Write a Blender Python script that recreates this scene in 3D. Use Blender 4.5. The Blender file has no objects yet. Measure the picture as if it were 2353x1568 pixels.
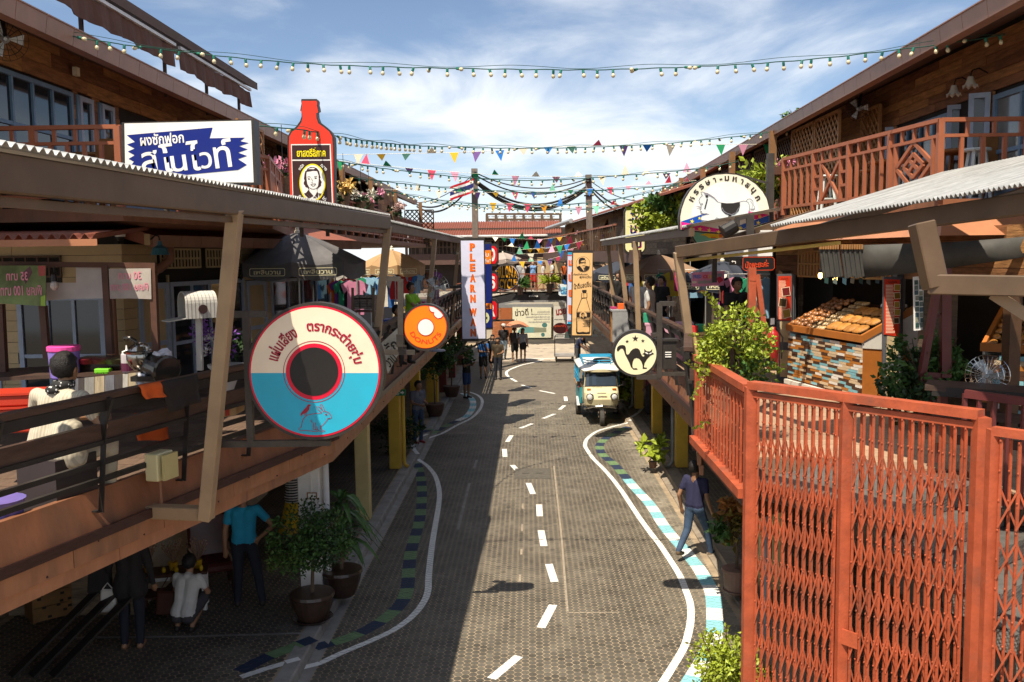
import bpy, bmesh, math, random
import numpy as np
from mathutils import Vector, Matrix
random.seed(7)
sc=bpy.context.scene; COL=sc.collection
PI=math.pi
def rad(a): return math.radians(a)
# ---------------- camera ----------------
FPX=2100.0; UW=2353.0; UH=1568.0; CH=5.1            # focal length / frame size in measuring units, eye height (m)
YAW=rad(1.06); PIT=rad(5.3); ROL=rad(.7)
fw=Vector((-math.sin(YAW)*math.cos(PIT),math.cos(YAW)*math.cos(PIT),-math.sin(PIT)))
_r=fw.cross(Vector((0,0,1))).normalized(); _u=_r.cross(fw)
RT=_r*math.cos(ROL)-_u*math.sin(ROL); UP=_u*math.cos(ROL)+_r*math.sin(ROL)
cam=bpy.data.cameras.new('camera'); camo=bpy.data.objects.new('camera',cam); COL.objects.link(camo)
cam.sensor_width=36; cam.lens=FPX/UW*36; cam.clip_start=.1; cam.clip_end=4000
camo.matrix_world=Matrix(((RT.x,UP.x,-fw.x,0),(RT.y,UP.y,-fw.y,0),(RT.z,UP.z,-fw.z,CH),(0,0,0,1)))
sc.camera=camo
# ---------------- sky, sun, exposure ----------------
SUN_K=Vector((.25,.47,-1)).normalized()             # direction the light travels
sel=math.asin(-SUN_K.z); saz=math.atan2(-SUN_K.x,-SUN_K.y)
wd=bpy.data.worlds.new('World'); sc.world=wd; wd.use_nodes=True
nt=wd.node_tree; nt.nodes.clear()
def wn(t,**k):
    n=nt.nodes.new(t)
    for a,b in k.items(): setattr(n,a,b)
    return n
wo=wn('ShaderNodeOutputWorld'); bg=wn('ShaderNodeBackground'); sky=wn('ShaderNodeTexSky',sky_type='NISHITA',sun_disc=False)
sky.sun_elevation=sel; sky.sun_rotation=saz; sky.air_density=1.0; sky.dust_density=.2; sky.ozone_density=2.5; sky.altitude=1500; SKX,SKY_=0.4,9.3
tc=wn('ShaderNodeTexCoord'); sp=wn('ShaderNodeSeparateXYZ'); nt.links.new(tc.outputs['Generated'],sp.inputs[0])
def wm(op,a,b,c=None):
    n=wn('ShaderNodeMath',operation=op)
    for i,q in enumerate((a,b,c)):
        if q is None: continue
        if isinstance(q,(int,float)): n.inputs[i].default_value=q
        else: nt.links.new(q,n.inputs[i])
    return n.outputs[0]
den=wm('ADD',wm('MAXIMUM',sp.outputs[2],0.0),.10)
cx=wm('DIVIDE',sp.outputs[0],den); cy=wm('DIVIDE',sp.outputs[1],den)
cb=wn('ShaderNodeCombineXYZ'); nt.links.new(cx,cb.inputs[0]); nt.links.new(cy,cb.inputs[1])
def cloudnoise(loc,scl,rot,detail,rough,dist):
    mp=wn('ShaderNodeMapping'); mp.inputs['Scale'].default_value=scl; mp.inputs['Location'].default_value=loc; mp.inputs['Rotation'].default_value=(0,0,rot); nt.links.new(cb.outputs[0],mp.inputs[0])
    nz=wn('ShaderNodeTexNoise'); nz.inputs['Scale'].default_value=1.0; nz.inputs['Detail'].default_value=detail; nz.inputs['Roughness'].default_value=rough; nz.inputs['Distortion'].default_value=dist; nt.links.new(mp.outputs[0],nz.inputs['Vector']); return nz.outputs[0]
big=cloudnoise((SKX,SKY_,0),(.42,.30,1),.35,4,.5,.4); fine=cloudnoise((1.3,4.1,0),(1.3,.8,1),.5,8,.58,.55)
mixn=wm('MULTIPLY_ADD',fine,.38,wm('MULTIPLY',big,.62))
rp=wn('ShaderNodeValToRGB'); rp.color_ramp.elements[0].position=.425; rp.color_ramp.elements[1].position=.60; rp.color_ramp.interpolation='EASE'
nt.links.new(mixn,rp.inputs[0])
lowz=wm('MULTIPLY_ADD',sp.outputs[2],-7.0,.92); lowc=wn('ShaderNodeClamp'); nt.links.new(lowz,lowc.inputs[0])
mask=wm('MAXIMUM',rp.outputs[0],lowc.outputs[0]); mask2=wm('MULTIPLY',mask,.94)
sat=wn('ShaderNodeHueSaturation'); sat.inputs['Saturation'].default_value=.92; sat.inputs['Value'].default_value=.42; nt.links.new(sky.outputs[0],sat.inputs['Color'])
mx=wn('ShaderNodeMix',data_type='RGBA'); nt.links.new(mask2,mx.inputs[0]); nt.links.new(sat.outputs[0],mx.inputs[6]); cg=wn('ShaderNodeMix',data_type='RGBA'); nt.links.new(fine,cg.inputs[0]); cg.inputs[6].default_value=(2.7,3.0,3.35,1); cg.inputs[7].default_value=(4.0,4.0,3.95,1); nt.links.new(cg.outputs[2],mx.inputs[7])
nt.links.new(mx.outputs[2],bg.inputs[0]); bg.inputs[1].default_value=.15
nt.links.new(bg.outputs[0],wo.inputs[0])
sl=bpy.data.lights.new('sun','SUN'); sl.energy=3.5; sl.angle=rad(.5); sl.color=(1,.90,.74)
so=bpy.data.objects.new('sun',sl); COL.objects.link(so); so.rotation_euler=SUN_K.to_track_quat('-Z','Y').to_euler(); so.location=(-8,-10,30)
sc.cycles.max_bounces=5; sc.cycles.diffuse_bounces=3; sc.cycles.glossy_bounces=2; sc.cycles.transmission_bounces=3; sc.cycles.transparent_max_bounces=6; sc.cycles.caustics_reflective=False; sc.cycles.caustics_refractive=False
sc.view_settings.view_transform='Standard'; sc.view_settings.look='None'; sc.view_settings.exposure=1.08; sc.view_settings.gamma=1
sc.view_settings.use_curve_mapping=False
# ---------------- measuring helpers: a view ray meets a known height / distance / wall ----------------
def ray(u,v): return fw+RT*((u-UW/2)/FPX)+UP*((UH/2-v)/FPX)
CP=Vector((0,0,CH))
def Pz(u,v,z):
    d=ray(u,v); return CP+d*((z-CH)/d.z)
def Py(u,v,y):
    d=ray(u,v); return CP+d*(y/d.y)
def Px(u,v,x):
    d=ray(u,v); return CP+d*(x/d.x)
def Pw(u,v,a,b,off=0):
    """point of the vertical wall through plan points a,b"""
    t=Vector((b[0]-a[0],b[1]-a[1],0)).normalized(); n=Vector((t.y,-t.x,0)); d=ray(u,v)
    A=Vector((a[0],a[1],CH))+n*off
    return CP+d*((A-CP).dot(n)/d.dot(n))
# ---------------- materials ----------------
MATS={}
def M(name,col,rough=.6,metal=0.,var=.12,scale=5.,bump=0.,rand=0.,spec=.35,dirt=0.,streak=None,hue=0.,emit=0.,alpha=1.,trans=0.,attr=None,coat=0.,bscale=None):
    if name in MATS: return MATS[name]
    m=bpy.data.materials.new(name); MATS[name]=m; m.use_nodes=True; t=m.node_tree; b=t.nodes['Principled BSDF']
    def N(ty,**k):
        n=t.nodes.new(ty)
        for a,q in k.items(): setattr(n,a,q)
        return n
    L=t.links.new
    b.inputs['Roughness'].default_value=rough; b.inputs['Metallic'].default_value=metal; b.inputs['Specular IOR Level'].default_value=spec
    if coat: b.inputs['Coat Weight'].default_value=coat
    if trans: b.inputs['Transmission Weight'].default_value=trans
    if alpha<1: b.inputs['Alpha'].default_value=alpha
    tcn=N('ShaderNodeNewGeometry'); mpn=N('ShaderNodeMapping'); L(tcn.outputs['Position'],mpn.inputs[0])
    if streak: mpn.inputs['Scale'].default_value=streak
    if rand or hue:
        o0=N('ShaderNodeObjectInfo'); c0=N('ShaderNodeCombineXYZ'); m0=N('ShaderNodeMath',operation='MULTIPLY'); m0.inputs[1].default_value=61.7
        L(o0.outputs['Random'],m0.inputs[0]); L(m0.outputs[0],c0.inputs[0]); L(m0.outputs[0],c0.inputs[2]); L(c0.outputs[0],mpn.inputs['Location'])
    n1=N('ShaderNodeTexNoise'); n1.inputs['Scale'].default_value=scale; n1.inputs['Detail'].default_value=6; n1.inputs['Roughness'].default_value=.62; L(mpn.outputs[0],n1.inputs['Vector'])
    # value factor
    mr=N('ShaderNodeMapRange'); mr.inputs[1].default_value=.3; mr.inputs[2].default_value=.7; mr.inputs[3].default_value=1-var; mr.inputs[4].default_value=1+var; L(n1.outputs[0],mr.inputs[0])
    fac=mr.outputs[0]
    def mul(a,c):
        q=N('ShaderNodeMath',operation='MULTIPLY'); L(a,q.inputs[0]); L(c,q.inputs[1]); return q.outputs[0]
    if rand:
        oi=N('ShaderNodeObjectInfo'); r2=N('ShaderNodeMapRange'); r2.inputs[3].default_value=1-rand; r2.inputs[4].default_value=1+rand; L(oi.outputs['Random'],r2.inputs[0]); fac=mul(fac,r2.outputs[0])
    if attr:
        an=N('ShaderNodeAttribute',attribute_name=attr); fac=mul(fac,an.outputs['Fac'])
    vm=N('ShaderNodeVectorMath',operation='SCALE'); vm.inputs[0].default_value=col[:3]; L(fac,vm.inputs['Scale'])
    out=vm.outputs[0]
    if hue:
        hs=N('ShaderNodeHueSaturation'); oi=N('ShaderNodeObjectInfo'); r3=N('ShaderNodeMapRange'); r3.inputs[3].default_value=.5-hue; r3.inputs[4].default_value=.5+hue
        L(oi.outputs['Random'],r3.inputs[0]); L(r3.outputs[0],hs.inputs['Hue']); L(out,hs.inputs['Color']); out=hs.outputs[0]
    if dirt:
        n2=N('ShaderNodeTexNoise'); n2.inputs['Scale'].default_value=scale*.35; n2.inputs['Detail'].default_value=8; n2.inputs['Roughness'].default_value=.7; L(mpn.outputs[0],n2.inputs['Vector'])
        r4=N('ShaderNodeMapRange'); r4.inputs[1].default_value=.5; r4.inputs[2].default_value=.72; r4.inputs[3].default_value=0; r4.inputs[4].default_value=dirt; L(n2.outputs[0],r4.inputs[0])
        mx=N('ShaderNodeMix',data_type='RGBA'); L(r4.outputs[0],mx.inputs[0]); L(out,mx.inputs[6]); mx.inputs[7].default_value=(.09,.07,.055,1); out=mx.outputs[2]
    L(out,b.inputs['Base Color'])
    if emit: b.inputs['Emission Color'].default_value=(*col[:3],1); b.inputs['Emission Strength'].default_value=emit
    if bump:
        bp=N('ShaderNodeBump'); bp.inputs['Strength'].default_value=bump; bp.inputs['Distance'].default_value=.02
        n3=N('ShaderNodeTexNoise'); n3.inputs['Scale'].default_value=bscale or scale*3; n3.inputs['Detail'].default_value=5; L(mpn.outputs[0],n3.inputs['Vector'])
        L(n3.outputs[0],bp.inputs['Height']); L(bp.outputs[0],b.inputs['Normal'])
    return m
def H(h):
    """sRGB hex of a paint chip -> linear"""
    o=[]
    for i in (0,2,4):
        c=int(h[i:i+2],16)/255; o.append(c/12.92 if c<=.04045 else ((c+.055)/1.055)**2.4)
    return tuple(o)
# ---------------- mesh builder ----------------
class MB:
    def __init__(s): s.v=[]; s.f=[]; s.m=[]; s.mi=0
    def add(s,vs,fs):
        o=len(s.v); s.v+= [tuple(q) for q in vs]
        for f in fs: s.f.append(tuple(i+o for i in f)); s.m.append(s.mi)
        return s
    def box(s,c,d,rz=0,R=None):
        x,y,z=d[0]/2,d[1]/2,d[2]/2
        vs=[Vector((a*x,b*y,e*z)) for e in (-1,1) for a,b in ((-1,-1),(1,-1),(1,1),(-1,1))]
        if R is None and rz: R=Matrix.Rotation(rz,3,'Z')
        if R is not None: vs=[R@q for q in vs]
        c=Vector(c); return s.add([q+c for q in vs],[(3,2,1,0),(4,5,6,7),(0,1,5,4),(1,2,6,5),(2,3,7,6),(3,0,4,7)])
    def bx(s,x0,x1,y0,y1,z0,z1): return s.box(((x0+x1)/2,(y0+y1)/2,(z0+z1)/2),(x1-x0,y1-y0,z1-z0))
    def beam(s,p,q,w,h=None,up=(0,0,1),roll=0):
        """bar from p to q, w wide across, h along 'up'"""
        p=Vector(p); q=Vector(q); h=w if h is None else h; d=(q-p).normalized(); up=Vector(up)
        if abs(d.dot(up))>.995: up=Vector((0,1,0))
        a=d.cross(up).normalized(); b=a.cross(d)
        vs=[e+a*(i*w/2)+b*(j*h/2) for e in (p,q) for i,j in ((-1,-1),(1,-1),(1,1),(-1,1))]
        return s.add(vs,[(0,1,2,3),(7,6,5,4),(4,5,1,0),(5,6,2,1),(6,7,3,2),(7,4,0,3)])
    def tube(s,pts,r,n=6,cap=True):
        pts=[Vector(p) for p in pts]; rs=r if isinstance(r,(list,tuple)) else [r]*len(pts); vs=[]; k=len(pts)
        ref=None
        for i,p in enumerate(pts):
            d=(pts[min(i+1,k-1)]-pts[max(i-1,0)])
            d=d.normalized() if d.length>1e-9 else Vector((0,0,1))
            if ref is None: ref=Vector((0,0,1)) if abs(d.z)<.9 else Vector((1,0,0))
            a=d.cross(ref)
            if a.length<1e-4: a=d.cross(Vector((0,1,0)))
            a.normalize(); b=a.cross(d); ref=b
            vs+=[p+(a*math.cos(2*PI*j/n)+b*math.sin(2*PI*j/n))*rs[i] for j in range(n)]
        fs=[(i*n+j,i*n+(j+1)%n,(i+1)*n+(j+1)%n,(i+1)*n+j) for i in range(k-1) for j in range(n)]
        if cap: fs+=[tuple(range(n-1,-1,-1)),tuple((k-1)*n+j for j in range(n))]
        return s.add(vs,fs)
    def lathe(s,prof,c=(0,0,0),n=16,T=None):
        """prof: (radius,height) list round the z axis at c; T optional matrix"""
        vs=[Vector((r*math.cos(2*PI*j/n),r*math.sin(2*PI*j/n),z)) for r,z in prof for j in range(n)]
        if T is not None: vs=[T@q for q in vs]
        c=Vector(c); k=len(prof)
        fs=[(i*n+j,i*n+(j+1)%n,(i+1)*n+(j+1)%n,(i+1)*n+j) for i in range(k-1) for j in range(n)]
        fs+=[tuple(range(n-1,-1,-1)),tuple((k-1)*n+j for j in range(n))]
        return s.add([q+c for q in vs],fs)
    def ball(s,c,r,n=8,m=5):
        if not isinstance(r,(tuple,list)): r=(r,r,r)
        vs=[(0,0,-1)]+[(math.sin(PI*i/m)*math.cos(2*PI*j/n),math.sin(PI*i/m)*math.sin(2*PI*j/n),-math.cos(PI*i/m)) for i in range(1,m) for j in range(n)]+[(0,0,1)]
        fs=[(0,1+(j+1)%n,1+j) for j in range(n)]
        fs+=[(1+i*n+j,1+i*n+(j+1)%n,1+(i+1)*n+(j+1)%n,1+(i+1)*n+j) for i in range(m-2) for j in range(n)]
        e=len(vs)-1; fs+=[(1+(m-2)*n+j,1+(m-2)*n+(j+1)%n,e) for j in range(n)]
        return s.add([(c[0]+a*r[0],c[1]+b*r[1],c[2]+d*r[2]) for a,b,d in vs],fs)
    def prism(s,poly,d,T):
        """2-D outline (x right, y up of frame T) extruded d along frame normal towards -z of the frame (back)"""
        k=len(poly); vs=[T@Vector((x,y,0)) for x,y in poly]+[T@Vector((x,y,-d)) for x,y in poly]
        ar=sum(poly[i][0]*poly[(i+1)%k][1]-poly[(i+1)%k][0]*poly[i][1] for i in range(k))
        fs=[tuple(range(k)),tuple(range(2*k-1,k-1,-1))]+[(i,k+i,k+(i+1)%k,(i+1)%k) for i in range(k)]
        if ar<0: fs=[tuple(reversed(f)) for f in fs]
        return s.add(vs,fs)
    def poly(s,pts): return s.add(pts,[tuple(range(len(pts)))])
    def build(s,name,mat,parent=None,smooth=False,kind=None,bevel=0,loc=None):
        me=bpy.data.meshes.new(name); off=Vector((0,0,0))
        if parent is not None:
            q=parent
            while q is not None: off+=q.location; q=q.parent
        if loc is not None: off=off+Vector(loc)
        vs=s.v if off.length==0 else [(a-off.x,b-off.y,c-off.z) for a,b,c in s.v]
        me.from_pydata(vs,[],s.f)
        for m in (mat if isinstance(mat,(list,tuple)) else [mat]): me.materials.append(m)
        if isinstance(mat,(list,tuple)) and len(mat)>1: me.polygons.foreach_set('material_index',s.m)
        if smooth: me.shade_smooth()
        o=bpy.data.objects.new(name,me); COL.objects.link(o); o.parent=parent
        if loc is not None: o.location=loc
        if kind: o['kind']=kind
        if bevel:
            b=o.modifiers.new('edge','BEVEL'); b.width=bevel; b.segments=1; b.limit_method='ANGLE'
        return o
def thing(name,label,cat,loc=(0,0,0),group=None):
    o=bpy.data.objects.new(name,None); o.empty_display_size=.1; COL.objects.link(o); o.location=loc; o['label']=label; o['category']=cat
    if group: o['group']=group
    return o
def tag(o,label,cat,group=None):
    o['label']=label; o['category']=cat
    if group: o['group']=group
    return o
def struct(o): o['kind']='structure'; return o
def dup(o,parent=None,loc=None,rz=None):
    c=o.copy(); COL.objects.link(c); c.parent=parent
    if loc is not None: c.location=loc
    if rz is not None: c.rotation_euler.z=rz
    for ch in list(o.children): dup(ch,c)
    return c
def inst(me,name,parent,loc=(0,0,0),rot=None,scale=None):
    o=bpy.data.objects.new(name,me); COL.objects.link(o); o.parent=parent; o.location=loc
    if rot is not None: o.rotation_euler=rot
    if scale is not None: o.scale=scale
    return o
def frame(c,n,up=(0,0,1)):
    """4x4 frame: origin c, z along n (outward), x to the right as seen from outside"""
    n=Vector(n).normalized(); u=Vector(up); x=u.cross(n).normalized(); y=n.cross(x); c=Vector(c)
    return Matrix(((x.x,y.x,n.x,c.x),(x.y,y.y,n.y,c.y),(x.z,y.z,n.z,c.z),(0,0,0,1)))
def circ(r,n=48,a0=0,a1=2*PI,cx=0,cy=0):
    full=abs(a1-a0-2*PI)<1e-6; k=n if full else n+1
    return [(cx+r*math.cos(a0+(a1-a0)*i/n),cy+r*math.sin(a0+(a1-a0)*i/n)) for i in range(k)]
def rrect(w,h,r,n=5):
    o=[]
    for qx,qy,a in ((1,1,0),(-1,1,90),(-1,-1,180),(1,-1,270)):
        o+=[(qx*(w/2-r)+r*math.cos(rad(a+90*i/n)),qy*(h/2-r)+r*math.sin(rad(a+90*i/n))) for i in range(n+1)]
    return o
# ---------------- lettering ----------------
TMP=bpy.data.scenes.new('workbench')   # small scene for evaluating text and modifiers, removed at the end
def text_mesh(body,size=1.,bold=0.,shear=0.,res=3):
    cu=bpy.data.curves.new('lettering','FONT'); cu.body=body; cu.size=size; cu.align_x='CENTER'; cu.align_y='CENTER'; cu.offset=bold; cu.shear=shear; cu.resolution_u=res
    o=bpy.data.objects.new('lettering',cu); TMP.collection.objects.link(o); vl=TMP.view_layers[0]; vl.update()
    me=bpy.data.meshes.new_from_object(o.evaluated_get(vl.depsgraph))
    bpy.data.objects.remove(o); bpy.data.curves.remove(cu); return me
def text(body,T,w=None,h=None,mat=None,parent=None,name='lettering',bold=.01,arc=None,shear=0.,lift=.004,rot=0):
    """flat lettering on frame T, fitted to width w and height h (metres); arc=(radius,centre angle, +1 outward tops)"""
    me=text_mesh(body,1.,bold,shear)
    k=len(me.vertices)
    if k==0: return None
    co=np.empty(k*3); me.vertices.foreach_get('co',co); co=co.reshape(-1,3)
    lo,hi=co.min(0),co.max(0); c=(lo+hi)/2; sx=hi[0]-lo[0]; sy=hi[1]-lo[1]
    s1=(w/sx) if w else (h/sy); s2=(h/sy) if h else s1
    x=(co[:,0]-c[0])*s1; y=(co[:,1]-c[1])*s2
    if arc:
        R0,a0,sg=arc; th=a0-sg*x/R0; rr=R0+sg*y; x,y=rr*np.cos(th),rr*np.sin(th)
    if rot: x,y=x*math.cos(rot)-y*math.sin(rot),x*math.sin(rot)+y*math.cos(rot)
    m=np.array(T); P=np.stack([x,y,np.full(k,lift),np.ones(k)],1)@m.T
    off=Vector((0,0,0)); q=parent
    while q is not None: off+=q.location; q=q.parent
    P=P[:,:3]-np.array(off); me.vertices.foreach_set('co',P.ravel().astype(np.float32)); me.update(); me.materials.clear(); me.materials.append(mat)
    o=bpy.data.objects.new(name,me); COL.objects.link(o); o.parent=parent; return o
def flat(poly,T,mat,parent,name,lift=.003):
    b=MB(); b.add([T@Vector((x,y,lift)) for x,y in poly],[tuple(range(len(poly)))]); return b.build(name,mat,parent)
# ---------------- foliage ----------------
def leaf_cloud(b,c,r,n,size,rng,shape='ball',dirn=None):
    """n folded leaves scattered through an ellipsoid of radii r in uneven clumps"""
    c=Vector(c); cl=[Vector((rng.gauss(0,.5)*r[0],rng.gauss(0,.5)*r[1],rng.gauss(0,.5)*r[2])) for _ in range(max(4,n//45))]
    for i in range(n):
        k=cl[rng.randrange(len(cl))]
        p=k+Vector((rng.gauss(0,.19)*r[0],rng.gauss(0,.19)*r[1],rng.gauss(0,.19)*r[2]))
        q=Vector((p.x/r[0],p.y/r[1],p.z/r[2]))
        if q.length>1.12: p=p*(1.0/q.length)*rng.uniform(.8,1.08)
        p+=c; d=Vector((rng.gauss(0,1),rng.gauss(0,1),rng.gauss(.25,.8))).normalized()
        a=d.cross(Vector((rng.gauss(0,1),rng.gauss(0,1),rng.gauss(0,1)))).normalized(); s=size*rng.uniform(.6,1.3); w=s*.3
        nn=d.cross(a)*w*.35
        b.add([p,p+d*s*.5+a*w+nn,p+d*s,p+d*s*.5-a*w+nn],[(0,1,2),(0,2,3)])
    return b
# ================= ground, road, kerbs, pavers, painted marks =================
KL,KR=-2.86,3.0       # road edges
m_joint=M('joint_sand',(.33,.25,.165),.9,var=.3,scale=3,bump=.3)
m_pav=M('paver_stone',(.102,.09,.07),.6,var=.38,scale=1.1,bump=.25,attr='v',bscale=60)
m_pav1=M('paver_stone_single',(.102,.09,.07),.6,var=.38,scale=1.1,bump=.25,rand=.15,bscale=60)
m_conc=M('concrete',(.30,.28,.25),.85,var=.22,scale=3,bump=.35,dirt=.45)
m_gutter=M('gutter_concrete',(.27,.22,.165),.85,var=.25,scale=4,bump=.35,dirt=.5)
m_white=M('road_white',(.78,.76,.71),.7,var=.08,scale=9,dirt=.18)
m_navy=M('road_navy',(.022,.036,.075),.7,var=.2,scale=9)
m_grn=M('road_green',(.15,.24,.11),.7,var=.2,scale=9)
m_cyan=M('road_cyan',(.25,.55,.60),.7,var=.12,scale=9,dirt=.1)
def paintdark(m,name,k):
    return M(name,tuple(c*k for c in m),.8,var=.2,scale=9)
gr=MB(); gr.poly([(-260,-40,-.12),(260,-40,-.12),(260,700,-.12),(-260,700,-.12)]); struct(gr.build('ground',M('ground_far',(.2,.17,.13),.9,var=.2,scale=.2)))
b=MB(); b.poly([(KL,1,.0022),(KR,1,.0022),(KR,44.3,.0022),(KL,44.3,.0022)]); road=struct(b.build('road',m_joint))
b=MB(); b.poly([(-12,44.3,-.002),(12,44.3,-.002),(12,70,-.002),(-12,70,-.002)]); struct(b.build('crossing',M('crossing_concrete',(.42,.35,.27),.85,var=.18,scale=1.5,dirt=.3)))
# far road: pavers too small to tell apart
b=MB(); b.poly([(KL,31.9,.0036),(KR,31.9,.0036),(KR,44.3,.0036),(KL,44.3,.0036)]); b.build('far_paving',M('paver_far',(.15,.125,.095),.7,var=.2,scale=5,streak=(1,.6,1)),road)
# kerbs and pavements
SW=.12
b=MB(); b.poly([(-9.5,1,SW+.0012),(KL-.2,1,SW+.0012),(KL-.2,60,SW+.0012),(-9.5,60,SW+.0012)]); swl=struct(b.build('pavement_left',m_joint))
b=MB(); b.poly([(KR+.42,1,SW+.0012),(9.5,1,SW+.0012),(9.5,60,SW+.0012),(KR+.42,60,SW+.0012)]); swr=struct(b.build('pavement_right',m_joint))
def kerb(name,prof,mat,y0,y1,step):
    o=None
    root=None; y=y0
    while y<y1:
        e=min(y+step,y1); q=MB(); k=len(prof)
        dx=random.uniform(-.006,.006); dz=random.uniform(-.004,.004)
        q.add([(x+dx,yy,z+dz) for yy in (y+.004,e-.004) for x,z in prof],[tuple(range(k-1,-1,-1)),tuple(range(k,2*k))]+[(i,(i+1)%k,k+(i+1)%k,k+i) for i in range(k)])
        if root is None: root=struct(q.build(name,mat))
        else: q.build('kerb_stone',mat,root)
        y=e
    return root
kerb('kerb_left',[(KL-.2,-.05),(KL-.2,SW+.012),(KL-.02,SW+.012),(KL,SW-.01),(KL+.02,-.05)],m_conc,2,50,1.0)
b=MB(); b.poly([(KL+.02,1,.006),(KL+.16,1,.0045),(KL+.16,50,.0045),(KL+.02,50,.006)]); struct(b.build('gutter_left',m_conc))
kerb('kerb_right',[(KR-.02,-.05),(KR,.03),(KR+.13,.05),(KR+.15,SW+.01),(KR+.42,SW+.012),(KR+.42,-.05)],m_gutter,2,50,1.0)
# paver lattice
S=.1055; DX=S*.866
def lattice(x0,x1,y0,y1):
    o=[]
    for i in range(int((x1-x0)/DX)):
        x=x0+DX*(i+.5)
        for j in range(int((y1-y0)/S)):
            o.append((x,y0+S*(j+.5+(.5 if i%2 else 0))))
    return o
_ang=[2*PI*(i)/12 for i in range(12)]
def hexr(a,r):   # rounded hexagon with vertices on the x axis
    return r*(1-.035*(1-math.cos(6*a))/2)
PTOP=[(hexr(a,S*.480)*math.cos(a),hexr(a,S*.480)*math.sin(a)) for a in _ang]
PBOT=[(x*1.02,y*1.02) for x,y in PTOP]
rng=random.Random(3)
def paver_mesh(cs,name,parent,z,zoff,tint=None):
    n=len(cs); C=np.array(cs); top=np.array(PTOP); bot=np.array(PBOT)
    zz=np.random.RandomState(5).uniform(-.0006,.0008,n)
    V=np.zeros((n,24,3)); V[:,:12,:2]=C[:,None]+top; V[:,:12,2]=(z+zz)[:,None]
    V[:,12:,:2]=C[:,None]+bot; V[:,12:,2]=z-.004
    base=[tuple(range(12))]+[(i,12+i,12+(i+1)%12,(i+1)%12) for i in range(12)]
    F=[]
    for k in range(n):
        o=k*24
        for f in base: F.append(tuple(i+o for i in f))
    me=bpy.data.meshes.new(name); me.from_pydata(V.reshape(-1,3).tolist(),[],F); me.materials.append(m_pav)
    at=me.attributes.new('v','FLOAT','FACE'); rv=np.random.RandomState(8).normal(1,.12,n).clip(.7,1.4)
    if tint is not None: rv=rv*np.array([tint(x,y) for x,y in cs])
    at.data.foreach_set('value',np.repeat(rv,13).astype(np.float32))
    o=bpy.data.objects.new(name,me); COL.objects.link(o); o.parent=parent; o['kind']='stuff'; return o
ZR=.0048
cR=lattice(KL+.17,KR-.05,9.6,32); cR.sort(key=lambda p:p[1])
near=[p for p in cR if p[1]>10.75 and -2.3<p[0]<2.35][:300]; ns=set(near); rest=[p for p in cR if p not in ns]
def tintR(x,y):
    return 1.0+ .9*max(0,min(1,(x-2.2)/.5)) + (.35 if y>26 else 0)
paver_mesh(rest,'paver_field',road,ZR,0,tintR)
one=MB(); one.add([(x,y,0) for x,y in PTOP]+[(x,y,-.004) for x,y in PBOT],[tuple(range(12))]+[(i,12+i,12+(i+1)%12,(i+1)%12) for i in range(12)])
po=one.build('paver',m_pav1,road); pme=po.data; po.location=(near[0][0],near[0][1],ZR)
for x,y in near[1:]: inst(pme,'paver',road,(x,y,ZR+rng.uniform(-.0006,.0008)),(0,0,rng.uniform(-.02,.02)))
cL=lattice(-7.3,KL-.2,8.4,27); paver_mesh(cL,'paver_field',swl,SW+.003,0)
cRR=lattice(KR+.42,5.2,9,30); paver_mesh(cRR,'paver_field',swr,SW+.003,0)
# ---- painted marks ----
def zA(x,y): return (574.5+x*.3298,1051.3+y*.3298)
def zB(x,y): return (574.5+x*.3298,631.9+y*.3298)
def zC(x,y): return (1149+x*.3298,1051.3+y*.3298)
def zD(x,y): return (1149+x*.3298,631.9+y*.3298)
def g2(L): return [Pz(u,v,0).xy for u,v in L]
def spline(P,step=.12):
    out=[]; k=len(P)
    for i in range(k-1):
        p0,p1,p2,p3=P[max(i-1,0)],P[i],P[i+1],P[min(i+2,k-1)]
        n=max(2,int((p2-p1).length/step))
        for j in range(n):
            t=j/n; out.append(.5*((2*p1)+(p2-p0)*t+(2*p0-5*p1+4*p2-p3)*t*t+(3*p1-p0-3*p2+p3)*t**3))
    out.append(P[-1]); return out
def strip(C,w):
    q=[]; k=len(C); L=[];Rr=[]
    for i,c in enumerate(C):
        d=(C[min(i+1,k-1)]-C[max(i-1,0)]); d.normalize(); n=Vector((-d.y,d.x)); L.append(c+n*w/2); Rr.append(c-n*w/2)
    return [[L[i],L[i+1],Rr[i+1],Rr[i]] for i in range(k-1)]
allc=np.array(cR+cL+cRR)
def inside_clip(poly,q):
    ar=sum(q[i][0]*q[(i+1)%4][1]-q[(i+1)%4][0]*q[i][1] for i in range(4))
    if ar<0: q=q[::-1]
    for i in range(4):
        a,bb=q[i],q[(i+1)%4]; out=[]; k=len(poly)
        if k==0: return out
        s=[(bb[0]-a[0])*(p[1]-a[1])-(bb[1]-a[1])*(p[0]-a[0]) for p in poly]
        for j in range(k):
            p,r2=poly[j],poly[(j+1)%k]; sp,sr=s[j],s[(j+1)%k]
            if sp>=0: out.append(p)
            if (sp>=0)!=(sr>=0):
                t=sp/(sp-sr); out.append((p[0]+(r2[0]-p[0])*t,p[1]+(r2[1]-p[1])*t))
        poly=out
    return poly
def zat(x,y):
    if x<KL-.2: return SW
    if x<KL: return SW+.009
    if x>KR+.42: return SW
    if x>KR+.15: return SW+.009
    if x>KR: return .046
    return 0.
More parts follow.
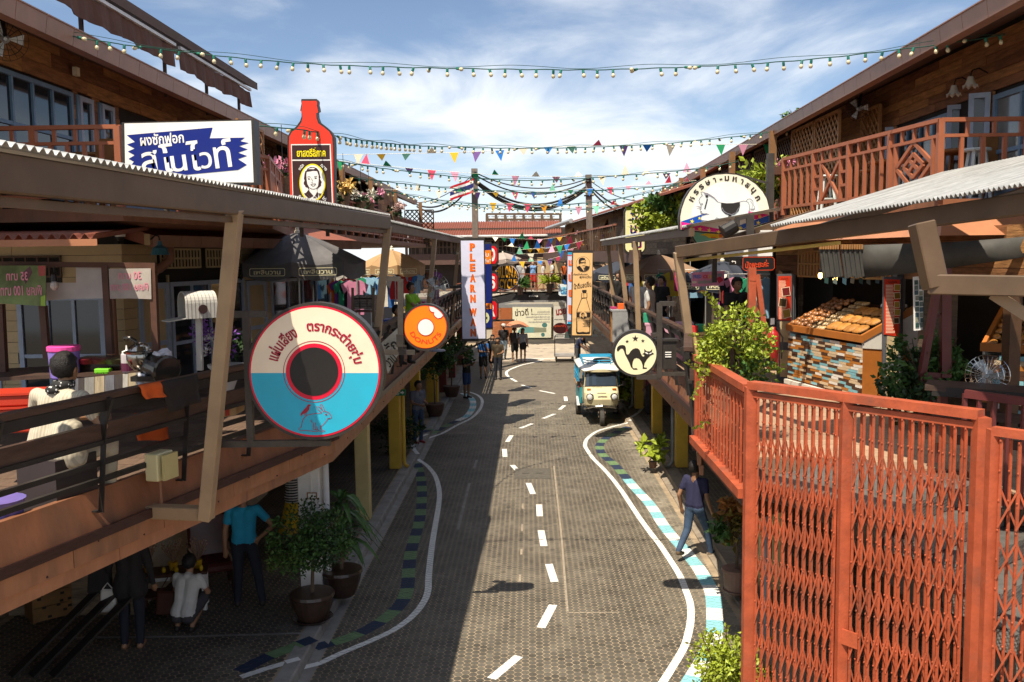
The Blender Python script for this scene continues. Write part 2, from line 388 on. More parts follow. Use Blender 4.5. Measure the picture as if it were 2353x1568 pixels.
def paint(quads,mat,name,wear=.02):
    b=MB()
    for q in quads:
        q=[(p[0],p[1]) for p in q]; xs=[p[0] for p in q]; ys=[p[1] for p in q]
        z=zat(sum(xs)/4,sum(ys)/4); far=max(ys)>31.8
        hard=far or (KL-.2<sum(xs)/4<KL+.17) or (KR-.05<sum(xs)/4<KR+.42)
        zz=z+(.0068 if hard else .0034)
        b.add([(x,y,zz) for x,y in q],[(0,1,2,3)])
        if hard: continue
        sel=np.where((allc[:,0]>min(xs)-.06)&(allc[:,0]<max(xs)+.06)&(allc[:,1]>min(ys)-.06)&(allc[:,1]<max(ys)+.06))[0]
        for k in sel:
            cx_,cy_=allc[k]
            p=inside_clip([(cx_+x,cy_+y) for x,y in PTOP],q)
            if len(p)>2: b.add([(x,y,z+.0068) for x,y in p],[tuple(range(len(p)))])
    return b.build(name,mat,road)
WL=[zA(*p) for p in [(-60,1600),(70,1555),(250,1500),(430,1452),(490,1435),(640,1365),(830,1285),(1000,1205),(1130,1110),(1210,1010),(1240,930),(1245,830),(1265,640),(1290,480),(1315,330),(1318,230),(1290,130),(1240,65),(1215,45)]]+[zB(*p) for p in [(1170,1285),(1140,1240),(1150,1195),(1195,1160),(1270,1130),(1340,1105),(1440,1050),(1540,1000),(1600,940),(1618,880),(1590,842),(1530,818),(1480,810)]]
WR=[zC(*p) for p in [(1080,1640),(1140,1560),(1210,1450),(1280,1330),(1312,1230),(1330,1120),(1325,1020),(1295,930),(1255,830),(1200,740),(1120,620),(1050,530),(970,420),(910,330),(850,240),(790,160),(720,80),(650,10)]]+[zD(*p) for p in [(600,1210),(593,1180),(610,1140),(680,1090),(780,1060),(850,1042),(900,1028),(960,990),(1000,940)]]
paint(strip(spline(g2(WL)),.105),m_white,'painted_line'); paint(strip(spline(g2(WR)),.105),m_white,'painted_line')
paint(strip(spline(g2([zD(*p) for p in [(115,745),(65,715),(45,690),(60,665),(150,630),(240,610),(300,590)]]),.3),.12),m_white,'painted_line')
paint(strip(g2([zD(180,583),zD(395,583)]),.22),m_white,'painted_line')
paint(strip(g2([(130,1487),(425,1484),(700,1476)]),.05),m_conc,'painted_line')
def band(P,cols,seg,w):
    C=spline(g2(P),.06); d=0; k=0; cur=[C[0]]; 
    for i in range(1,len(C)):
        d+=(C[i]-C[i-1]).length; cur.append(C[i])
        if d>=seg or i==len(C)-1:
            c=cols(k,C[i].y); 
            if c is not None and len(cur)>1: paint(strip(cur,w),c,'painted_block')
            cur=[C[i]]; d=0; k+=1
band([zA(*p) for p in [(-70,1560),(20,1510),(140,1450),(350,1370),(480,1320),(640,1275),(790,1215),(940,1125),(1040,1035),(1085,955),(1100,875),(1105,800),(1118,680),(1145,570),(1175,470),(1190,380),(1197,290),(1200,220),(1190,150),(1180,95),(1165,40)]],lambda k,y:(m_navy,m_grn)[k%2],.43,.215)
band([zB(*p) for p in [(1180,1140),(1290,1095),(1370,1050),(1450,1015),(1510,985),(1545,940),(1555,900),(1540,860),(1480,825)]],lambda k,y:((m_navy,m_grn)[k%2] if k<5 else (m_cyan,m_white)[k%2]),.55,.22)
band([zC(*p) for p in [(1290,1640),(1330,1568),(1420,1420),(1480,1290),(1495,1200),(1495,1110),(1490,1020),(1475,935),(1430,850),(1385,775),(1330,705),(1280,640),(1225,580),(1140,475),(1045,330),(940,215),(850,110),(790,45)]]+[zD(*p) for p in [(755,1288),(715,1255),(695,1212),(695,1185),(715,1158),(745,1135),(790,1110),(860,1073),(900,1060)]],lambda k,y:((m_cyan,m_white)[k%2] if y<21.0 else (m_grn,m_navy)[k%2]),.43,.23)
for a,c in [(zC(-60,1545),zC(130,1388)),(zC(285,1190),zC(370,1030)),(zC(380,870),zC(340,745)),(zC(306,620),zC(285,510)),(zC(277,412),zC(272,330)),(zC(230,257),zC(198,180)),(zC(140,112),zC(85,55)),(zD(35,1270),zD(30,1215)),(zD(50,1165),zD(80,1120)),(zD(140,1070),zD(225,1038)),(zD(300,1002),zD(380,970)),(zD(415,940),zD(450,910)),(zD(460,880),zD(455,850)),(zD(380,828),zD(275,808)),(zD(215,787),zD(150,768))]:
    paint(strip(g2([a,c]),.125),m_white,'painted_dash')
paint(strip(g2([zA(1580,20),zA(1560,80)]),.06),m_conc,'painted_dash'); paint(strip(g2([zA(1530,180),zA(1505,280),zA(1448,505)]),.06),m_conc,'painted_dash')
m_old=M('old_line',(.33,.27,.2),.8,var=.4,scale=20)
paint(strip(g2([zC(375,60),zC(430,570),zC(470,1085)]),.035),m_old,'painted_line'); paint(strip(g2([zC(470,1085),zC(830,1082)]),.03),m_old,'painted_line')
for a,c in [(zC(165,95),zC(165,115)),(zC(158,325),zC(158,360)),(zC(155,470),zC(153,515)),(zC(150,640),zC(148,680)),(zC(140,820),zC(136,880))]: paint(strip(g2([a,c]),.04),m_old,'painted_dash')
# drain covers let into the road
for u0,v0,u1,v1 in [(zC(105,80)+zC(355,150)),(zD(135,880)+zD(285,910))]:
    p,q=Pz(u0,v0,0),Pz(u1,v1,0); b=MB(); b.bx(p.x,q.x,q.y,p.y,-.01,.0112); o=b.build('drain_cover',M('drain_cover',(.10,.088,.07),.7,var=.3,scale=12,bump=.3),road)
    b=MB(); 
    for f in (.3,.7): b.bx(p.x+(q.x-p.x)*f-.08,p.x+(q.x-p.x)*f+.08,(p.y+q.y)/2-.01,(p.y+q.y)/2+.01,.0105,.016)
    b.build('handle',M('iron',(.05,.045,.04),.6,metal=.6),o)
# ================= raised walkways, canopies, buildings =================
DZ=2.95
m_brown=M('brown_fascia',(.34,.155,.08),.55,var=.2,scale=2.2,dirt=.55,streak=(2.5,2.5,.7),rand=.08)
m_brown2=M('brown_panel',(.235,.095,.045),.6,var=.22,scale=2.5,dirt=.5,streak=(2,2,.8))
m_flash=M('dark_flashing',(.05,.022,.02),.35,var=.3,scale=8,streak=(1,1,6))
m_deckw=M('deck_wood',(.12,.075,.05),.75,var=.25,scale=4,streak=(8,1,8),rand=.25,bump=.2)
m_blacks=M('black_steel',(.022,.019,.017),.5,var=.3,scale=6,dirt=.15)
m_railw=M('rail_wood',(.07,.038,.026),.55,var=.35,scale=4,streak=(1,1,6),dirt=.3)
m_steel=M('tan_steel',(.34,.235,.14),.45,var=.16,scale=3,dirt=.3)
m_steeld=M('brown_steel',(.115,.072,.042),.45,var=.2,scale=3,dirt=.3)
m_zinc=M('zinc_sheet',(.40,.40,.39),.42,metal=.3,var=.3,scale=2,streak=(1,5,1),dirt=.5)
m_under=M('sheet_underside',(.13,.12,.11),.6,var=.2,scale=2)
m_white_p=M('white_post',(.80,.78,.74),.6,var=.07,scale=3,dirt=.12)
m_yel=M('yellow_post',(.70,.44,.05),.55,var=.1,scale=3,dirt=.12)
m_pyel=M('pale_yellow_post',(.70,.55,.24),.55,var=.1,scale=3,dirt=.12)
m_cream=M('cream_board',(.52,.38,.20),.6,var=.1,scale=3,dirt=.18,rand=.06)
m_creaml=M('pale_board',(.64,.57,.45),.6,var=.1,scale=3,dirt=.15,rand=.06)
m_wood=M('old_plank',(.29,.135,.055),.7,var=.45,scale=3.5,streak=(1,1,7),rand=.45,hue=.012,bump=.3)
m_wood2=M('grey_plank',(.17,.12,.08),.75,var=.45,scale=3.5,streak=(1,1,7),rand=.45,hue=.01,bump=.3)
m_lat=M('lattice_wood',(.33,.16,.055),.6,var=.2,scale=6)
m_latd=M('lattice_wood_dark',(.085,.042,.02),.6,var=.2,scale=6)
m_blue=M('blue_frame',(.145,.235,.34),.5,var=.12,scale=5,dirt=.1)
m_pblue=M('pale_blue_frame',(.36,.42,.52),.5,var=.1,scale=5,dirt=.1)
m_glass=M('window_glass',(.018,.022,.026),.06,spec=.6,var=.05); m_glassl=M('window_glass_curtain_reflection',(.17,.175,.165),.07,spec=.6,var=.6,scale=.9)  # second glass: whitish reflection and curtains put into a paler, mottled pane colour
m_rust=M('rust_roof',(.27,.085,.05),.6,var=.22,scale=2,streak=(1,5,1),dirt=.25)
m_rustl=M('orange_roof',(.40,.17,.085),.55,var=.15,scale=2,dirt=.2)
m_rail=M('red_rail_paint',(.35,.115,.055),.45,var=.12,scale=4,dirt=.15)
m_gate=M('gate_paint',(.40,.085,.036),.5,var=.24,scale=6,dirt=.5,bump=.15,bscale=40)
m_gut=M('gutter_paint',(.30,.15,.095),.4,var=.12,scale=3,dirt=.25)
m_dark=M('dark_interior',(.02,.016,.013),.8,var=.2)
m_roof=M('dark_roof',(.10,.055,.04),.7,var=.2,scale=1,dirt=.2)
cubeb=MB(); cubeb.box((0,0,0),(1,1,1)); 
def cube_mesh(mat):
    k='cube_'+mat.name
    if k not in MATS:
        me=bpy.data.meshes.new('piece'); me.from_pydata(cubeb.v,[],cubeb.f); me.materials.append(mat); MATS[k]=me
    return MATS[k]
def piece(name,mat,parent,c,d,rz=0):
    off=Vector((0,0,0)); q=parent
    while q is not None: off+=q.location; q=q.parent
    return inst(cube_mesh(mat),name,parent,Vector(c)-off,(0,0,rz),d)
def barp(name,mat,parent,p,q,w,h):
    """one bar as a piece: long axis p->q, h measured upwards"""
    p=Vector(p); q=Vector(q); d=q-p; off=Vector((0,0,0)); r=parent
    while r is not None: off+=r.location; r=r.parent
    x=d.normalized(); up=Vector((0,0,1))
    if abs(x.z)>.995: up=Vector((0,1,0))
    y=up.cross(x).normalized(); z=x.cross(y)
    R=Matrix(((x.x,y.x,z.x),(x.y,y.y,z.y),(x.z,y.z,z.z)))
    return inst(cube_mesh(mat),name,parent,(p+q)/2-off,R.to_euler(),(d.length,w,h))
def plan(a,b):
    t=Vector((b[0]-a[0],b[1]-a[1],0)); l=t.length; t.normalize(); return t,Vector((t.y,-t.x,0)),l
def planks(parent,a,b,z0,z1,h,mat,holes=(),ml=2.4,th=.03,seed=1,gap=.006,lap=0.,name='plank'):
    rg=random.Random(seed); t,n,l=plan(a,b); A=Vector((a[0],a[1],0)); rz=math.atan2(t.y,t.x); z=z0
    while z<z1-.02:
        zt=min(z+h,z1); s=-rg.uniform(0,ml*.6)
        while s<l:
            e=s+rg.uniform(.6,1)*ml; segs=[(max(s,0),min(e,l))]
            for h0,h1,k0,k1 in holes:
                if zt>k0+.01 and z<k1-.01:
                    ns=[]
                    for p,q in segs:
                        if q<=h0 or p>=h1: ns.append((p,q))
                        else:
                            if p<h0: ns.append((p,h0))
                            if q>h1: ns.append((h1,q))
                    segs=ns
            for p,q in segs:
                if q-p>.04: piece(name,mat,parent,A+t*((p+q)/2)+n*(-th/2+rg.uniform(-.006,.006)+lap)+Vector((0,0,(z+zt)/2)),(q-p-gap,th,zt-z-gap),rz)
            s=e
        z=zt
def wallsheet(name,mat,parent,a,b,z0,z1,off=-.05):
    t,n,l=plan(a,b); m=MB(); A=Vector((a[0],a[1],0))+n*off; B=Vector((b[0],b[1],0))+n*off
    v=[A+n*-.06,B+n*-.06,B,A]
    m.add([p+Vector((0,0,z0)) for p in v]+[p+Vector((0,0,z1)) for p in v],[(0,3,2,1),(4,7,6,5)][:0]+[(0,1,2,3)[::-1],(4,5,6,7),(2,3,7,6)[::-1],(0,1,5,4)[::-1],(1,2,6,5)[::-1],(3,0,4,7)[::-1]])
    return m.build(name,mat,parent)
def window(parent,a,b,s0,s1,z0,z1,cols,rows,fm,bar=.05,name='window',off=.0,mid=None,fill=None):
    """framed window in wall a-b between distances s0,s1: frame bars and one pane per light"""
    t,n,l=plan(a,b); A=Vector((a[0],a[1],0)); rz=math.atan2(t.y,t.x)
    w=MB(); 
    def bar_(x0,x1,y0,y1,d,pr): 
        c=A+t*((x0+x1)/2)+n*(off+pr-d/2)+Vector((0,0,(y0+y1)/2)); w.box(c,(x1-x0,d,y1-y0),rz)
    bar_(s0,s1,z1-bar,z1,.06,.03); bar_(s0,s1,z0,z0+bar,.06,.03)
    bar_(s0,s0+bar,z0+bar,z1-bar,.06,.028); bar_(s1-bar,s1,z0+bar,z1-bar,.06,.028)
    ys=[z0+bar+(z1-z0-2*bar)*i/rows for i in range(rows+1)] if mid is None else [z0+bar,mid,z1-bar]
    xs=[s0+bar+(s1-s0-2*bar)*i/cols for i in range(cols+1)]
    for x in xs[1:-1]: bar_(x-bar*.35,x+bar*.35,z0+bar,z1-bar,.04,.024)
    for y in ys[1:-1]: bar_(s0+bar,s1-bar,y-bar*.4,y+bar*.4,.036,.020)
    o=w.build(name,fm,parent)
    for i in range(cols):
        for j in range(len(ys)-1):
            c=A+t*((xs[i]+xs[i+1])/2)+n*(off-.012)+Vector((0,0,(ys[j]+ys[j+1])/2)); piece('pane',fill or m_glass,o,c,(xs[i+1]-xs[i],.008,ys[j+1]-ys[j]),rz)
    return o
def sOf(a,b,u,v):
    t,n,l=plan(a,b); p=Pw(u,v,a,b); return (p-Vector((a[0],a[1],0))).xy.dot(t.xy),p.z
def corr(name,mat,parent,p00,p10,p11,p01,waves,amp=.02,n=6,th=.0):
    """corrugated sheet p00->p10 along the eave (across the waves), p01/p11 the far ends"""
    p00,p10,p11,p01=[Vector(q) for q in (p00,p10,p11,p01)]; m=MB(); N=waves*n
    nn=(p10-p00).cross(p01-p00).normalized()
    if nn.z<0: nn=-nn
    vs=[]
    for k in (0,.5,1):
        for i in range(N+1):
            f=i/N; a=p00.lerp(p10,f); c=p01.lerp(p11,f); vs.append(a.lerp(c,k)+nn*(amp*math.cos(2*PI*i/n)))
    q=N+1; fs=[(r*q+i,r*q+i+1,(r+1)*q+i+1,(r+1)*q+i) for r in (0,1) for i in range(N)]
    m.add(vs,fs); m.add([v-nn*.006 for v in vs],[f[::-1] for f in fs])
    for i in range(N): m.f.append((i,3*q+i,3*q+i+1,i+1)); m.m.append(0)
    return m.build(name,mat,parent,smooth=False)
def slab(name,mat,parent,pts,z0,z1,kind=None):
    m=MB(); k=len(pts); m.add([(x,y,z1) for x,y in pts]+[(x,y,z0) for x,y in pts],[tuple(range(k)),tuple(range(2*k-1,k-1,-1))]+[((i+1)%k,i,k+i,k+(i+1)%k) for i in range(k)]); return m.build(name,mat,parent)
def fascia(parent,pts,step=1.1):
    """sloped brown plate, dark drip strip and jointed lower boards along the deck edge"""
    for a,b in zip(pts[:-1],pts[1:]):
        t,n,l=plan(a,b)
        if n.x*(-a[0])<0: n=-n
        A=Vector((a[0],a[1],0)); k=max(1,round(l/step)); rz=math.atan2(t.y,t.x)
        m=MB(); T=lambda s,o,z: A+t*s+n*o+Vector((0,0,z))
        m.add([T(0,-.10,3.10),T(l,-.10,3.10),T(l,-.02,2.78),T(0,-.02,2.78),T(0,-.16,3.10),T(l,-.16,3.10),T(0,-.16,2.78),T(l,-.16,2.78)],[(0,1,2,3),(3,2,1,0)][:1]+[(4,5,1,0),(6,4,0,3),(5,7,2,1)]); m.build('kick_plate',m_brown2,parent)
        m=MB(); m.box(T(l/2,.0,2.745),(l,.11,.07),rz); m.box(T(l/2,.045,2.79),(l,.02,.02),rz); m.build('drip_strip',m_flash,parent)
        for i in range(k):
            piece('fascia_board',m_brown,parent,T(l*(i+.5)/k,-.03+random.uniform(-.004,.004),2.62),(l/k-.008,.05,.17),rz)
        k2=max(1,round(l/2.3))
        for i in range(k2): piece('lower_board',m_brown,parent,T(l*(i+.5)/k2,-.06+random.uniform(-.003,.003),2.47),(l/k2-.006,.05,.12),rz)
        m=MB()
        for i in range(k*2): m.ball(T(l*(i+.5)/k/2,-.003,2.56 if i%2 else 2.68),(.011,.011,.011),6,4)
        m.build('screws',m_flash,parent,kind='stuff')
def railing(name,label,pts,parent=None,first=.4,step=1.15):
    r=thing(name,label,'railing',(pts[0][0],pts[0][1],DZ))
    for a,b in zip(pts[:-1],pts[1:]):
        t,n,l=plan(a,b)
        if n.x*(-a[0])<0: n=-n
        A=Vector((a[0],a[1],0)); T=lambda s,o,z: A+t*s+n*o+Vector((0,0,z))
        barp('top_rail',m_railw,r,T(0,.10,3.95),T(l,.10,3.95),.11,.05); barp('rail',m_blacks,r,T(0,.11,3.87),T(l,.11,3.87),.05,.09)
        barp('rail',m_railw,r,T(0,.05,3.64),T(l,.05,3.64),.06,.14); barp('rail',m_blacks,r,T(0,.075,3.55),T(l,.075,3.55),.05,.04)
        for z,o in ((3.36,.02),(3.20,-.02)): barp('rail',m_blacks,r,T(0,o,z),T(l,o,z),.045,.045)
        s=first
        while s<l:
            m=MB(); m.beam(T(s,.12,3.9),T(s,.02,2.93),.05,.012,up=t); m.beam(T(s,.02,2.935),T(s,-.10,2.935),.05,.012); m.beam(T(s,.17,3.94),T(s,.04,3.60),.075,.03,up=t); m.build('bracket',m_blacks,r); s+=step
    return r
# ---------- left walkway ----------
LP=[(-4.77,4.0),(-2.59,11.94),(-2.56,50)]
lw=thing('raised_walkway','brown raised market walkway along the left side of the street','walkway',(-4,12,0))
slab('deck',m_deckw,lw,[(-9.5,4.0),(-4.95,4.0),(-2.76,11.94),(-2.73,50),(-9.5,50)],2.6,2.93)
for i in range(46):
    y=6+i*.3; x0=-9; ed=-2.78 if y>11.9 else -4.92+(y-4)*.2746
    piece('deck_board',m_deckw,lw,((x0+ed)/2,y,2.943),(ed-x0,.285,.02))
fascia(lw,LP)
for y,m,w,lab in [(12.95,m_white_p,.32,'white square column'),(16.95,m_pyel,.26,'pale yellow column'),(21.2,m_yel,.27,'yellow column with drain pipe'),(25.2,m_yel,.27,None),(29.2,m_yel,.27,None),(33.4,M('red_post',(.25,.055,.04),.6),.27,'dark red column'),(37.5,MATS['red_post'],.27,None),(42,MATS['red_post'],.27,None)]:
    b=MB(); b.bx(-3.06-w,-3.06,y,y+w,SW,2.6); o=b.build('column',m,lw,bevel=.012)
    if lab: o['label']=lab
    if y in (21.2,29.2,12.95):
        b=MB(); X=-2.99; Y=y+w*.4; b.tube([(X,Y,2.6),(X,Y,.3),(X+.02,Y-.02,.2),(X+.1,Y-.05,.17)],.045,8); b.build('drain_pipe',m if y>13 else m_white_p,lw,smooth=True)
# ---------- right walkway ----------
RP=[(2.03,11.0),(2.47,13.6),(2.5,19.3),(2.55,50)]
rw=thing('raised_walkway','brown raised market walkway along the right side of the street','walkway',(4,12,0))
slab('deck',m_deckw,rw,[(2.1,8.45),(3.35,9.4),(4.15,8.35),(9.5,6.0),(9.5,50),(2.72,50),(2.66,13.6),(2.1,11.0)],2.6,2.93)
for i in range(40):
    y=7.6+i*.3; ed=2.15 if y<11 else 2.15+(y-11)*.19 if y<13.6 else 2.7
    if y<9.4: ed=2.15+max(0,(y-8.4))*0+1.35 if y>8.9 else 4.3
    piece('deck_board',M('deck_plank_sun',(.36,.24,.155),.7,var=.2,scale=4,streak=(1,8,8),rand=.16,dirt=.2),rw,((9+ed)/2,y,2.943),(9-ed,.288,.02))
fascia(rw,RP)
for y,m,lab in [(13.2,m_pyel,'pale yellow column'),(16.9,m_yel,None),(21.1,m_yel,'bright yellow column with grey pipe'),(25.2,m_yel,None),(29.4,m_yel,None),(33.6,MATS['red_post'],None),(37.5,MATS['red_post'],None)]:
    if y==16.9: continue
    b=MB(); b.bx(3.42,3.7,y,y+.28,SW,2.6); o=b.build('column',m,rw,bevel=.012)
    if lab: o['label']=lab
    if y in (21.1,29.4):
        b=MB(); b.tube([(3.35,y+.1,2.6),(3.35,y+.1,.35),(3.33,y+.06,.22),(3.22,y-.02,.16)],.045,8); b.build('drain_pipe',M('pipe_grey',(.28,.28,.27),.5,metal=.3),rw,smooth=True)
b=MB(); b.tube([(2.62,9.95,2.85),(2.62,9.95,.45),(2.6,9.9,.3),(2.5,9.86,.22)],.055,10); b.build('drain_pipe',MATS['pipe_grey'],rw,smooth=True)
railing('railing','dark steel and timber railing of the left walkway, near the camera',LP[:2])
railing('railing','dark railing of the left walkway beyond the record sign',[(-2.59,11.94),(-2.56,44)])
railing('railing','dark railing of the right walkway behind the cat sign',[(2.03,11.05),(2.47,13.6),(2.5,19.3),(2.55,44)])
# ---------- canopies with leaning struts ----------
def strut(parent,top,bot,arm=None,w=.13,m=m_steel):
    b=MB(); b.beam(top,bot,w,w*.75,up=(1,0,0)); b.build('strut',m,parent,bevel=.008)
    if arm is not None: b=MB(); bt=Vector(bot); b.beam(bt+Vector((.05,0,.05)),arm,w*.9,w*.8); b.build('strut_arm',m,parent,bevel=.008)
cl=thing('canopy','zinc walkway canopy on leaning steel struts, left side near the camera','canopy',(-3,9,DZ))
A=Vector((-2.50,7.85,5.58)); B=Vector((-2.25,14.8,5.66)); dA=(A-B).normalized(); A0=A+dA*4.3; inn=Vector((-.99,.1,0))
b=MB(); b.beam(A0,B,.10,.20); b.build('edge_beam',m_steeld,cl,bevel=.01); b=MB(); b.beam(A0+Vector((-.03,0,-.14)),B+Vector((-.03,0,-.14)),.05,.05); b.build('lower_rail',m_steeld,cl)
for f in (0,.25,.5,.75,1):
    p=A0.lerp(B,f); b=MB(); b.beam(p+inn*.05+Vector((0,0,.02)),p+inn*2.0+Vector((0,0,.30)),.06,.1); b.build('rafter',m_steeld,cl)
z1=Vector((0,0,.13)); o=corr('roof_sheet',m_zinc,cl,A0-inn*.12+z1,B-inn*.02+z1-dA*.1,B+inn*1.9+z1+Vector((0,0,.30)),A0+inn*1.9+z1+Vector((0,0,.30)),140,.015,5)
bA=Vector((-3.0,8.2,2.72)); strut(cl,A+Vector((0,0,-.05)),bA,(-3.72,8.42,2.74),.15)
b=MB(); b.box((-3.72,8.42,2.70),(.16,.14,.14),.27); b.build('arm_cap',m_brown2,cl)
strut(cl,B+Vector((0,0,-.05)),(-2.62,14.9,2.72),(-2.7,14.9,2.72),.15)
c2=thing('canopy','zinc walkway canopy further along the left walkway','canopy',(-2.5,18,DZ))
p,q=Vector((-2.33,14.7,5.60)),Vector((-2.24,31,5.62)); ii=Vector((-1,0,0))
b=MB(); b.beam(p,q,.08,.14); b.build('edge_beam',m_steeld,c2)
corr('roof_sheet',m_zinc,c2,p+Vector((.08,0,.10)),q+Vector((.08,0,.10)),q+Vector((-1.5,0,.35)),p+Vector((-1.5,0,.35)),150,.02,4)
for y in (22.5,30.3): strut(c2,(-2.28,y,5.55),(-2.6,y,2.72),(-2.66,y,2.72),.14)
c3=thing('canopy','zinc walkway canopy with hanging steel frame, right side near the camera','canopy',(3,9,DZ))
D=Vector((2.12,13.05,5.13)); E=Vector((3.85,6.9,5.46)); dE=(E-D).normalized(); E0=E+dE*2.0; ir=Vector((.96,.27,0))
b=MB(); b.beam(D,E0,.09,.17); b.build('edge_beam',m_steeld,c3,bevel=.01); b=MB(); b.beam(D.lerp(E0,.02)+Vector((.03,0,-.13)),D.lerp(E0,.45)+Vector((.03,0,-.13)),.035,.035); b.build('cable_conduit',M('yellow_conduit',(.55,.36,.08),.5),c3)
p=D.lerp(E0,.33); corr('roof_sheet',m_zinc,c3,p-ir*.16+Vector((0,0,.13)),E0-ir*.16+Vector((0,0,.13)),E0+ir*2.1+Vector((0,0,.74)),p+ir*2.1+Vector((0,0,.74)),110,.016,5)
for f in (.05,.35,.65,.95):
    q=D.lerp(E0,f); b=MB(); b.beam(q+ir*.05,q+ir*1.9+Vector((0,0,.5)),.06,.1); b.build('rafter',m_steeld,c3)
strut(c3,D,(2.48,13.2,2.72),(2.75,13.25,2.72),.15)
h0=Py(2117,512,7.35); h1=Py(2150,662,7.3); b=MB(); b.beam(h0,h1,.17,.16,up=(1,0,0)); b.build('hanger',m_steeld,c3,bevel=.01)
b=MB(); b.beam(h1+Vector((-.06,0,.03)),h1+Vector((1.3,-.5,.0)),.12,.16); b.build('tie_beam',m_steeld,c3,bevel=.01); b=MB(); b.beam(h1+Vector((.45,0,-.05)),h1+Vector((.95,-.3,-.45)),.07,.09); b.build('brace',m_steel,c3)
c4=thing('canopy','zinc walkway canopy further along the right walkway','canopy',(2.5,18,DZ))
p,q=Vector((2.42,13.6,5.42)),Vector((2.12,26.0,5.42)); b=MB(); b.beam(p,q,.08,.12); b.build('edge_beam',m_steeld,c4)
corr('roof_sheet',m_zinc,c4,p+Vector((-.08,0,.09)),q+Vector((-.08,0,.09)),q+Vector((1.3,0,.33)),p+Vector((1.3,0,.33)),110,.02,4)
for y in (19.3,22.5,25.9): strut(c4,(2.25,y,5.38),(2.35,y,2.72) if y<20 else (2.52,y,2.72),(2.75,y,2.72),.14)
# ---------- balcony railing ----------
def bal_rail(parent,a,b,z=5.75,style='x',first=True):
    """painted timber balustrade: posts, two top rails, bottom rail, alternating baluster / cross panels"""
    t,n,l=plan(a,b); A=Vector((a[0],a[1],0)); T=lambda s,zz: A+t*s+Vector((0,0,zz)); nb=max(1,round(l/1.15)); w=l/nb
    barp('handrail',m_rail,parent,T(0,z+.95),T(l,z+.95),.075,.05); barp('rail',m_rail,parent,T(0,z+.76),T(l,z+.76),.05,.04); barp('bottom_rail',m_rail,parent,T(0,z+.13),T(l,z+.13),.05,.045)
    for i in range(nb+1):
        if i or first: barp('post',m_rail,parent,T(i*w,z),T(i*w,z+.96),.075,.075)
    for i in range(nb):
        s=i*w
        for k in range(1,4): barp('baluster',m_rail,parent,T(s+w*k/4,z+.78),T(s+w*k/4,z+.93),.04,.04)
        kind=style[i%len(style)]
        if kind=='b':
            for k in range(1,5): barp('baluster',m_rail,parent,T(s+w*k/5,z+.15),T(s+w*k/5,z+.75),.045,.045)
        elif kind=='x':
            for e in (.22,.78):
                barp('baluster',m_rail,parent,T(s+w*e,z+.15),T(s+w*e,z+.75),.05,.05)
            barp('cross_bar',m_rail,parent,T(s+w*.24,z+.16),T(s+w*.76,z+.74),.035,.05); barp('cross_bar',m_rail,parent,T(s+w*.24,z+.74),T(s+w*.76,z+.16),.036,.05)
            for zz in (.35,.55):
                for e0,e1 in ((.03,.22),(.78,.97)): barp('short_bar',m_rail,parent,T(s+w*e0,z+zz),T(s+w*e1,z+zz),.035,.04)
        else:
            for e in (.12,.88): barp('baluster',m_rail,parent,T(s+w*e,z+.15),T(s+w*e,z+.75),.05,.05)
            for (x0,y0),(x1,y1) in (((.5,.15),(.86,.45)),((.86,.45),(.5,.75)),((.5,.75),(.14,.45)),((.14,.45),(.5,.15)),((.3,.45),(.5,.6)),((.5,.6),(.7,.45)),((.7,.45),(.5,.3)),((.5,.3),(.3,.45)),((.38,.38),(.6,.55)),((.6,.36),(.42,.54))):
                barp('diamond_bar',m_rail,parent,T(s+w*x0,z+y0),T(s+w*x1,z+y1),.035,.05)
def lattice_panel(parent,a,b,z0,z1,mat,step=.11,w=.03,name='lattice'):
    t,n,l=plan(a,b); A=Vector((a[0],a[1],0)); h=z1-z0; m=MB(); T=lambda s,z,o: A+t*s+n*o+Vector((0,0,z0+z))
    k=-h
    while k<l:
        for sg in (0,1):
            s0,s1=(k,k+h); y0,y1=(0,h) if sg==0 else (h,0)
            f0=max(0,(0-s0)/(s1-s0)); f1=min(1,(l-s0)/(s1-s0))
            if f1>f0: m.beam(T(s0+(s1-s0)*f0,y0+(y1-y0)*f0,.008 if sg else -.008),T(s0+(s1-s0)*f1,y0+(y1-y0)*f1,.008 if sg else -.008),.014,w,up=(0,0,1))
        k+=step
    for z in (0,h): m.beam(T(0,z,0),T(l,z,0),.05,.05)
    for s in (0,l): m.beam(T(s,0,0),T(s,h,0),.05,.05)
    return m.build(name,mat,parent)
# ---------- gutter and roof ----------
def eave(parent,a,b,z,rise,depth,mroof=m_roof,seg=.62,h=.2):
    """boxed gutter in lengths and the roof plane behind it; the roof rises away from the street"""
    t,n,l=plan(a,b); A=Vector((a[0],a[1],0)); k=max(1,round(l/seg)); rz=math.atan2(t.y,t.x)
    for i in range(k):
        m=MB(); s0,s1=l*i/k+.004,l*(i+1)/k-.004
        pr=[(.10,0),(.13,h),(.145,h),(.145,h+.015),(-.05,h+.015),(-.05,0)]
        m.add([A+t*s+n*x+Vector((0,0,z+y)) for s in (s0,s1) for x,y in pr],[tuple(range(5,-1,-1)),tuple(range(6,12))]+[(j,(j+1)%6,6+(j+1)%6,6+j) for j in range(6)]); m.build('gutter_length',m_gut,parent)
    m=MB(); m.add([A+Vector((0,0,z+h+.02)),A+t*l+Vector((0,0,z+h+.02)),A+t*l-n*depth+Vector((0,0,z+h+rise)),A-n*depth+Vector((0,0,z+h+rise)),
        A+Vector((0,0,z-.0)),A+t*l+Vector((0,0,z-.0)),A+t*l-n*depth+Vector((0,0,z+rise)),A-n*depth+Vector((0,0,z+rise))],[(0,1,2,3),(7,6,5,4),(0,4,5,1),(3,2,6,7),(0,3,7,4),(1,5,6,2)]); m.build('roof',mroof,parent)
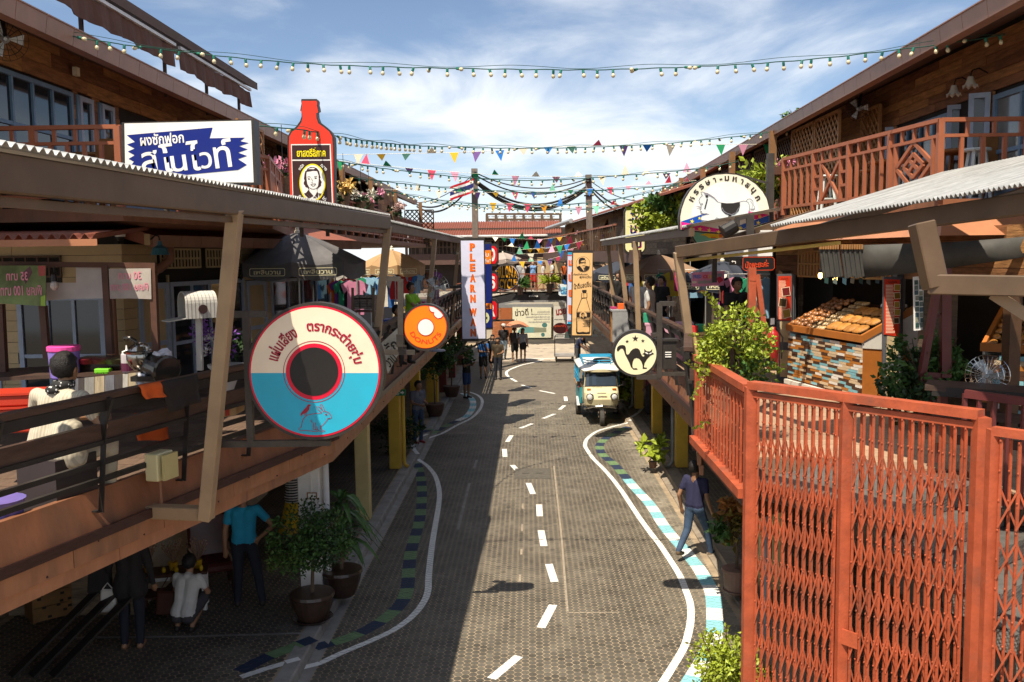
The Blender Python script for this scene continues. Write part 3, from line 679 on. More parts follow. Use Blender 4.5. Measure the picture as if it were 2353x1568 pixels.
# ---------- left building ----------
lb=thing('market_building','dark plank two-storey market building with blue windows, left side','building',(-7,16,0))
LW=((-6.5,8.0),(-6.5,45.0))
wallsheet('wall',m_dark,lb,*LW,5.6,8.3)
ZT=7.5; hol=[(11.3-8,13.25-8,5.75,ZT),(13.4-8,13.85-8,5.75,ZT),(14.1-8,14.6-8,5.75,ZT),(14.75-8,17.2-8,5.75,ZT)]
planks(lb,(-6.5,8.0),(-6.5,24.0),5.75,8.15,.2,m_wood,hol,2.2,seed=4)
window(lb,*LW,2.6,5.22,5.95,ZT,5,2,m_blue,.06,mid=6.85); window(lb,*LW,6.78,9.15,5.95,7.3,5,2,m_blue,.06,mid=6.8)
for s in (5.42,6.12):
    window(lb,*LW,s,s+.42,5.80,ZT,1,2,m_pblue,.07,'door',mid=6.6); wallsheet('door_recess',m_blue,lb,(-6.5,8+s-.1),(-6.5,8+s-.02),5.8,ZT,.03)
eave(lb,(-5.5,8.0),(-5.5,45.0),7.66,1.3,3.2)
# near end of the gutter is chipped; hanging cage fan below it
# upper floor slabs and balconies
slab('balcony_floor',m_brown2,lb,[(-9.5,11.0),(-4.86,11.0),(-4.06,14.6),(-5.0,19.3),(-5.0,45),(-9.5,45)],5.58,5.74)
bal=thing('balcony_rail','red-brown timber balcony railing behind the white and blue sign','railing',(-5,12,5.75))
bal_rail(bal,(-9.0,11.05),(-4.90,11.05),style='bbxb'); bal_rail(bal,(-4.90,11.05),(-4.10,14.6),style='bxb',first=False); bal_rail(bal,(-4.10,14.6),(-5.05,19.3),style='bxbb',first=False)
bal2=thing('balcony_rail','far red-brown balcony railing beyond the red bottle sign','railing',(-5,22,5.75)); bal_rail(bal2,(-5.05,19.4),(-5.05,44),style='xb')
for i,(y0,y1) in enumerate([(19.4,22.0),(22.0,25.8),(25.8,30.5),(30.5,36.0),(36,44.5)]):
    b=MB(); b.bx(-5.25,-5.10,y1-.07,y1+.07,5.75,7.75); b.build('timber_post',M('post_wood',(.24,.12,.05),.6,var=.2,scale=5),lb)
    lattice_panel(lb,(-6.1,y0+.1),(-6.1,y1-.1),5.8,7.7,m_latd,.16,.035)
lattice_panel(lb,(-5.2,16.6),(-5.2,18.2),6.3,7.6,m_lat,.2,.045)
lattice_panel(lb,(-6.0,45.0),(-4.6,45.0),5.7,7.4,m_latd,.22,.05)
planks(lb,(-5.35,33),(-5.35,38),5.75,7.7,.22,m_wood,(),2.4,seed=9)
# lower skirt roof
for nm,a,bb,c,d,mm in [('skirt_roof',(-9.5,9.4,5.36),(-4.45,9.4,5.36),(-5.7,13.9,5.60),(-9.5,13.9,5.60),m_rust)]:
    corr(nm,mm,lb,a,bb,c,d,44,.03)
b=MB(); b.add([(-9.5,9.38,5.26),(-4.43,9.38,5.26),(-4.43,9.38,5.33),(-9.5,9.38,5.33)],[(0,1,2,3)]); b.build('flashing',m_rustl,lb)
GA,GB=(-5.55,13.5),(-3.95,21.2)
b=MB(); b.add([(GA[0],GA[1],5.50),(GB[0],GB[1],5.50),(GB[0]-1.0,GB[1]+.2,5.80),(GA[0]-1.0,GA[1]+.2,5.80)],[(0,1,2,3)]); b.build('skirt_roof',m_rust,lb)
eave(lb,GA,GB,5.30,.25,.9,m_rust,.55,.16)
b=MB(); b.tube([(-5.62,14.3,5.35),(-5.62,14.3,5.1),(-5.7,14.1,4.98),(-6.1,13.3,4.72),(-6.1,13.25,4.5),(-6.1,13.25,2.95)],.07,10); b.build('drain_pipe',m_gut,lb,smooth=True)
# lower shop walls
WA,WB,WC=(-9.5,13.45),(-6.0,13.45),(-4.5,21.2)
wallsheet('wall',m_dark,lb,WA,WB,2.95,5.5); wallsheet('wall',m_dark,lb,WB,WC,2.95,5.5)
def S_(u,v): return sOf(WB,WC,u,v)
h2=[(.35,1.15,2.95,4.75),(1.2,3.6,2.95,4.75),(3.7,4.5,2.95,4.7),(4.7,7.6,2.95,4.7),(.9,3.5,4.95,5.3)]
planks(lb,WB,WC,2.95,5.35,.16,m_cream,h2,3.0,seed=5,th=.03,name='siding_board')
planks(lb,(-9.5,13.45),(-6.0,13.45),2.95,5.35,.16,m_cream,[(.3,1.6,2.95,4.6),(1.9,3.2,2.95,4.6),(.2,2.6,4.85,5.2)],3.0,seed=6,name='siding_board')
window(lb,WA,WB,.3,1.6,2.95,4.6,3,2,m_pblue,.07,mid=3.7); window(lb,WA,WB,1.9,3.2,2.95,4.6,3,2,m_pblue,.07,mid=3.7)
window(lb,WB,WC,1.2,3.6,2.95,4.75,4,2,m_pblue,.07,mid=3.75); window(lb,WB,WC,4.7,7.6,2.95,4.7,4,2,m_pblue,.06,mid=3.8)
window(lb,WB,WC,.35,1.15,2.95,4.75,1,2,m_pblue,.09,'door',mid=3.8,fill=m_cream); window(lb,WB,WC,3.7,4.5,2.95,4.7,1,2,m_pblue,.09,'door',mid=3.8,fill=m_cream)
def grille(parent,a,b,s0,s1,z0,z1,k,mat):
    t,n,l=plan(a,b); A=Vector((a[0],a[1],0)); m=MB(); T=lambda s,z:A+t*s+n*.03+Vector((0,0,z))
    for i in range(k+1): m.beam(T(s0+(s1-s0)*i/k,z0),T(s0+(s1-s0)*i/k,z1),.025,.025)
    for z in (z0,(z0+z1)/2,z1): m.beam(T(s0,z),T(s1,z),.03,.03)
    m.build('vent_grille',mat,parent)
grille(lb,WB,WC,.95,2.1,4.98,5.28,12,m_cream); grille(lb,WB,WC,2.3,3.5,4.98,5.28,12,m_cream); grille(lb,WA,WB,.2,2.6,4.88,5.18,14,m_latd)
# ground-floor shop front under the walkway
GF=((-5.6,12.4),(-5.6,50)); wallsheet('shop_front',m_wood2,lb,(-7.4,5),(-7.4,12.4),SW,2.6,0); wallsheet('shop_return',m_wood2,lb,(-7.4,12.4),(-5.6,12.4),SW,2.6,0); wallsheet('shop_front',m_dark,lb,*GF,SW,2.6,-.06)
planks(lb,(-5.6,12.4),(-5.6,19.0),SW,2.55,.19,m_creaml,[(3.6,5.2,SW,2.3)],3.4,seed=12,name='siding_board')
planks(lb,(-5.6,19.0),(-5.6,34),SW,2.55,.25,m_wood2,[(2,4,SW,2.3),(6,9,SW,2.3),(11,14,SW,2.3)],3.4,seed=13)
# rooftop awning on the left roof
aw=thing('roll_awning','brown roll-up awning mounted above the left roof edge','awning',(-6,14,8.5))
wy0,wy1=9.0,20.1
for y0,y1 in ((9.0,15.85),(16.05,20.1)):
    m=MB(); K=int((y1-y0)/.15); vs=[]
    for i in range(K+1):
        y=y0+(y1-y0)*i/K; w=.012*math.sin(i*1.9)+.01*math.sin(i*.7)
        z=8.72+(.02*math.sin(i*.43)); vs+=[(-6.0+w,y,z),(-5.97+w*2,y,z-.34-.02*math.sin(i*.9))]
    m.add(vs,[(2*i,2*i+2,2*i+3,2*i+1) for i in range(K)]); o=m.build('valance',M('awning_cloth',(.12,.055,.038),.85,var=.2,scale=3),aw)
    s=o.modifiers.new('thick','SOLIDIFY'); s.thickness=.01
    b=MB(); b.beam((-5.97,y0,8.75),(-5.97,y1,8.75),.05,.05); b.build('front_bar',M('white_bar',(.7,.7,.7),.4),aw)
b=MB(); b.add([(-5.9,9,8.80),(-5.9,20.4,8.80),(-7.6,20.4,9.55),(-7.6,9,9.55),(-5.9,9,8.95),(-5.9,20.4,8.95),(-7.6,20.4,9.7),(-7.6,9,9.7)],[(0,1,2,3),(7,6,5,4),(0,4,5,1),(1,5,6,2),(3,2,6,7),(0,3,7,4)]); b.build('hood',m_roof,aw)
for y in (9.5,13,15.95,18,20.0): b=MB(); b.beam((-6.2,y,7.9),(-6.2,y,8.85),.05,.05); b.build('support',m_steeld,aw)
# ---------- right building ----------
rb=thing('market_building','brown plank two-storey market building with blue windows, right side','building',(7,16,0))
RW=((6.5,46.0),(6.5,8.0)); SR=lambda y:46.0-y
wallsheet('wall',m_dark,rb,*RW,5.6,8.2)
planks(rb,(6.5,19.5),(6.5,8.0),5.75,8.1,.13,m_wood,[(19.5-13.1,19.5-8.9,5.75,7.26),(19.5-14.5,19.5-13.3,5.75,7.26),(19.5-16.5,19.5-14.5,5.75,7.26)],1.9,seed=21)
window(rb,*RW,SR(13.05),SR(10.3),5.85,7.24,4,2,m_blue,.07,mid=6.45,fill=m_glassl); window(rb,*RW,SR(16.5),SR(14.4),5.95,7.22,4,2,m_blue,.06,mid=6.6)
def leafdoor(parent,u0,u1,v0,v1,Y,mat,ang):
    p=Py((u0+u1)/2,(v0+v1)/2,Y); q0=Py(u0,v0,Y); q1=Py(u1,v1,Y); w=abs(q1.x-q0.x)+.05
    a=(p.x-w/2*math.cos(ang),Y-w/2*math.sin(ang)); b2=(p.x+w/2*math.cos(ang),Y+w/2*math.sin(ang)); window(parent,a,b2,0,w,5.78,7.3,1,2,mat,.07,'door',mid=6.5)
for u0,u1,Y in ((2232,2262,13.2),(2183,2216,14.2),(2040,2062,16.6)): leafdoor(rb,u0,u1,240,440,Y,m_pblue,rad(-25))
eave(rb,(6.1,44.0),(5.16,8.6),7.66,1.3,3.2)
slab('balcony_floor',m_brown2,rb,[(9.5,11.5),(9.5,46),(5.3,46),(5.22,19.7),(4.42,16.0),(5.08,11.5)],5.58,5.74)
br=thing('balcony_rail','red-brown timber balcony railing with diamond and cross panels on the right','railing',(5,14,5.75))
bal_rail(br,(5.08,11.5),(4.42,16.0),style='dbxb'); bal_rail(br,(9.0,11.5),(5.08,11.5),style='bbbb',first=False); bal_rail(br,(4.42,16.0),(5.22,19.7),style='bb',first=False)
bal_rail(thing('balcony_rail','far balcony railing on the right behind the yellow vertical sign','railing',(5,25,5.75)),(5.26,20),(5.3,40),style='bx')
for y0,y1,x in ((17.2,18.6,5.75),(18.7,20.2,5.75),(16.7,17.6,6.3)):
    lattice_panel(rb,(x,y1),(x,y0),5.8,7.7,m_lat,.2,.045)
for i in range(6):
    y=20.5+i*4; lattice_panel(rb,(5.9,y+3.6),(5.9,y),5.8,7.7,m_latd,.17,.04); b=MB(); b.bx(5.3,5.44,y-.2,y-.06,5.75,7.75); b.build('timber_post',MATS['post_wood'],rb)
b=MB(); b.add([(9.5,10.9,5.28),(4.85,10.9,5.28),(4.05,16.0,5.28),(4.95,20,5.28),(5.35,19.8,5.66),(4.5,16.0,5.66),(5.15,11.5,5.66),(9.5,11.5,5.66)],[(0,1,6,7),(1,2,5,6),(2,3,4,5)]); b.build('skirt_roof',m_rustl,rb)
# right lower shop fronts: posts, dark openings, grilles
RA,RB_=(4.30,15.6),(5.75,10.3)
sh=lambda u,v: sOf(RA,RB_,u,v)
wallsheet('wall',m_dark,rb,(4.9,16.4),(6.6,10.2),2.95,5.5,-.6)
planks(rb,(4.35,16.2),RB_,4.72,5.4,.17,m_wood,(),2,seed=31,th=.04)
tR,nR,lR=plan(RA,RB_)
def onR(s,o,z): return Vector((RA[0],RA[1],0))+tR*s+nR*o+Vector((0,0,z))
for s,w,m in ((.0,.16,m_latd),(2.95,.14,M('grey_timber',(.12,.12,.125),.6,var=.15,scale=6)),(3.75,.5,m_wood2),(5.0,.16,m_latd)):
    b=MB(); b.beam(onR(s,-.05,2.95),onR(s,-.05,4.8),w,.12,up=tR); b.build('timber_post',m,rb)
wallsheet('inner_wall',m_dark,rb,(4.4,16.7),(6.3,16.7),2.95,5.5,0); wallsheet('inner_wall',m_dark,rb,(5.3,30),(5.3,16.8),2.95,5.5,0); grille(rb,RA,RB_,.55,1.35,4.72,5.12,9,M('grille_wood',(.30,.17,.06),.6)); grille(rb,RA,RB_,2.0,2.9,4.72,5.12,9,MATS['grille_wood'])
b=MB(); b.beam(onR(.9,-.75,4.22),onR(2.2,-.75,4.22),.25,.03); b.build('shelf',M('shelf_wood',(.4,.3,.2),.6),rb)
planks(rb,(4.9,24),(4.9,16.5),2.95,5.4,.2,m_wood2,[(.5,6.8,2.95,5.0)],2.4,seed=33)
planks(rb,(5.0,44),(5.0,24),2.95,5.4,.25,m_wood2,[(1,5,2.95,4.9),(6,11,2.95,4.9),(12,19,2.95,4.9)],2.4,seed=34)
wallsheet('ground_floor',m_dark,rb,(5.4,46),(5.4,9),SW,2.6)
planks(rb,(5.4,34),(5.4,10),SW,2.55,.22,m_creaml,[(3,6,SW,2.2),(9,12,SW,2.2)],3,seed=35,name='siding_board')
# ================= signs =================
def P_(name,h,rough=.35,**k): return M(name,H(h),rough,var=.06,scale=3,dirt=.10,**k)
s_blk=P_('sign_black','1d1a19',.45); s_rim=M('sign_rim',(.035,.03,.026),.45,var=.25,scale=8,dirt=.2); s_wht=P_('sign_white','f2efe8'); s_cream=P_('sign_cream','ecd9c0'); s_cyan=P_('sign_cyan','27a9c9'); s_crim=P_('sign_crimson','d40a35'); s_dred=P_('sign_dark_red','9c1230')
s_blue=P_('sign_blue','0a2079'); s_red=P_('sign_red','ea3a24'); s_mar=P_('sign_maroon','3d2422'); s_yel=P_('sign_yellow','f6e012'); s_org=P_('sign_orange','f48317'); s_lil=P_('sign_lilac','d9d9ee'); s_lcr=P_('sign_lemon','f3ebc0'); s_ink=P_('sign_ink','2b2521'); s_tan=P_('sign_tan','f0c184'); s_mag=P_('sign_magenta','f0148c'); s_royal=P_('sign_royal','0b4aa8'); s_star=P_('sign_star','f8e12a'); s_gry=P_('sign_grey','8b8891'); s_nav=P_('sign_navy','15246b'); s_pale=P_('sign_pale','efe7cf'); s_teal=P_('sign_teal','7fd8cc'); s_mgrey=P_('sign_light_grey','dfe4e2')
m_brk=M('bracket_steel',(.06,.05,.042),.5,metal=.2,var=.25,scale=8,dirt=.3)
class TR:
    """tracing of flat print on a sign face standing at distance Y and facing down the street"""
    def __init__(s,ox,oy,k,Y): s.o=(ox,oy,k); s.Y=Y; s.n=0
    def p(s,x,y,lift=0.):
        ox,oy,k=s.o; return Py((ox+x/k)/1.7407,(oy+y/k)/1.7407,s.Y)+Vector((0,-lift,0))
    def m(s,x=500,y=500): return (s.p(x+100,y)-s.p(x,y)).length/100
    def poly(s,pts,mat,par,name='print',lift=.003):
        b=MB(); b.poly([s.p(x,y,lift) for x,y in pts]); o=b.build(name,mat,par)
        if o.data.polygons[0].normal.y>0: o.data.flip_normals()
        return o
    def line(s,pts,w,mat,par,name='line_art',lift=.004,close=False):
        b=MB(); q=[s.p(x,y,lift) for x,y in pts]; 
        if close: q.append(q[0])
        W=w*s.m(*pts[0]); k=len(q); vs=[]
        for i,c in enumerate(q):
            d=q[min(i+1,k-1)]-q[max(i-1,0)]; 
            if d.length<1e-9: d=Vector((1,0,0))
            d.normalize(); n=Vector((-d.z,0,d.x)); vs+=[c+n*W/2,c-n*W/2]
        b.add(vs,[(2*i+1,2*i+3,2*i+2,2*i) for i in range(k-1)]); return b.build(name,mat,par)
    def box(s,pts,d,mat,par,name='case',lift=0.,out=0.):
        b=MB(); q=[s.p(x,y,lift) for x,y in pts]; c=sum(q,Vector())/len(q)
        if out: q=[v+(v-c).normalized()*out for v in q]
        k=len(q); ar=sum(q[i].x*q[(i+1)%k].z-q[(i+1)%k].x*q[i].z for i in range(k))
        if ar<0: q=q[::-1]
        b.add(q+[v+Vector((0,d,0)) for v in q],[tuple(range(k)),tuple(range(2*k-1,k-1,-1))]+[((i+1)%k,i,k+i,k+(i+1)%k) for i in range(k)]); return b.build(name,mat,par)
    def txt(s,body,x,y,w,h,mat,par,rot=0,lift=.005,bold=.012,shear=0.,arc=None):
        T=frame(s.p(x,y),(0,-1,0)); k=s.m(x,y); return text(body,T,w*k if w else None,h*k if h else None,mat,par,bold=bold,shear=shear,lift=lift,rot=rad(rot),arc=arc)
def ell(cx,cy,rx,ry,n=48,a0=0,a1=360): return [(cx+rx*math.cos(rad(a0+(a1-a0)*i/n)),cy-ry*math.sin(rad(a0+(a1-a0)*i/n))) for i in range(n if a1-a0==360 else n+1)]
def star(cx,cy,r,a=90): return [(cx+(r if i%2==0 else r*.4)*math.cos(rad(a+36*i)),cy-(r if i%2==0 else r*.4)*math.sin(rad(a+36*i))) for i in range(10)]
def sgn(name,label,t,x,y,cat='sign'): 
    p=t.p(x,y); return thing(name,label,cat,(p.x,p.y,p.z))
# white and blue washing-powder light box
t=TR(0,0,1.742,10.6); g=sgn('lightbox_sign','white lightbox sign with blue zigzag Thai lettering above the left canopy',t,1310,1275)
fc=[(868,862),(1750,842),(1768,1272),(875,1272)]; t.box(fc,.2,s_rim,g,out=.035); t.poly(fc,s_wht,g,'face',.004)
t.poly([(885,943),(1483,890),(1462,965),(1708,960),(1675,985),(1735,998),(1668,1020),(1728,1042),(1660,1065),(1724,1088),(1660,1110),(1722,1150),(1660,1186),(1160,1232),(905,1245),(938,1200),(900,1170),(935,1128),(897,1108),(940,1083),(892,1057),(940,1036),(886,1008),(942,990)],s_blue,g,'blue_patch',.007)
t.txt('ผงซักฟอก',1130,968,305,78,s_wht,g,3.5,.010,.02); [t.txt(c_,x_,y_,w_,h_,s_wht,g,6,.010,.012) for c_,x_,y_,w_,h_ in (('ส',1045,1130,120,150),('โ',1165,1102,95,195),('น',1248,1140,110,110),('ไ',1348,1088,85,205),('ว',1437,1118,82,112),('ท์',1555,1070,130,195))]
b=MB(); p=t.p(1310,1272); b.beam(p+Vector((-.3,.1,-.02)),p+Vector((-.3,.1,-.4)),.05); b.beam(p+Vector((.4,.1,-.02)),p+Vector((.4,.1,-.4)),.05); b.build('support',m_brk,g)
# red bottle
t=TR(1000,300,1.742,14.0); g=sgn('bottle_sign','red bottle-shaped tonic sign with a smiling woman in an oval',t,436,950)
ob=[(362,182),(462,182),(468,195),(466,215),(472,240),(474,262),(462,268),(464,305),(475,338),(515,366),(552,396),(572,432),(577,500),(584,800),(588,940),(560,975),(300,960),(283,905),(272,500),(274,432),(294,396),(333,367),(358,332),(366,302),(364,270),(356,262),(359,238),(363,215),(360,195)]
t.box(ob,.16,s_rim,g,out=.03); t.poly(ob,s_red,g,'face',.004)
t.poly([(286,484),(562,482),(580,912),(300,905)],s_wht,g,'label_border',.007); t.poly([(292,491),(556,489),(558,589),(294,590)],s_mar,g,'label',.009); t.poly([(295,600),(560,598),(572,905),(304,898)],s_mar,g,'label',.009)
t.txt('ยาสตรีสี่ภาค',427,540,200,62,s_yel,g,0,.013,.03)
t2=TR(1170,640,8.711,14.0)
t2.poly(ell(702,800,458,662),s_yel,g,'oval_ring',.011); t2.poly(ell(702,800,412,612),s_wht,g,'oval',.013)
def L2(pts,w=16): t2.line(pts,w,s_mar,g,'portrait_line',.017)
def F2(pts,lift=.016,m=s_mar): t2.poly(pts,m,g,'portrait',lift)
F2([(490,380),(530,310),(640,250),(780,265),(860,300),(940,400),(960,520),(985,610),(960,660),(1025,770),(1000,840),(1005,900),(930,960),(880,1010),(860,980),(900,900),(920,720),(915,540),(860,390),(720,380),(620,400),(500,420),(485,520),(500,700),(520,830),(590,960),(570,1030),(530,970),(460,950),(440,890),(400,850),(400,780),(430,735),(405,650),(430,480),(455,400)])
F2([(560,330),(600,300),(700,285),(790,300),(760,330),(640,325)],.018,s_wht)
for q in [[(525,605),(580,583),(640,605)],[(760,600),(810,570),(870,575)],[(660,650),(690,690),(697,745)],[(670,785),(690,800),(710,785)],[(640,865),(735,840),(820,840)],[(640,865),(720,920),(770,905),(820,840)],[(600,970),(660,1010),(740,1025),(820,1005),(870,960)],[(585,1000),(580,1090)],[(860,980),(865,1070)]]: L2(q)
F2([(535,660),(580,645),(625,665),(600,690),(555,685)]); F2([(770,645),(815,610),(865,635),(830,660),(790,660)])
F2([(560,1050),(740,1260),(640,1320),(480,1150)]); F2([(870,1095),(915,1190),(890,1330),(790,1260),(850,1150)]); F2([(410,1175),(480,1150),(640,1330),(560,1340),(440,1230)]); F2([(915,1140),(940,1170),(1020,1175),(940,1285)]); F2([(720,1335),(780,1270),(850,1335)])
for s_,x,y,w,h,r in (('เหนือ',305,250,230,110,47),('กลาง',1095,270,260,100,-47),('อีสาน',320,1350,270,120,-45),('ใต้',1125,1350,150,120,-40)): t2.txt(s_,x,y,w,h,s_wht,g,r,.015,.02)
b=MB(); p=t.p(436,965); b.beam(p+Vector((-.2,.1,.05)),p+Vector((-.2,.1,-.35)),.05); b.beam(p+Vector((.2,.1,.05)),p+Vector((.2,.1,-.35)),.05); b.build('support',m_brk,g)
# round record
t=TR(1000,1200,2.7037,8.2); g=sgn('record_sign','large round record sign, cream above and cyan below, with rabbit and bird',t,702,1500)
t.box(ell(704,772,745,745,64),.15,s_rim,g,out=0); t.poly(ell(702,772,710,712,64),s_crim,g,'red_edge',.004)
R_=690; t.poly([(702+R_*math.cos(rad(a)),772-R_*math.sin(rad(a))) for a in np.linspace(-1.5,181.5,40)],s_cream,g,'upper_half',.007)
t.poly([(702+R_*math.cos(rad(a)),772-R_*math.sin(rad(a))) for a in np.linspace(181.5,358.5,40)],s_cyan,g,'lower_half',.007)
t.line(ell(695,775,330,330,64),7,s_dred,g,'thin_ring',.010,True); t.poly(ell(695,775,305,305,56),s_crim,g,'hub_ring',.010); t.poly(ell(695,775,262,262,56),s_blk,g,'hub',.013)
k=t.m(700,770); t.txt('แผ่นเสียง',702,772,430,150,s_dred,g,0,.011,.03,arc=(482*k,rad(139),1)); t.txt('ตรากระต่ายชุ่ม',702,772,745,165,s_dred,g,0,.011,.03,arc=(480*k,rad(54),1))
def LR(pts,w=6): t.line(pts,w,s_dred,g,'rabbit_line',.011)
LR([(775,1222),(700,1228),(620,1245),(580,1285),(562,1340),(560,1375),(545,1380),(527,1395),(550,1415),(600,1410),(690,1420),(735,1420),(735,1405),(690,1400)]); LR([(780,1220),(735,1180),(718,1150),(750,1155),(785,1190),(800,1215)]); LR([(785,1190),(760,1130),(775,1125),(800,1165),(808,1192)]); LR([(800,1200),(850,1215),(880,1250),(885,1270),(870,1280),(840,1285),(835,1300),(800,1340),(770,1370),(775,1400),(818,1418),(790,1425),(745,1415),(722,1365)]); LR([(690,1330),(685,1400)]); LR([(712,1325),(705,1375),(720,1400)]); LR([(660,1300),(680,1330)]); LR([(770,1360),(765,1395)]); LR([(840,1278),(870,1282)])
t.poly(ell(825,1238,12,9,12),s_dred,g,'rabbit_eye',.011); t.poly([(665,1135),(645,1128),(628,1130),(618,1150),(590,1180),(570,1205),(552,1225),(550,1258),(585,1228),(615,1220),(640,1190),(648,1150)],s_dred,g,'bird',.011); LR([(590,1225),(600,1252)]); LR([(610,1222),(608,1248)])
b=MB(); c=t.p(702,772); 
for z in (.52,-.68): b.beam((c.x-.02 if z<0 else c.x-.45,8.30,c.z+z),(-2.75 if z>0 else -2.92,8.28,c.z+z),.05,.06)
b.beam((-2.58,8.29,c.z+.55),(-2.58,8.29,c.z-.70),.06); b.beam((c.x+.1,8.3,c.z-.68),(-2.9,8.28,c.z-.68),.05,.05); b.build('bracket',m_brk,g)
# donuts
t=TR(1000,1100,1.742,11.7); g=sgn('donut_sign','round orange doughnut sign with a bite out of it on a steel bracket',t,1225,520)
t.box(ell(1225,365,165,165,48),.12,s_rim,g); t.poly(ell(1222,364,150,150,48),s_red,g,'red_edge',.004); t.poly(ell(1222,364,146,146,48),s_org,g,'face',.007)
t.poly(ell(1225,365,60,62,32),s_red,g,'hole_ring',.010); t.poly(ell(1225,365,54,56,32),s_wht,g,'hole',.013)
bi=[(1250,220),(1255,245),(1268,258),(1285,258),(1283,275),(1292,290),(1310,302),(1330,298),(1345,283),(1330,262),(1305,240),(1280,226)]
t.poly([(1244,217),(1249,249),(1265,265),(1277,265),(1277,280),(1288,296),(1308,309),(1334,304),(1352,283),(1334,258),(1308,236),(1282,221)],s_red,g,'bite_edge',.010); t.poly(bi,s_wht,g,'bite',.013)
k=t.m(1225,365); t.txt('DONUTS',1225,365,250,32,s_red,g,0,.010,.01,arc=(103*k,rad(268),-1))
b=MB(); c=t.p(1225,365); p1=t.p(1050,30); p2=t.p(1050,530); b.beam(p1,p2,.07); q=t.p(950,25); b.beam(q,p1,.06); q=t.p(940,540); b.beam(q,t.p(1150,540),.06); b.beam(t.p(940,525),t.p(1050,530),.03); b.build('bracket',m_brk,g); b=MB(); b.box(t.p(1050,455)+Vector((0,-.03,0)),(.09,.1,.16)); b.build('switch_box',s_rim,g)
# cat
t=TR(2430,1300,7.127,12.0); g=sgn('cat_sign','round cream sign with an arched black cat and three stars',t,800,1480)
t.box(ell(798,815,660,668,56),.13,s_rim,g); t.poly(ell(798,825,600,600,56),s_blue,g,'blue_edge',.004); t.poly(ell(798,826,592,592,56),s_lcr,g,'face',.007)
for x,y,r in ((790,390,98),(556,472,56),(1005,456,58)): t.poly(star(x,y,r),s_ink,g,'star',.010)
t.poly([(260,700),(285,625),(350,580),(430,572),(490,590),(518,640),(525,740),(530,810),(550,840),(580,845),(615,820),(660,745),(720,690),(800,662),(870,675),(915,720),(945,810),(980,880),(1015,905),(1045,890),(1048,860),(1025,845),(985,835),(1048,790),(1040,685),(1120,752),(1210,755),(1275,685),(1255,775),(1325,825),(1270,845),(1210,880),(1120,980),(1055,1090),(1032,1200),(1060,1215),(1110,1215),(1128,1240),(1090,1250),(1000,1248),(995,1140),(960,1040),(900,965),(820,940),(755,965),(720,1040),(705,1150),(720,1220),(750,1240),(820,1230),(858,1262),(830,1272),(740,1275),(665,1200),(620,1080),(560,960),(500,850),(465,740),(435,680),(385,672),(340,710),(310,748),(275,750)],s_ink,g,'cat',.010)
t.poly([(1060,775),(1100,775),(1150,805),(1168,830),(1120,830),(1075,800)],s_wht,g,'eye',.013); t.poly([(1182,832),(1195,805),(1240,785),(1268,785),(1245,815),(1205,832)],s_wht,g,'eye',.013)
t=TR(2000,1100,1.742,12.0); b=MB(); b.beam(t.p(1110,195),t.p(1110,715),.07); b.beam(t.p(1110,200),t.p(1215,200),.06); b.beam(t.p(950,712),t.p(1120,712),.06,.06); b.beam(t.p(1110,690),t.p(1290,690),.05); b.beam(t.p(1060,420),t.p(1110,415),.05); b.build('bracket',m_brk,g)
b=MB(); c=t.p(1160,560)+Vector((0,.06,0)); b.box(c,(.26,.14,.36)); b.box(c+Vector((0,0,.2)),(.3,.18,.03)); o=b.build('ballast_box',s_rim,g); b=MB()
for i in range(3): b.box(c+Vector((.02,-.075,-.02+.03*i)),(.08,.012,.012))
b.build('louvre',s_wht,o)
# PLEARN WAN
t=TR(1840,960,3.732,26.3); g=sgn('vertical_sign','tall lilac lightbox with orange PLEARN WAN lettering',t,200,1480)
fc=[(12,12),(352,10),(380,1472),(38,1478)]; t.box(fc,.3,s_rim,g,out=.08); t.poly(fc,s_lil,g,'face',.01)
for ch,y in zip('PLEARNWAN',(108,262,413,570,722,875,1078,1230,1383)):
    x=182+ (y-108)*.009
    for dx,dy,m,lf in ((16,6,s_wht,.013),(8,3,P_('sign_shadow_red','c3261b'),.016),(0,0,P_('sign_letter_orange','f5701a'),.019)): t.txt(ch,x+dx,y+dy,76 if ch!='W' else 104,116,m,g,0,lf,.05)
b=MB(); q=t.p(200,1478); b.beam(q+Vector((-.2,.15,-.05)),q+Vector((-.55,.15,-.6)),.06); b.beam(q+Vector((.5,.15,0)),q+Vector((-.6,.15,-.5)),.05); b.beam(t.p(0,800)+Vector((0,.15,0)),t.p(-100,800)+Vector((0,.15,0)),.07); b.beam(t.p(0,200)+Vector((0,.15,0)),t.p(-100,200)+Vector((0,.15,0)),.07); b.build('bracket',m_brk,g)
# navy sign behind it
t=TR(1840,960,3.732,29.5); g=sgn('vertical_sign','navy vertical sign with orange bands just behind the lilac sign',t,400,1320)
fc=[(230,66),(462,62),(482,1308),(250,1318)]; t.box(fc,.25,s_rim,g,out=.07); t.poly(fc,s_nav,g,'face',.01); t.poly([(232,165),(462,152),(465,358),(234,366)],s_org,g,'orange_band',.014); t.poly([(240,950),(468,945),(470,1030),(243,1036)],s_org,g,'orange_band',.014)
t.txt('บั๊บ',375,215,110,75,s_wht,g,0,.018); t.txt('"ลั่น"',400,310,115,55,s_wht,g,0,.018); t.txt('ป่า',375,440,70,70,s_wht,g); t.txt('เวรีย',385,545,115,65,s_wht,g); t.txt('หนึ่งนว',385,988,120,60,s_nav,g,0,.018); t.poly(ell(380,1165,58,82,28),P_('sign_bird_disc','d7d79a'),g,'disc',.014); t.poly([(350,1180),(390,1150),(415,1150),(400,1165),(418,1185),(395,1178),(370,1195)],s_ink,g,'bird',.018)
b=MB(); q=t.p(300,700); b.beam(q+Vector((-.3,.1,0)),q+Vector((-1.2,.1,0)),.08); b.build('bracket',m_brk,g)
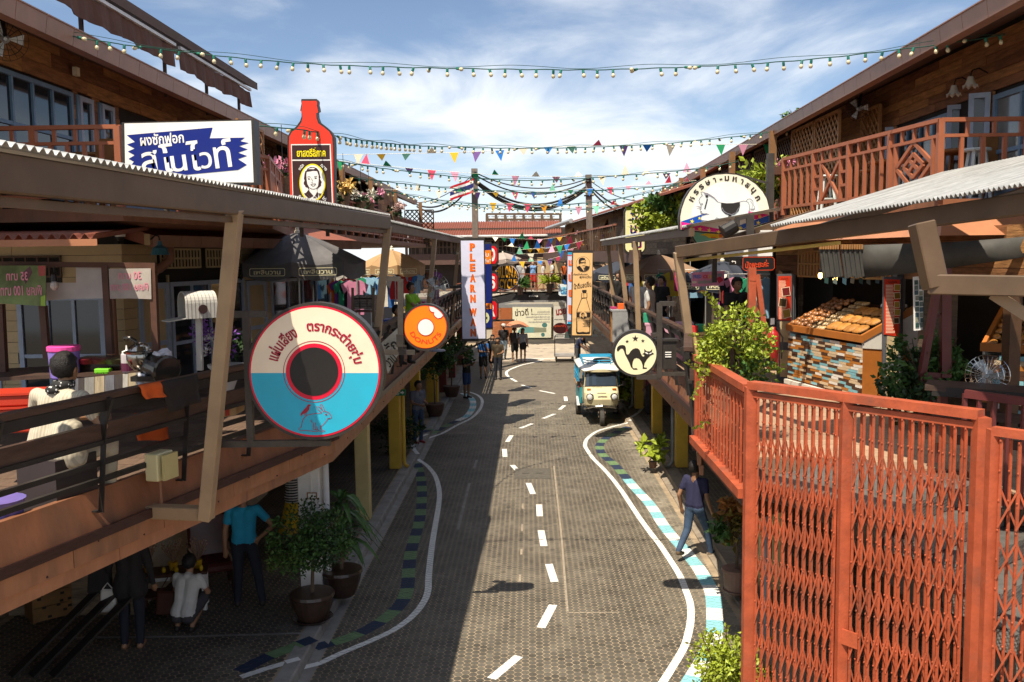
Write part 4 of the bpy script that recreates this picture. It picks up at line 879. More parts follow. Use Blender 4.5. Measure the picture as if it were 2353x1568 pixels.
# three red lozenge signs
for i,(y0,y1) in enumerate(((92,358),(502,768),(915,1185))):
    t=TR(1840,960,3.732,33+i*.001); g=sgn('lozenge_sign','red eight-sided sign with white strokes, %s of three beside the navy sign'%('topmost','middle','lowest')[i],t,480,y1)
    pl=[(440,y0),(515,y0),(552,y0+40),(552,y1-45),(520,y1),(440,y1),(405,y1-40),(405,y0+40)]; t.box(pl,.2,s_rim,g,out=.09); t.poly(pl,P_('sign_lozenge_red','e01420' if i<2 else 'b3121c'),g,'face',.01)
    t.txt(('ง','ธ','R')[i],480,(y0+y1)/2,88,190,s_wht,g,0,.015,.03); b=MB(); q=t.p(440,y1-20); b.beam(q+Vector((.0,.1,-.1)),q+Vector((.9,.1,-.1)),.06); b.beam(q+Vector((.0,.1,0)),q+Vector((-1.2,.1,0)),.06); b.build('bracket',m_brk,g)
# girl on a bicycle
t=TR(1840,960,3.732,42); g=sgn('bicycle_sign','round black sign with yellow GIRL ON A BICYCLE lettering before the far bridge',t,690,765)
t.box(ell(690,558,200,205,40),.25,s_rim,g); t.poly(ell(690,557,188,192,40),P_('sign_lilac_ring','cdb9bd'),g,'ring',.01); t.poly(ell(690,557,176,180,40),s_blk,g,'face',.015); gm=P_('sign_gold','eaa417')
for ch,x,w,h,y in (('G',548,48,110,505),('I',580,18,150,490),('R',604,42,170,483),('L',645,36,180,477),('O',701,46,186,474),('N',759,56,180,478),('A',826,56,118,512)): t.txt(ch,x,y,w,h,gm,g,0,.02,.03)
for ch,x,w,h,y in (('B',542,46,84,628),('I',574,16,110,642),('C',614,48,134,652),('Y',668,60,150,662),('C',727,48,146,660),('L',778,36,124,648),('E',825,50,88,632)): t.txt(ch,x,y,w,h,gm,g,0,.02,.03)
b=MB(); q=t.p(690,765); b.beam(q+Vector((-1.3,.12,-.06)),q+Vector((.1,.12,-.06)),.07); b.build('bracket',m_brk,g)
# soda sign
t=TR(2260,990,4.238,24); g=sgn('vertical_sign','tall tan sign with a swing-top soda bottle and a man in glasses',t,300,1500)
fc=[(138,95),(467,95),(442,1492),(118,1490)]; t.box(fc,.28,s_rim,g,out=.07); t.poly(fc,s_tan,g,'face',.01)
def man(cx,cy,s):
    t.poly(ell(cx,cy,120*s,130*s,36),s_ink,g,'portrait_ring',.014); t.poly(ell(cx,cy,115*s,125*s,36),s_tan,g,'portrait_ground',.017)
    X=lambda pts:[(cx+(x-304)*s,cy+(y-284)*s) for x,y in pts]
    t.poly(X([(200,330),(250,310),(275,345),(300,370),(335,345),(345,310),(418,325),(400,370),(350,405),(300,412),(250,400),(215,365)]),s_ink,g,'suit',.020); t.poly(X([(278,345),(318,335),(330,352),(342,402),(320,408)]),s_tan,g,'shirt',.022); t.poly(X([(310,345),(328,345),(338,402),(322,404)]),s_ink,g,'tie',.024)
    t.poly(X([(255,230),(345,215),(352,265),(340,315),(310,335),(280,320),(258,285)]),s_tan,g,'head',.022); t.poly(X([(232,270),(230,215),(250,185),(290,172),(335,185),(350,225),(348,240),(330,215),(290,220),(268,235),(258,275),(245,285)]),s_ink,g,'hair',.024)
    t.line(X([(250,262),(350,248)]),9*s,s_ink,g,'glasses',.026); t.line(X(ell(280,262,20,14,10)),5*s,s_ink,g,'glasses',.026,True); t.line(X(ell(330,258,20,14,10)),5*s,s_ink,g,'glasses',.026,True); t.line(X([(295,305),(315,312),(335,300)]),7*s,s_ink,g,'mouth',.026)
man(304,284,1.)
t.txt('ต้องน้ำดื่มตรา',262,457,240,34,s_ink,g,0,.014,.02); t.txt('ลุงแว่น',345,505,200,62,s_ink,g,0,.014,.02); t.txt('น้ำดื่มสดชื่น',295,640,295,100,s_ink,g,9,.014,.02)
t.poly([(290,722),(365,722),(365,745),(355,775),(300,775),(288,745)],s_ink,g,'stopper',.014); t.line([(285,775),(278,850),(300,870)],9,s_ink,g,'wire',.014); t.line([(370,770),(372,850),(355,865)],9,s_ink,g,'wire',.014); t.line([(318,770),(318,870)],7,s_ink,g,'wire',.014); t.line([(275,862),(370,855)],12,s_ink,g,'neck_ring',.014)
t.line([(280,870),(240,970),(205,1060),(198,1110),(195,1300),(192,1450),(215,1465),(415,1462),(420,1440),(425,1250),(430,1095),(400,1000),(362,870)],9,s_ink,g,'bottle_outline',.014); t.line([(422,1200),(418,1440)],14,s_ink,g,'bottle_shade',.014); t.line([(198,1250),(200,1440)],16,s_ink,g,'bottle_shade',.014); t.poly([(195,1430),(250,1440),(300,1430),(360,1440),(420,1428),(418,1465),(200,1468)],s_ink,g,'bottle_base',.014)
t.poly([(200,1105),(430,1105),(424,1185),(198,1185)],s_ink,g,'bottle_label',.015); t.line([(200,1095),(430,1092)],5,s_ink,g,'label_line',.015); t.line([(198,1198),(424,1196)],5,s_ink,g,'label_line',.015); t.poly(ell(308,1152,62,62,28),s_tan,g,'label_disc',.0165); man(308,1155,.46)
for i in range(7): t.line([(300+(i%3)*12,1240+i*17),(415-(i%2)*20,1240+i*17)],5,s_ink,g,'small_print',.014)
b=MB(); 
for y in (1105,1455): b.beam(t.p(480,y)+Vector((0,.14,0)),t.p(640,y)+Vector((0,.14,0)),.07)
b.beam(t.p(500,1400)+Vector((0,.14,0)),t.p(640,1560)+Vector((0,.14,0)),.06); b.build('bracket',m_brk,g)
t=TR(2260,990,4.238,27); g=sgn('vertical_sign','white vertical sign with orange Thai letters, half hidden by the tan soda sign',t,100,1300)
fc=[(45,85),(260,85),(250,1298),(34,1298)]; t.box(fc,.25,s_rim,g,out=.06); t.poly(fc,s_lil,g,'face',.01); cb=P_('sign_sky','28a5d8')
for y in (85,1262): t.poly([(44,y),(258,y),(258,y+36),(43,y+36)],cb,g,'blue_band',.014)
for y in (132,1240): t.poly([(44,y),(258,y),(258,y+14),(43,y+14)],s_crim,g,'red_band',.014)
for ch,y,h in (('ม',265,100),('ป',500,165),('อ',780,125),('เ',1055,155)): t.txt(ch,102,y+10,70,h,cb,g,0,.014,.06); t.txt(ch,92,y,70,h,P_('sign_letter_orange','f5701a'),g,0,.018,.06)
b=MB(); b.beam(t.p(250,700)+Vector((0,.1,0)),t.p(420,700)+Vector((0,.1,0)),.07); b.build('bracket',m_brk,g)
# rocking horse half-disc
t=TR(2700,680,5.6,14.0); g=sgn('horse_sign','half-round cream sign with a white rocking horse and starred ribbons',t,1100,1420)
pr=[(130,1335),(120,1165),(118,1050),(150,880),(230,650),(340,470),(500,300),(700,175),(900,115),(1150,95),(1380,115),(1600,190),(1800,320),(1950,480),(2050,650),(2100,850),(2110,1010),(2105,1165),(1730,1270),(1140,1415),(700,1385)]
t.box(pr,.15,s_rim,g,out=.02); t.poly(pr,s_pale,g,'face',.004); t.poly([(360,1060),(372,900),(440,740),(560,560),(760,380),(950,290),(1150,262),(1350,285),(1550,380),(1720,560),(1830,760),(1875,920),(1870,960),(1650,930),(1640,1000),(1810,1115),(1130,1345),(430,1215),(600,1000)],s_wht,g,'inner_field',.006)
t.poly([(130,1160),(560,1015),(760,950),(765,1000),(660,1140),(440,1215),(130,1165)],s_royal,g,'ribbon',.008); t.poly([(130,1168),(1135,1350),(1135,1412),(135,1330)],s_mag,g,'ribbon',.009); t.poly([(1140,1345),(2105,1020),(2100,1165),(1140,1412)],s_royal,g,'ribbon',.008); t.poly([(1650,930),(2105,1010),(1810,1115),(1630,1080)],s_mag,g,'ribbon',.009)
for x,y,r in ((380,1155,52),(355,1290,54),(552,1325,54),(757,1355,54),(965,1390,50),(1465,1305,52),(1860,1185,54),(1890,1048,52),(1685,1000,50),(548,1085,40)): t.poly(star(x,y,r,80),s_star,g,'star',.012)
hb=[(570,505),(610,492),(660,515),(720,525),(800,570),(870,620),(960,720),(1020,740),(1150,755),(1300,750),(1440,720),(1520,698),(1590,705),(1640,740),(1660,800),(1660,880),(1630,990),(1600,1060),(1480,1050),(1410,1035),(1330,1075),(1240,1120),(1150,1135),(1050,1115),(920,1075),(880,1150),(820,1160),(700,1140),(590,1130),(565,1080),(600,1030),(700,1000),(765,1000),(700,980),(640,985),(570,960),(555,910),(580,870),(585,800),(540,715),(525,700),(555,620),(610,575)]
t.poly(hb,s_mgrey,g,'horse',.014); t.line(hb,11,s_gry,g,'horse_line',.017,True)
t.poly([(1590,700),(1620,655),(1680,650),(1740,700),(1745,780),(1785,850),(1750,880),(1680,875),(1665,800),(1640,740)],s_mgrey,g,'tail',.015); t.line([(1590,700),(1620,655),(1680,650),(1740,700),(1745,780),(1785,850),(1750,880),(1680,875)],11,s_gry,g,'horse_line',.018); t.line([(1680,700),(1725,760),(1720,860)],8,s_gry,g,'horse_line',.018)
t.poly([(640,510),(720,530),(800,570),(870,620),(960,730),(920,700),(860,640),(790,600),(740,580),(690,630),(660,560)],s_gry,g,'mane',.018); t.poly([(1030,735),(1150,755),(1300,750),(1445,722),(1450,800),(1420,920),(1330,1000),(1220,1025),(1120,990),(1040,910),(1022,820)],s_ink,g,'saddle',.019); t.poly([(1190,1015),(1260,1015),(1235,1125),(1180,1135)],s_ink,g,'girth',.019); t.line([(1050,850),(1080,920),(1150,970),(1260,1005),(1360,960),(1420,850)],14,s_gry,g,'saddle_line',.022)
t.line([(720,650),(700,730),(660,880)],26,s_ink,g,'bridle',.019); t.poly([(450,818),(580,825),(578,862)],s_gry,g,'horn',.019); t.poly(ell(708,596,30,28,14),s_ink,g,'rosette',.020); t.poly(ell(600,765,16,14,10),s_ink,g,'eye',.019); t.poly(ell(582,935,10,18,10),s_ink,g,'nostril',.019)
for ch,x,y,r in (('ห',375,655,62),('ร',470,500,48),('ร',588,380,38),('ษ',735,288,22),('า',882,232,14),('-',1025,212,8),('ม',1158,192,2),('ห',1335,212,-10),('า',1495,262,-22),('ส',1620,345,-34),('นุ',1735,470,-48),('ก',1850,635,-60)): t.txt(ch,x,y,100 if ch not in('-','า') else 62,None if ch=='-' else (150 if ch=='นุ' else 112),s_ink,g,r,.010,.03)
b=MB(); q=t.p(2160,300); b.beam(q+Vector((0,.08,.45)),q+Vector((0,.08,-1.3)),.10); b.beam(t.p(1420,90)+Vector((0,.08,0)),t.p(2140,300)+Vector((0,.08,0)),.03); b.beam(t.p(2080,1100)+Vector((0,.08,0)),q+Vector((0,.08,-.9)),.04); b.build('bracket',m_brk,g)
# yellow vertical sign
t=TR(2400,820,2.489,29); g=sgn('vertical_sign','pale yellow upright sign with navy Thai letters behind the right canopy',t,345,470)
c=t.p(347,256); pl=[(347+x,256-y) for x,y in rrect(190,432,48)]; t.box(pl,.22,s_rim,g,out=.07); t.poly(pl,P_('sign_pale_yellow','f4ecae'),g,'face',.01)
for ch,y in (('ได',130),('นา',245),('โม',380)):
    t.txt(ch,360,y+6,108,104 if y==130 else 90,s_crim,g,0,.014,.02); t.txt(ch,354,y,108,104 if y==130 else 90,s_nav,g,0,.018,.02)
b=MB(); b.beam(c+Vector((1.2,.15,.3)),c+Vector((3.0,.15,.3)),.08); b.build('bracket',m_brk,g)
# teal round sign behind horse sign
t=TR(2700,680,5.6,16.5); g=sgn('round_sign','teal round sign with a yellow vehicle, mostly hidden below the horse sign',t,900,1900)
t.box(ell(900,1290,560,560,40),.12,s_rim,g); t.poly(ell(900,1290,535,535,40),s_teal,g,'face',.004); t.poly([(545,1460),(700,1420),(1140,1430),(1120,1500),(980,1535),(760,1530),(690,1480)],s_yel,g,'vehicle',.008); t.poly([(985,1440),(1065,1440),(1060,1525),(985,1525)],s_org,g,'door',.012); t.poly([(800,1500),(910,1505),(910,1530),(800,1530)],s_org,g,'panel',.012); b=MB(); b.beam(t.p(900,1850)+Vector((0,.06,0)),t.p(900,1900)+Vector((0,.06,-.5)),.08); b.build('bracket',m_brk,g)
# white back-box and flood lamp
t=TR(2000,300,1.742,12.9); g=sgn('lightbox_sign','blank white lightbox seen from behind, below the horse sign',t,1735,1275)
fc=[(1578,1085),(1898,1082),(1898,1262),(1578,1268)]; t.box(fc,.12,P_('box_white','e8e6df'),g); t.poly([(1590,1097),(1886,1094),(1886,1135),(1590,1138)],P_('box_grey','a9a59c'),g,'recess',.004)
g=sgn('flood_lamp','black flood lamp on a bracket post beside the horse sign',t,1740,1210,'lamp'); t=TR(2000,300,1.742,12.75); b=MB(); b.beam(t.p(1742,975),t.p(1742,1215),.10,.06); b.build('post',m_brk,g); b=MB(); b.beam(t.p(1640,1005),t.p(1740,985),.05); b.beam(t.p(1650,1005),t.p(1650,1060),.07); b.build('arm',m_brk,g); b=MB(); b.lathe([(.05,0),(.09,.02),(.10,.2),(.12,.22)],t.p(1650,1045),12,Matrix.Rotation(rad(-120),3,'Y')); b.build('lamp_head',s_blk,g)
# red shop sign
t=TR(2000,300,1.742,12.6); g=sgn('shop_sign','small black sign with red handwritten Thai lettering beside the right stalls',t,1800,1360)
pl=[(1692,1280),(1705,1270),(1895,1270),(1910,1282),(1912,1345),(1898,1360),(1705,1362),(1692,1350)]; t.box(pl,.04,s_blk,g); t.line(pl,4,P_('neon_red','d8481f'),g,'outline',.004,True); t.txt('ปังพะยะค่ะ',1790,1318,165,52,P_('neon_red','d8481f'),g,3,.006,.02,shear=.15)
t=TR(2000,300,1.742,13.6); g=sgn('arrow_sign','small dark sign with a white turning arrow under the white lightbox',t,1640,1330); t.box([(1600,1285),(1690,1283),(1690,1325),(1600,1327)],.03,s_blk,g); t.line([(1640,1315),(1640,1300),(1620,1300)],6,s_wht,g,'arrow',.004); t.poly([(1612,1300),(1622,1292),(1622,1308)],s_wht,g,'arrow_head',.004)
# fried ice cream banner
t=TR(2000,300,1.742,17); g=sgn('banner','pink FRIED ICE CREAM banner over a right-hand stall',t,1445,1475)
t.box([(1335,1378),(1565,1366),(1560,1468),(1335,1475)],.02,P_('banner_pink','eb8fae'),g); 
cols=['2b7bd1','e8382f','f3c21b','3aa648','e8382f']
for i,(w_,x) in enumerate((('FRIED',1375),('ICE',1430),('CREAM',1480))): t.txt(w_,x,1406,(56,34,62)[i],24,P_('ban_'+cols[i],cols[i]),g,2,.006,.03)
t.txt('ไอศกรีมทอด',1428,1440,100,28,P_('ban_green','6fb08a'),g,2,.006,.02); t.poly([(1505,1415),(1535,1405),(1558,1430),(1525,1455)],s_crim,g,'picture',.005); t.poly([(1515,1385),(1545,1383),(1550,1405),(1515,1408)],s_gry,g,'picture',.005); t.poly(ell(1355,1445,16,9,12),s_cream,g,'picture',.005)
# ================= right deck: fence, folding gates, stairs, bakery =================
def folding(parent,a,b,z0,z1,nb,mat,bands=True,back=True,seed=1):
    """scissor gate: channel bars, riveted cross strips"""
    t,n,l=plan(a,b); A=Vector((a[0],a[1],0)); T=lambda s,o,z:A+t*s+n*o+Vector((0,0,z)); rg=random.Random(seed)
    sx=[l*(i+.5)/nb for i in range(nb)]
    for s in sx:
        barp('bar',mat,parent,T(s,.015,z0),T(s,.015,z1),.021,.014)
        if back: barp('bar',mat,parent,T(s+l/nb*.38,-.03,z0),T(s+l/nb*.38,-.03,z1),.018,.014)
    if bands:
        z=z0+.12; k=0
        while z<z1-.26:
            h=.27
            for i in range(nb):
                s0=sx[i]; s1=sx[i]+l/nb
                if s1<=l: barp('cross_strip',mat,parent,T(s0,.028,z),T(s1,.028,z+h),.004,.0135)
                s1=sx[i]-l/nb
                if s1>=0: barp('cross_strip',mat,parent,T(s0,.0,z),T(s1,.0,z+h),.004,.0135)
            z+=.37; k+=1
    rv=MB()
    for s in sx:
        z=z0+.12
        while z<z1:
            for ds in (0,l/nb*.38): rv.ball(T(s+ds,.026 if ds==0 else -.015,z),(.009,.009,.009),5,3)
            z+=.21
    rv.build('rivets',mat,parent,kind='stuff')
G0,G1=Vector((2.03,8.34,0)),Vector((3.32,6.70,0)); GT=3.85; gd=(G1-G0).normalized(); gn=Vector((gd.y,-gd.x,0))
ga=thing('folding_gate','tall orange-red scissor gate closing off the steel stairs','gate',(2.6,7.5,0))
for s,w in ((0,.10),(.98,.085),(2.09,.10)):
    q=G0+gd*s; barp('post',m_gate,ga,q+Vector((0,0,.02)),q+Vector((0,0,GT+.03)),w,w)
barp('top_rail',m_gate,ga,G0+Vector((0,0,GT+.05)),G1+Vector((0,0,GT+.05)),.11,.07); barp('top_rail',m_gate,ga,G0+Vector((0,0,GT-.035)),G1+Vector((0,0,GT-.035)),.05,.05)
barp('bottom_rail',m_gate,ga,G0+Vector((0,0,.06)),G1+Vector((0,0,.06)),.06,.06)
folding(ga,(G0+gd*.06).xy,(G0+gd*.94).xy,.09,GT-.06,12,m_gate,seed=2); folding(ga,(G0+gd*1.03).xy,(G0+gd*2.03).xy,.09,GT-.06,12,m_gate,seed=3)
q=G0+gd*1.08+gn*.03; b=MB(); b.box((q.x,q.y,1.86),(.15,.02,.13),math.atan2(gd.y,gd.x)); b.build('lock_plate',m_gate,ga)
H0=Pz(2283,990,3.85); H1=H0+Vector((.62,-.75,0)); H0.z=H1.z=0
g2=thing('folding_gate','open scissor gate leaf at the right edge of the picture','gate',(H0.x,H0.y,0))
for q in (H0,H1): barp('post',m_gate,g2,q+Vector((0,0,.02)),q+Vector((0,0,3.86)),.07,.07)
barp('top_rail',m_gate,g2,H0+Vector((0,0,3.85)),H1+Vector((0,0,3.85)),.07,.06); folding(g2,H0.xy,H1.xy,.1,3.8,8,m_gate,seed=5)
fe=thing('deck_fence','orange-red barred fence along the edge of the right deck','fence',(2.03,9.7,2.87))
F0,F1=Vector((2.03,8.42,0)),Vector((2.03,11.0,0))
barp('top_rail',m_gate,fe,F0+Vector((0,0,3.86)),F1+Vector((0,0,3.86)),.11,.07); barp('rail',m_gate,fe,F0+Vector((0,0,3.78)),F1+Vector((0,0,3.78)),.05,.04); barp('bottom_rail',m_gate,fe,F0+Vector((-.03,0,2.86)),F1+Vector((-.03,0,2.86)),.12,.09); barp('post',m_gate,fe,F1+Vector((0,0,2.8)),F1+Vector((0,0,3.86)),.06,.06)
folding(fe,F1.xy,F0.xy,2.9,3.76,17,m_gate,False,True,6)
# steel stairs behind the gate
def diamond_plate():
    m=M('diamond_plate',(.20,.19,.175),.45,metal=.45,var=.25,scale=5,dirt=.3); t=m.node_tree; b=t.nodes['Principled BSDF']; L=t.links.new
    tcn=t.nodes.new('ShaderNodeTexCoord'); hs=[]
    for a in (45,-45):
        mp=t.nodes.new('ShaderNodeMapping'); mp.inputs['Rotation'].default_value=(rad(20),rad(20),rad(a)); mp.inputs['Scale'].default_value=(55,22,40); L(tcn.outputs['Object'],mp.inputs[0])
        vo=t.nodes.new('ShaderNodeTexVoronoi'); vo.inputs['Scale'].default_value=1; vo.inputs['Randomness'].default_value=0; L(mp.outputs[0],vo.inputs['Vector']); hs.append(vo.outputs['Distance'])
    mn=t.nodes.new('ShaderNodeMath'); mn.operation='MINIMUM'; L(hs[0],mn.inputs[0]); L(hs[1],mn.inputs[1])
    bp=t.nodes.new('ShaderNodeBump'); bp.invert=True; bp.inputs['Strength'].default_value=.9; bp.inputs['Distance'].default_value=.012; L(mn.outputs[0],bp.inputs['Height']); L(bp.outputs[0],b.inputs['Normal']); return m
m_dia=diamond_plate(); wn_=Vector((-gn.x,-gn.y,0)); rzg=math.atan2(gd.y,gd.x)
st=thing('steel_stairs','chequer-plate steel stairs going down behind the orange-red gate','stairs',(3.2,7.3,0))
def Q(s,w,z): return G0+gd*s+wn_*w+Vector((0,0,z))
for k in range(12):
    s0=1.25+.27*(k-1) if k else -.1; s1=1.25+.27*k; z=2.955-.175*k
    b=MB(); b.box(Q((s0+s1)/2,.95,z-.03),(s1-s0+.02,1.55,.05),rzg); b.box(Q(s1,.95,z-.095),(.012,1.55,.15),rzg); b.box(Q((s0+s1)/2,.172,z-.09),(s1-s0,.012,.14),rzg); b.build('landing' if k==0 else 'step',m_dia,st)
for w in (.20,1.70):
    b=MB(); b.beam(Q(1.25,w,2.75),Q(1.25+.27*12,w,.65),.05,.24); b.build('stringer',m_blacks,st)
# bakery carts
tile_m=[M('tile_cyan',(.22,.47,.53),.5,var=.1,rand=.08),M('tile_brown',(.075,.035,.02),.5,var=.1,rand=.1),M('tile_orange',(.42,.16,.03),.5,var=.1,rand=.1),M('tile_sand',(.62,.47,.30),.5,var=.1,rand=.08),M('tile_white',(.74,.70,.63),.5,var=.06,rand=.05)]
m_cart=M('cart_orange',(.42,.14,.025),.5,var=.12,scale=4,dirt=.15); m_cartw=M('cart_white',(.68,.64,.57),.55,var=.08,scale=4,dirt=.15); m_rub=M('rubber',(.02,.02,.02),.8); m_chr=M('chrome',(.6,.6,.6),.2,metal=1)
def cart(a,b,depth,label,seed,rows=18,cols=9,h=.84,rise=.42):
    t,n,l=plan(a,b); A=Vector((a[0],a[1],0)); z0=3.07; T=lambda s,o,z:A+t*s+n*o+Vector((0,0,z)); rz=math.atan2(t.y,t.x); g=thing('bakery_cart',label,'cart',(a[0],a[1],DZ))
    m=MB(); m.add([T(0,-.03,z0),T(l,-.03,z0),T(l,-depth,z0),T(0,-depth,z0),T(0,-.03,z0+h-.1),T(l,-.03,z0+h-.1),T(l,-depth,z0+h-.1),T(0,-depth,z0+h-.1)],[(3,2,1,0),(0,1,5,4),(1,2,6,5),(2,3,7,6),(3,0,4,7)]); m.build('body',m_cart,g)
    for s in (0,l):
        m=MB(); e=.012 if s else -.012; v=[T(s+e,-.02,z0+h-.13),T(s+e,-depth,z0+h-.2),T(s+e,-depth,z0+h+rise-.05),T(s+e,-.02,z0+h)]; m.add(v+[q-t*(.03 if s else -.03) for q in v],[(0,1,2,3),(7,6,5,4),(0,4,5,1),(1,5,6,2),(2,6,7,3),(3,7,4,0)]); m.build('end_panel',m_cartw,g)
    m=MB(); m.box(T(l/2,.0,z0+h+.0),(l+.06,.05,.10),rz); 
    m.build('front_edge',m_cart,g); 
    for s in (0,l): m=MB(); m.beam(T(s,.0,z0+h),T(s,-depth,z0+h+rise),.05,.09); m.build('top_edge',m_cart,g)
    m=MB(); m.add([T(0,-.02,z0+h-.01),T(l,-.02,z0+h-.01),T(l,-depth,z0+h+rise-.02),T(0,-depth,z0+h+rise-.02)],[(0,1,2,3)]); m.build('tray',m_chr,g)
    m=MB(); m.box(T(l/2,-depth/2+.02,z0-.03),(l+.06,depth+.04,.07),rz); m.build('base',m_cartw,g)
    rg=random.Random(seed); rh=(h-.12)/rows
    for r in range(rows):
        s=-rg.uniform(0,.2); last=-1
        while s<l:
            w=l/cols*rg.choice((.8,1,1.2)); s0,s1=max(s,0),min(s+w,l)
            k=rg.choice([i for i in (0,0,1,1,2,2,3,3,4) if i!=last]); last=k
            if s1-s0>.03: piece('tile',tile_m[k],g,T((s0+s1)/2,-.017+rg.uniform(-.004,.004),z0+.03+rh*(r+.5)),(s1-s0-.004,.03,rh-.004),rz)
            s+=w
    for s in (.12,l/2,l-.12):
        w_=MB(); w_.lathe([(.02,-.02),(.05,-.02),(.055,0),(.05,.02),(.02,.02)],T(s,-.05,DZ+.055),14,Matrix.Rotation(PI/2,3,'Y')@Matrix.Rotation(0,3,'Z')); o=w_.build('castor',m_rub,g)
        w_=MB(); w_.box(T(s,-.05,DZ+.09),(.05,.05,.06),rz); w_.build('fork',m_chr,o)
    return g,T,l,z0,h,rise
g,T,l,z0,h,rise=cart((4.16,14.7),(4.57,12.6),.85,'bakery cart faced with cyan, brown and orange strips, loaded with bread',11)
def slope(s,d,up=.02): return T(s,-d,z0+h+rise*d/.85+up)
sn=(slope(0,.6)-slope(0,.1)).normalized(); st_=plan((4.16,14.7),(4.57,12.6))[0]; snn=st_.cross(-sn).normalized()
if snn.z<0: snn=-snn
Rs=Matrix(((st_.x,sn.x,snn.x),(st_.y,sn.y,snn.y),(st_.z,sn.z,snn.z))).to_euler()
def bread_mesh(name,mat,prof):
    m=MB(); m.ball((0,0,0),(1,1,1),10,6); o=[]
    m.v=[(math.copysign(abs(x)**.6,x),math.copysign(abs(y)**.6,y),max(z,-.35)) for x,y,z in m.v] if name=='loaf' else [(x*(1-.12*y*y),y,max(z,-.35)) for x,y,z in m.v]; me=bpy.data.meshes.new(name); me.from_pydata(m.v,[],m.f); me.materials.append(mat); me.shade_smooth(); return me
m_bread=M('bread_crust',(.42,.18,.04),.5,var=.45,scale=16,rand=.2); m_bag=M('bun_bag',(.36,.15,.05),.25,var=.45,scale=4,rand=.3,spec=.6); m_roll=M('wrapped_roll',(.40,.26,.12),.3,var=.5,scale=5,rand=.25,spec=.6); m_sug=M('sugared_stick',(.7,.66,.6),.6,var=.15,rand=.1)
bm,bgm,brm,bsm=bread_mesh('loaf',m_bread,0),bread_mesh('bun',m_bag,0),bread_mesh('roll',m_roll,0),bread_mesh('stick',m_sug,0); rg=random.Random(4)
def put(name,me,s,d,sc_,lab,grp,rot=0,up=.03):
    e=Rs.copy(); o=inst(me,name,None,slope(s,d,up),(Matrix(Rs.to_matrix())@Matrix.Rotation(rot,3,'Z')).to_euler(),sc_); tag(o,lab,'bread',grp)
for i in range(6):
    for j in range(8): put('bagged_bun',bgm,.07+i*.105+rg.uniform(-.02,.02),.06+j*.10,(.048,.045,.04),'small bagged bun heaped at the far end of the bakery cart','bagged buns',rg.uniform(0,3),.03+rg.uniform(0,.04))
for i in range(5):
    for j in range(8): put('wrapped_roll',brm,.73+i*.072,.06+j*.10,(.03,.05,.028),'wrapped sweet roll in the striped rows of the bakery cart','wrapped rolls',0)
for i in range(4):
    for j in range(3): put('bread_loaf',bm,1.17+i*.235,.15+j*.215,(.12,.112,.04),'golden flat loaf lying on the bakery cart trays','golden loaves',rg.uniform(-.1,.1))
for i in range(8): put('sugar_stick',bsm,1.42+i*.075,.77,(.026,.075,.03),'white sugared pastry stick at the back of the bakery cart','sugared sticks',.5)
g2c,T2,l2,_,_,_=cart((5.62,11.35),(6.9,10.2),.8,'second bakery cart with striped front in the shade at the right edge',13,12,6)
T=T2; z0=3.07; h=.84; rise=.42; st_=plan((5.62,11.35),(6.9,10.2))[0]; sn=(slope(0,.6)-slope(0,.1)).normalized(); snn=st_.cross(-sn).normalized()
if snn.z<0: snn=-snn
Rs=Matrix(((st_.x,sn.x,snn.x),(st_.y,sn.y,snn.y),(st_.z,sn.z,snn.z))).to_euler()
m_cook=bread_mesh('cookie',M('cookie_pack',(.38,.15,.03),.3,var=.4,rand=.3,spec=.6),0)
for i in range(8):
    for j in range(6): put('cookie_pack',m_cook,.1+i*.15,.06+j*.12,(.06,.05,.035),'packet of cookies on the shaded second bakery cart','cookie packets',rg.uniform(0,3))
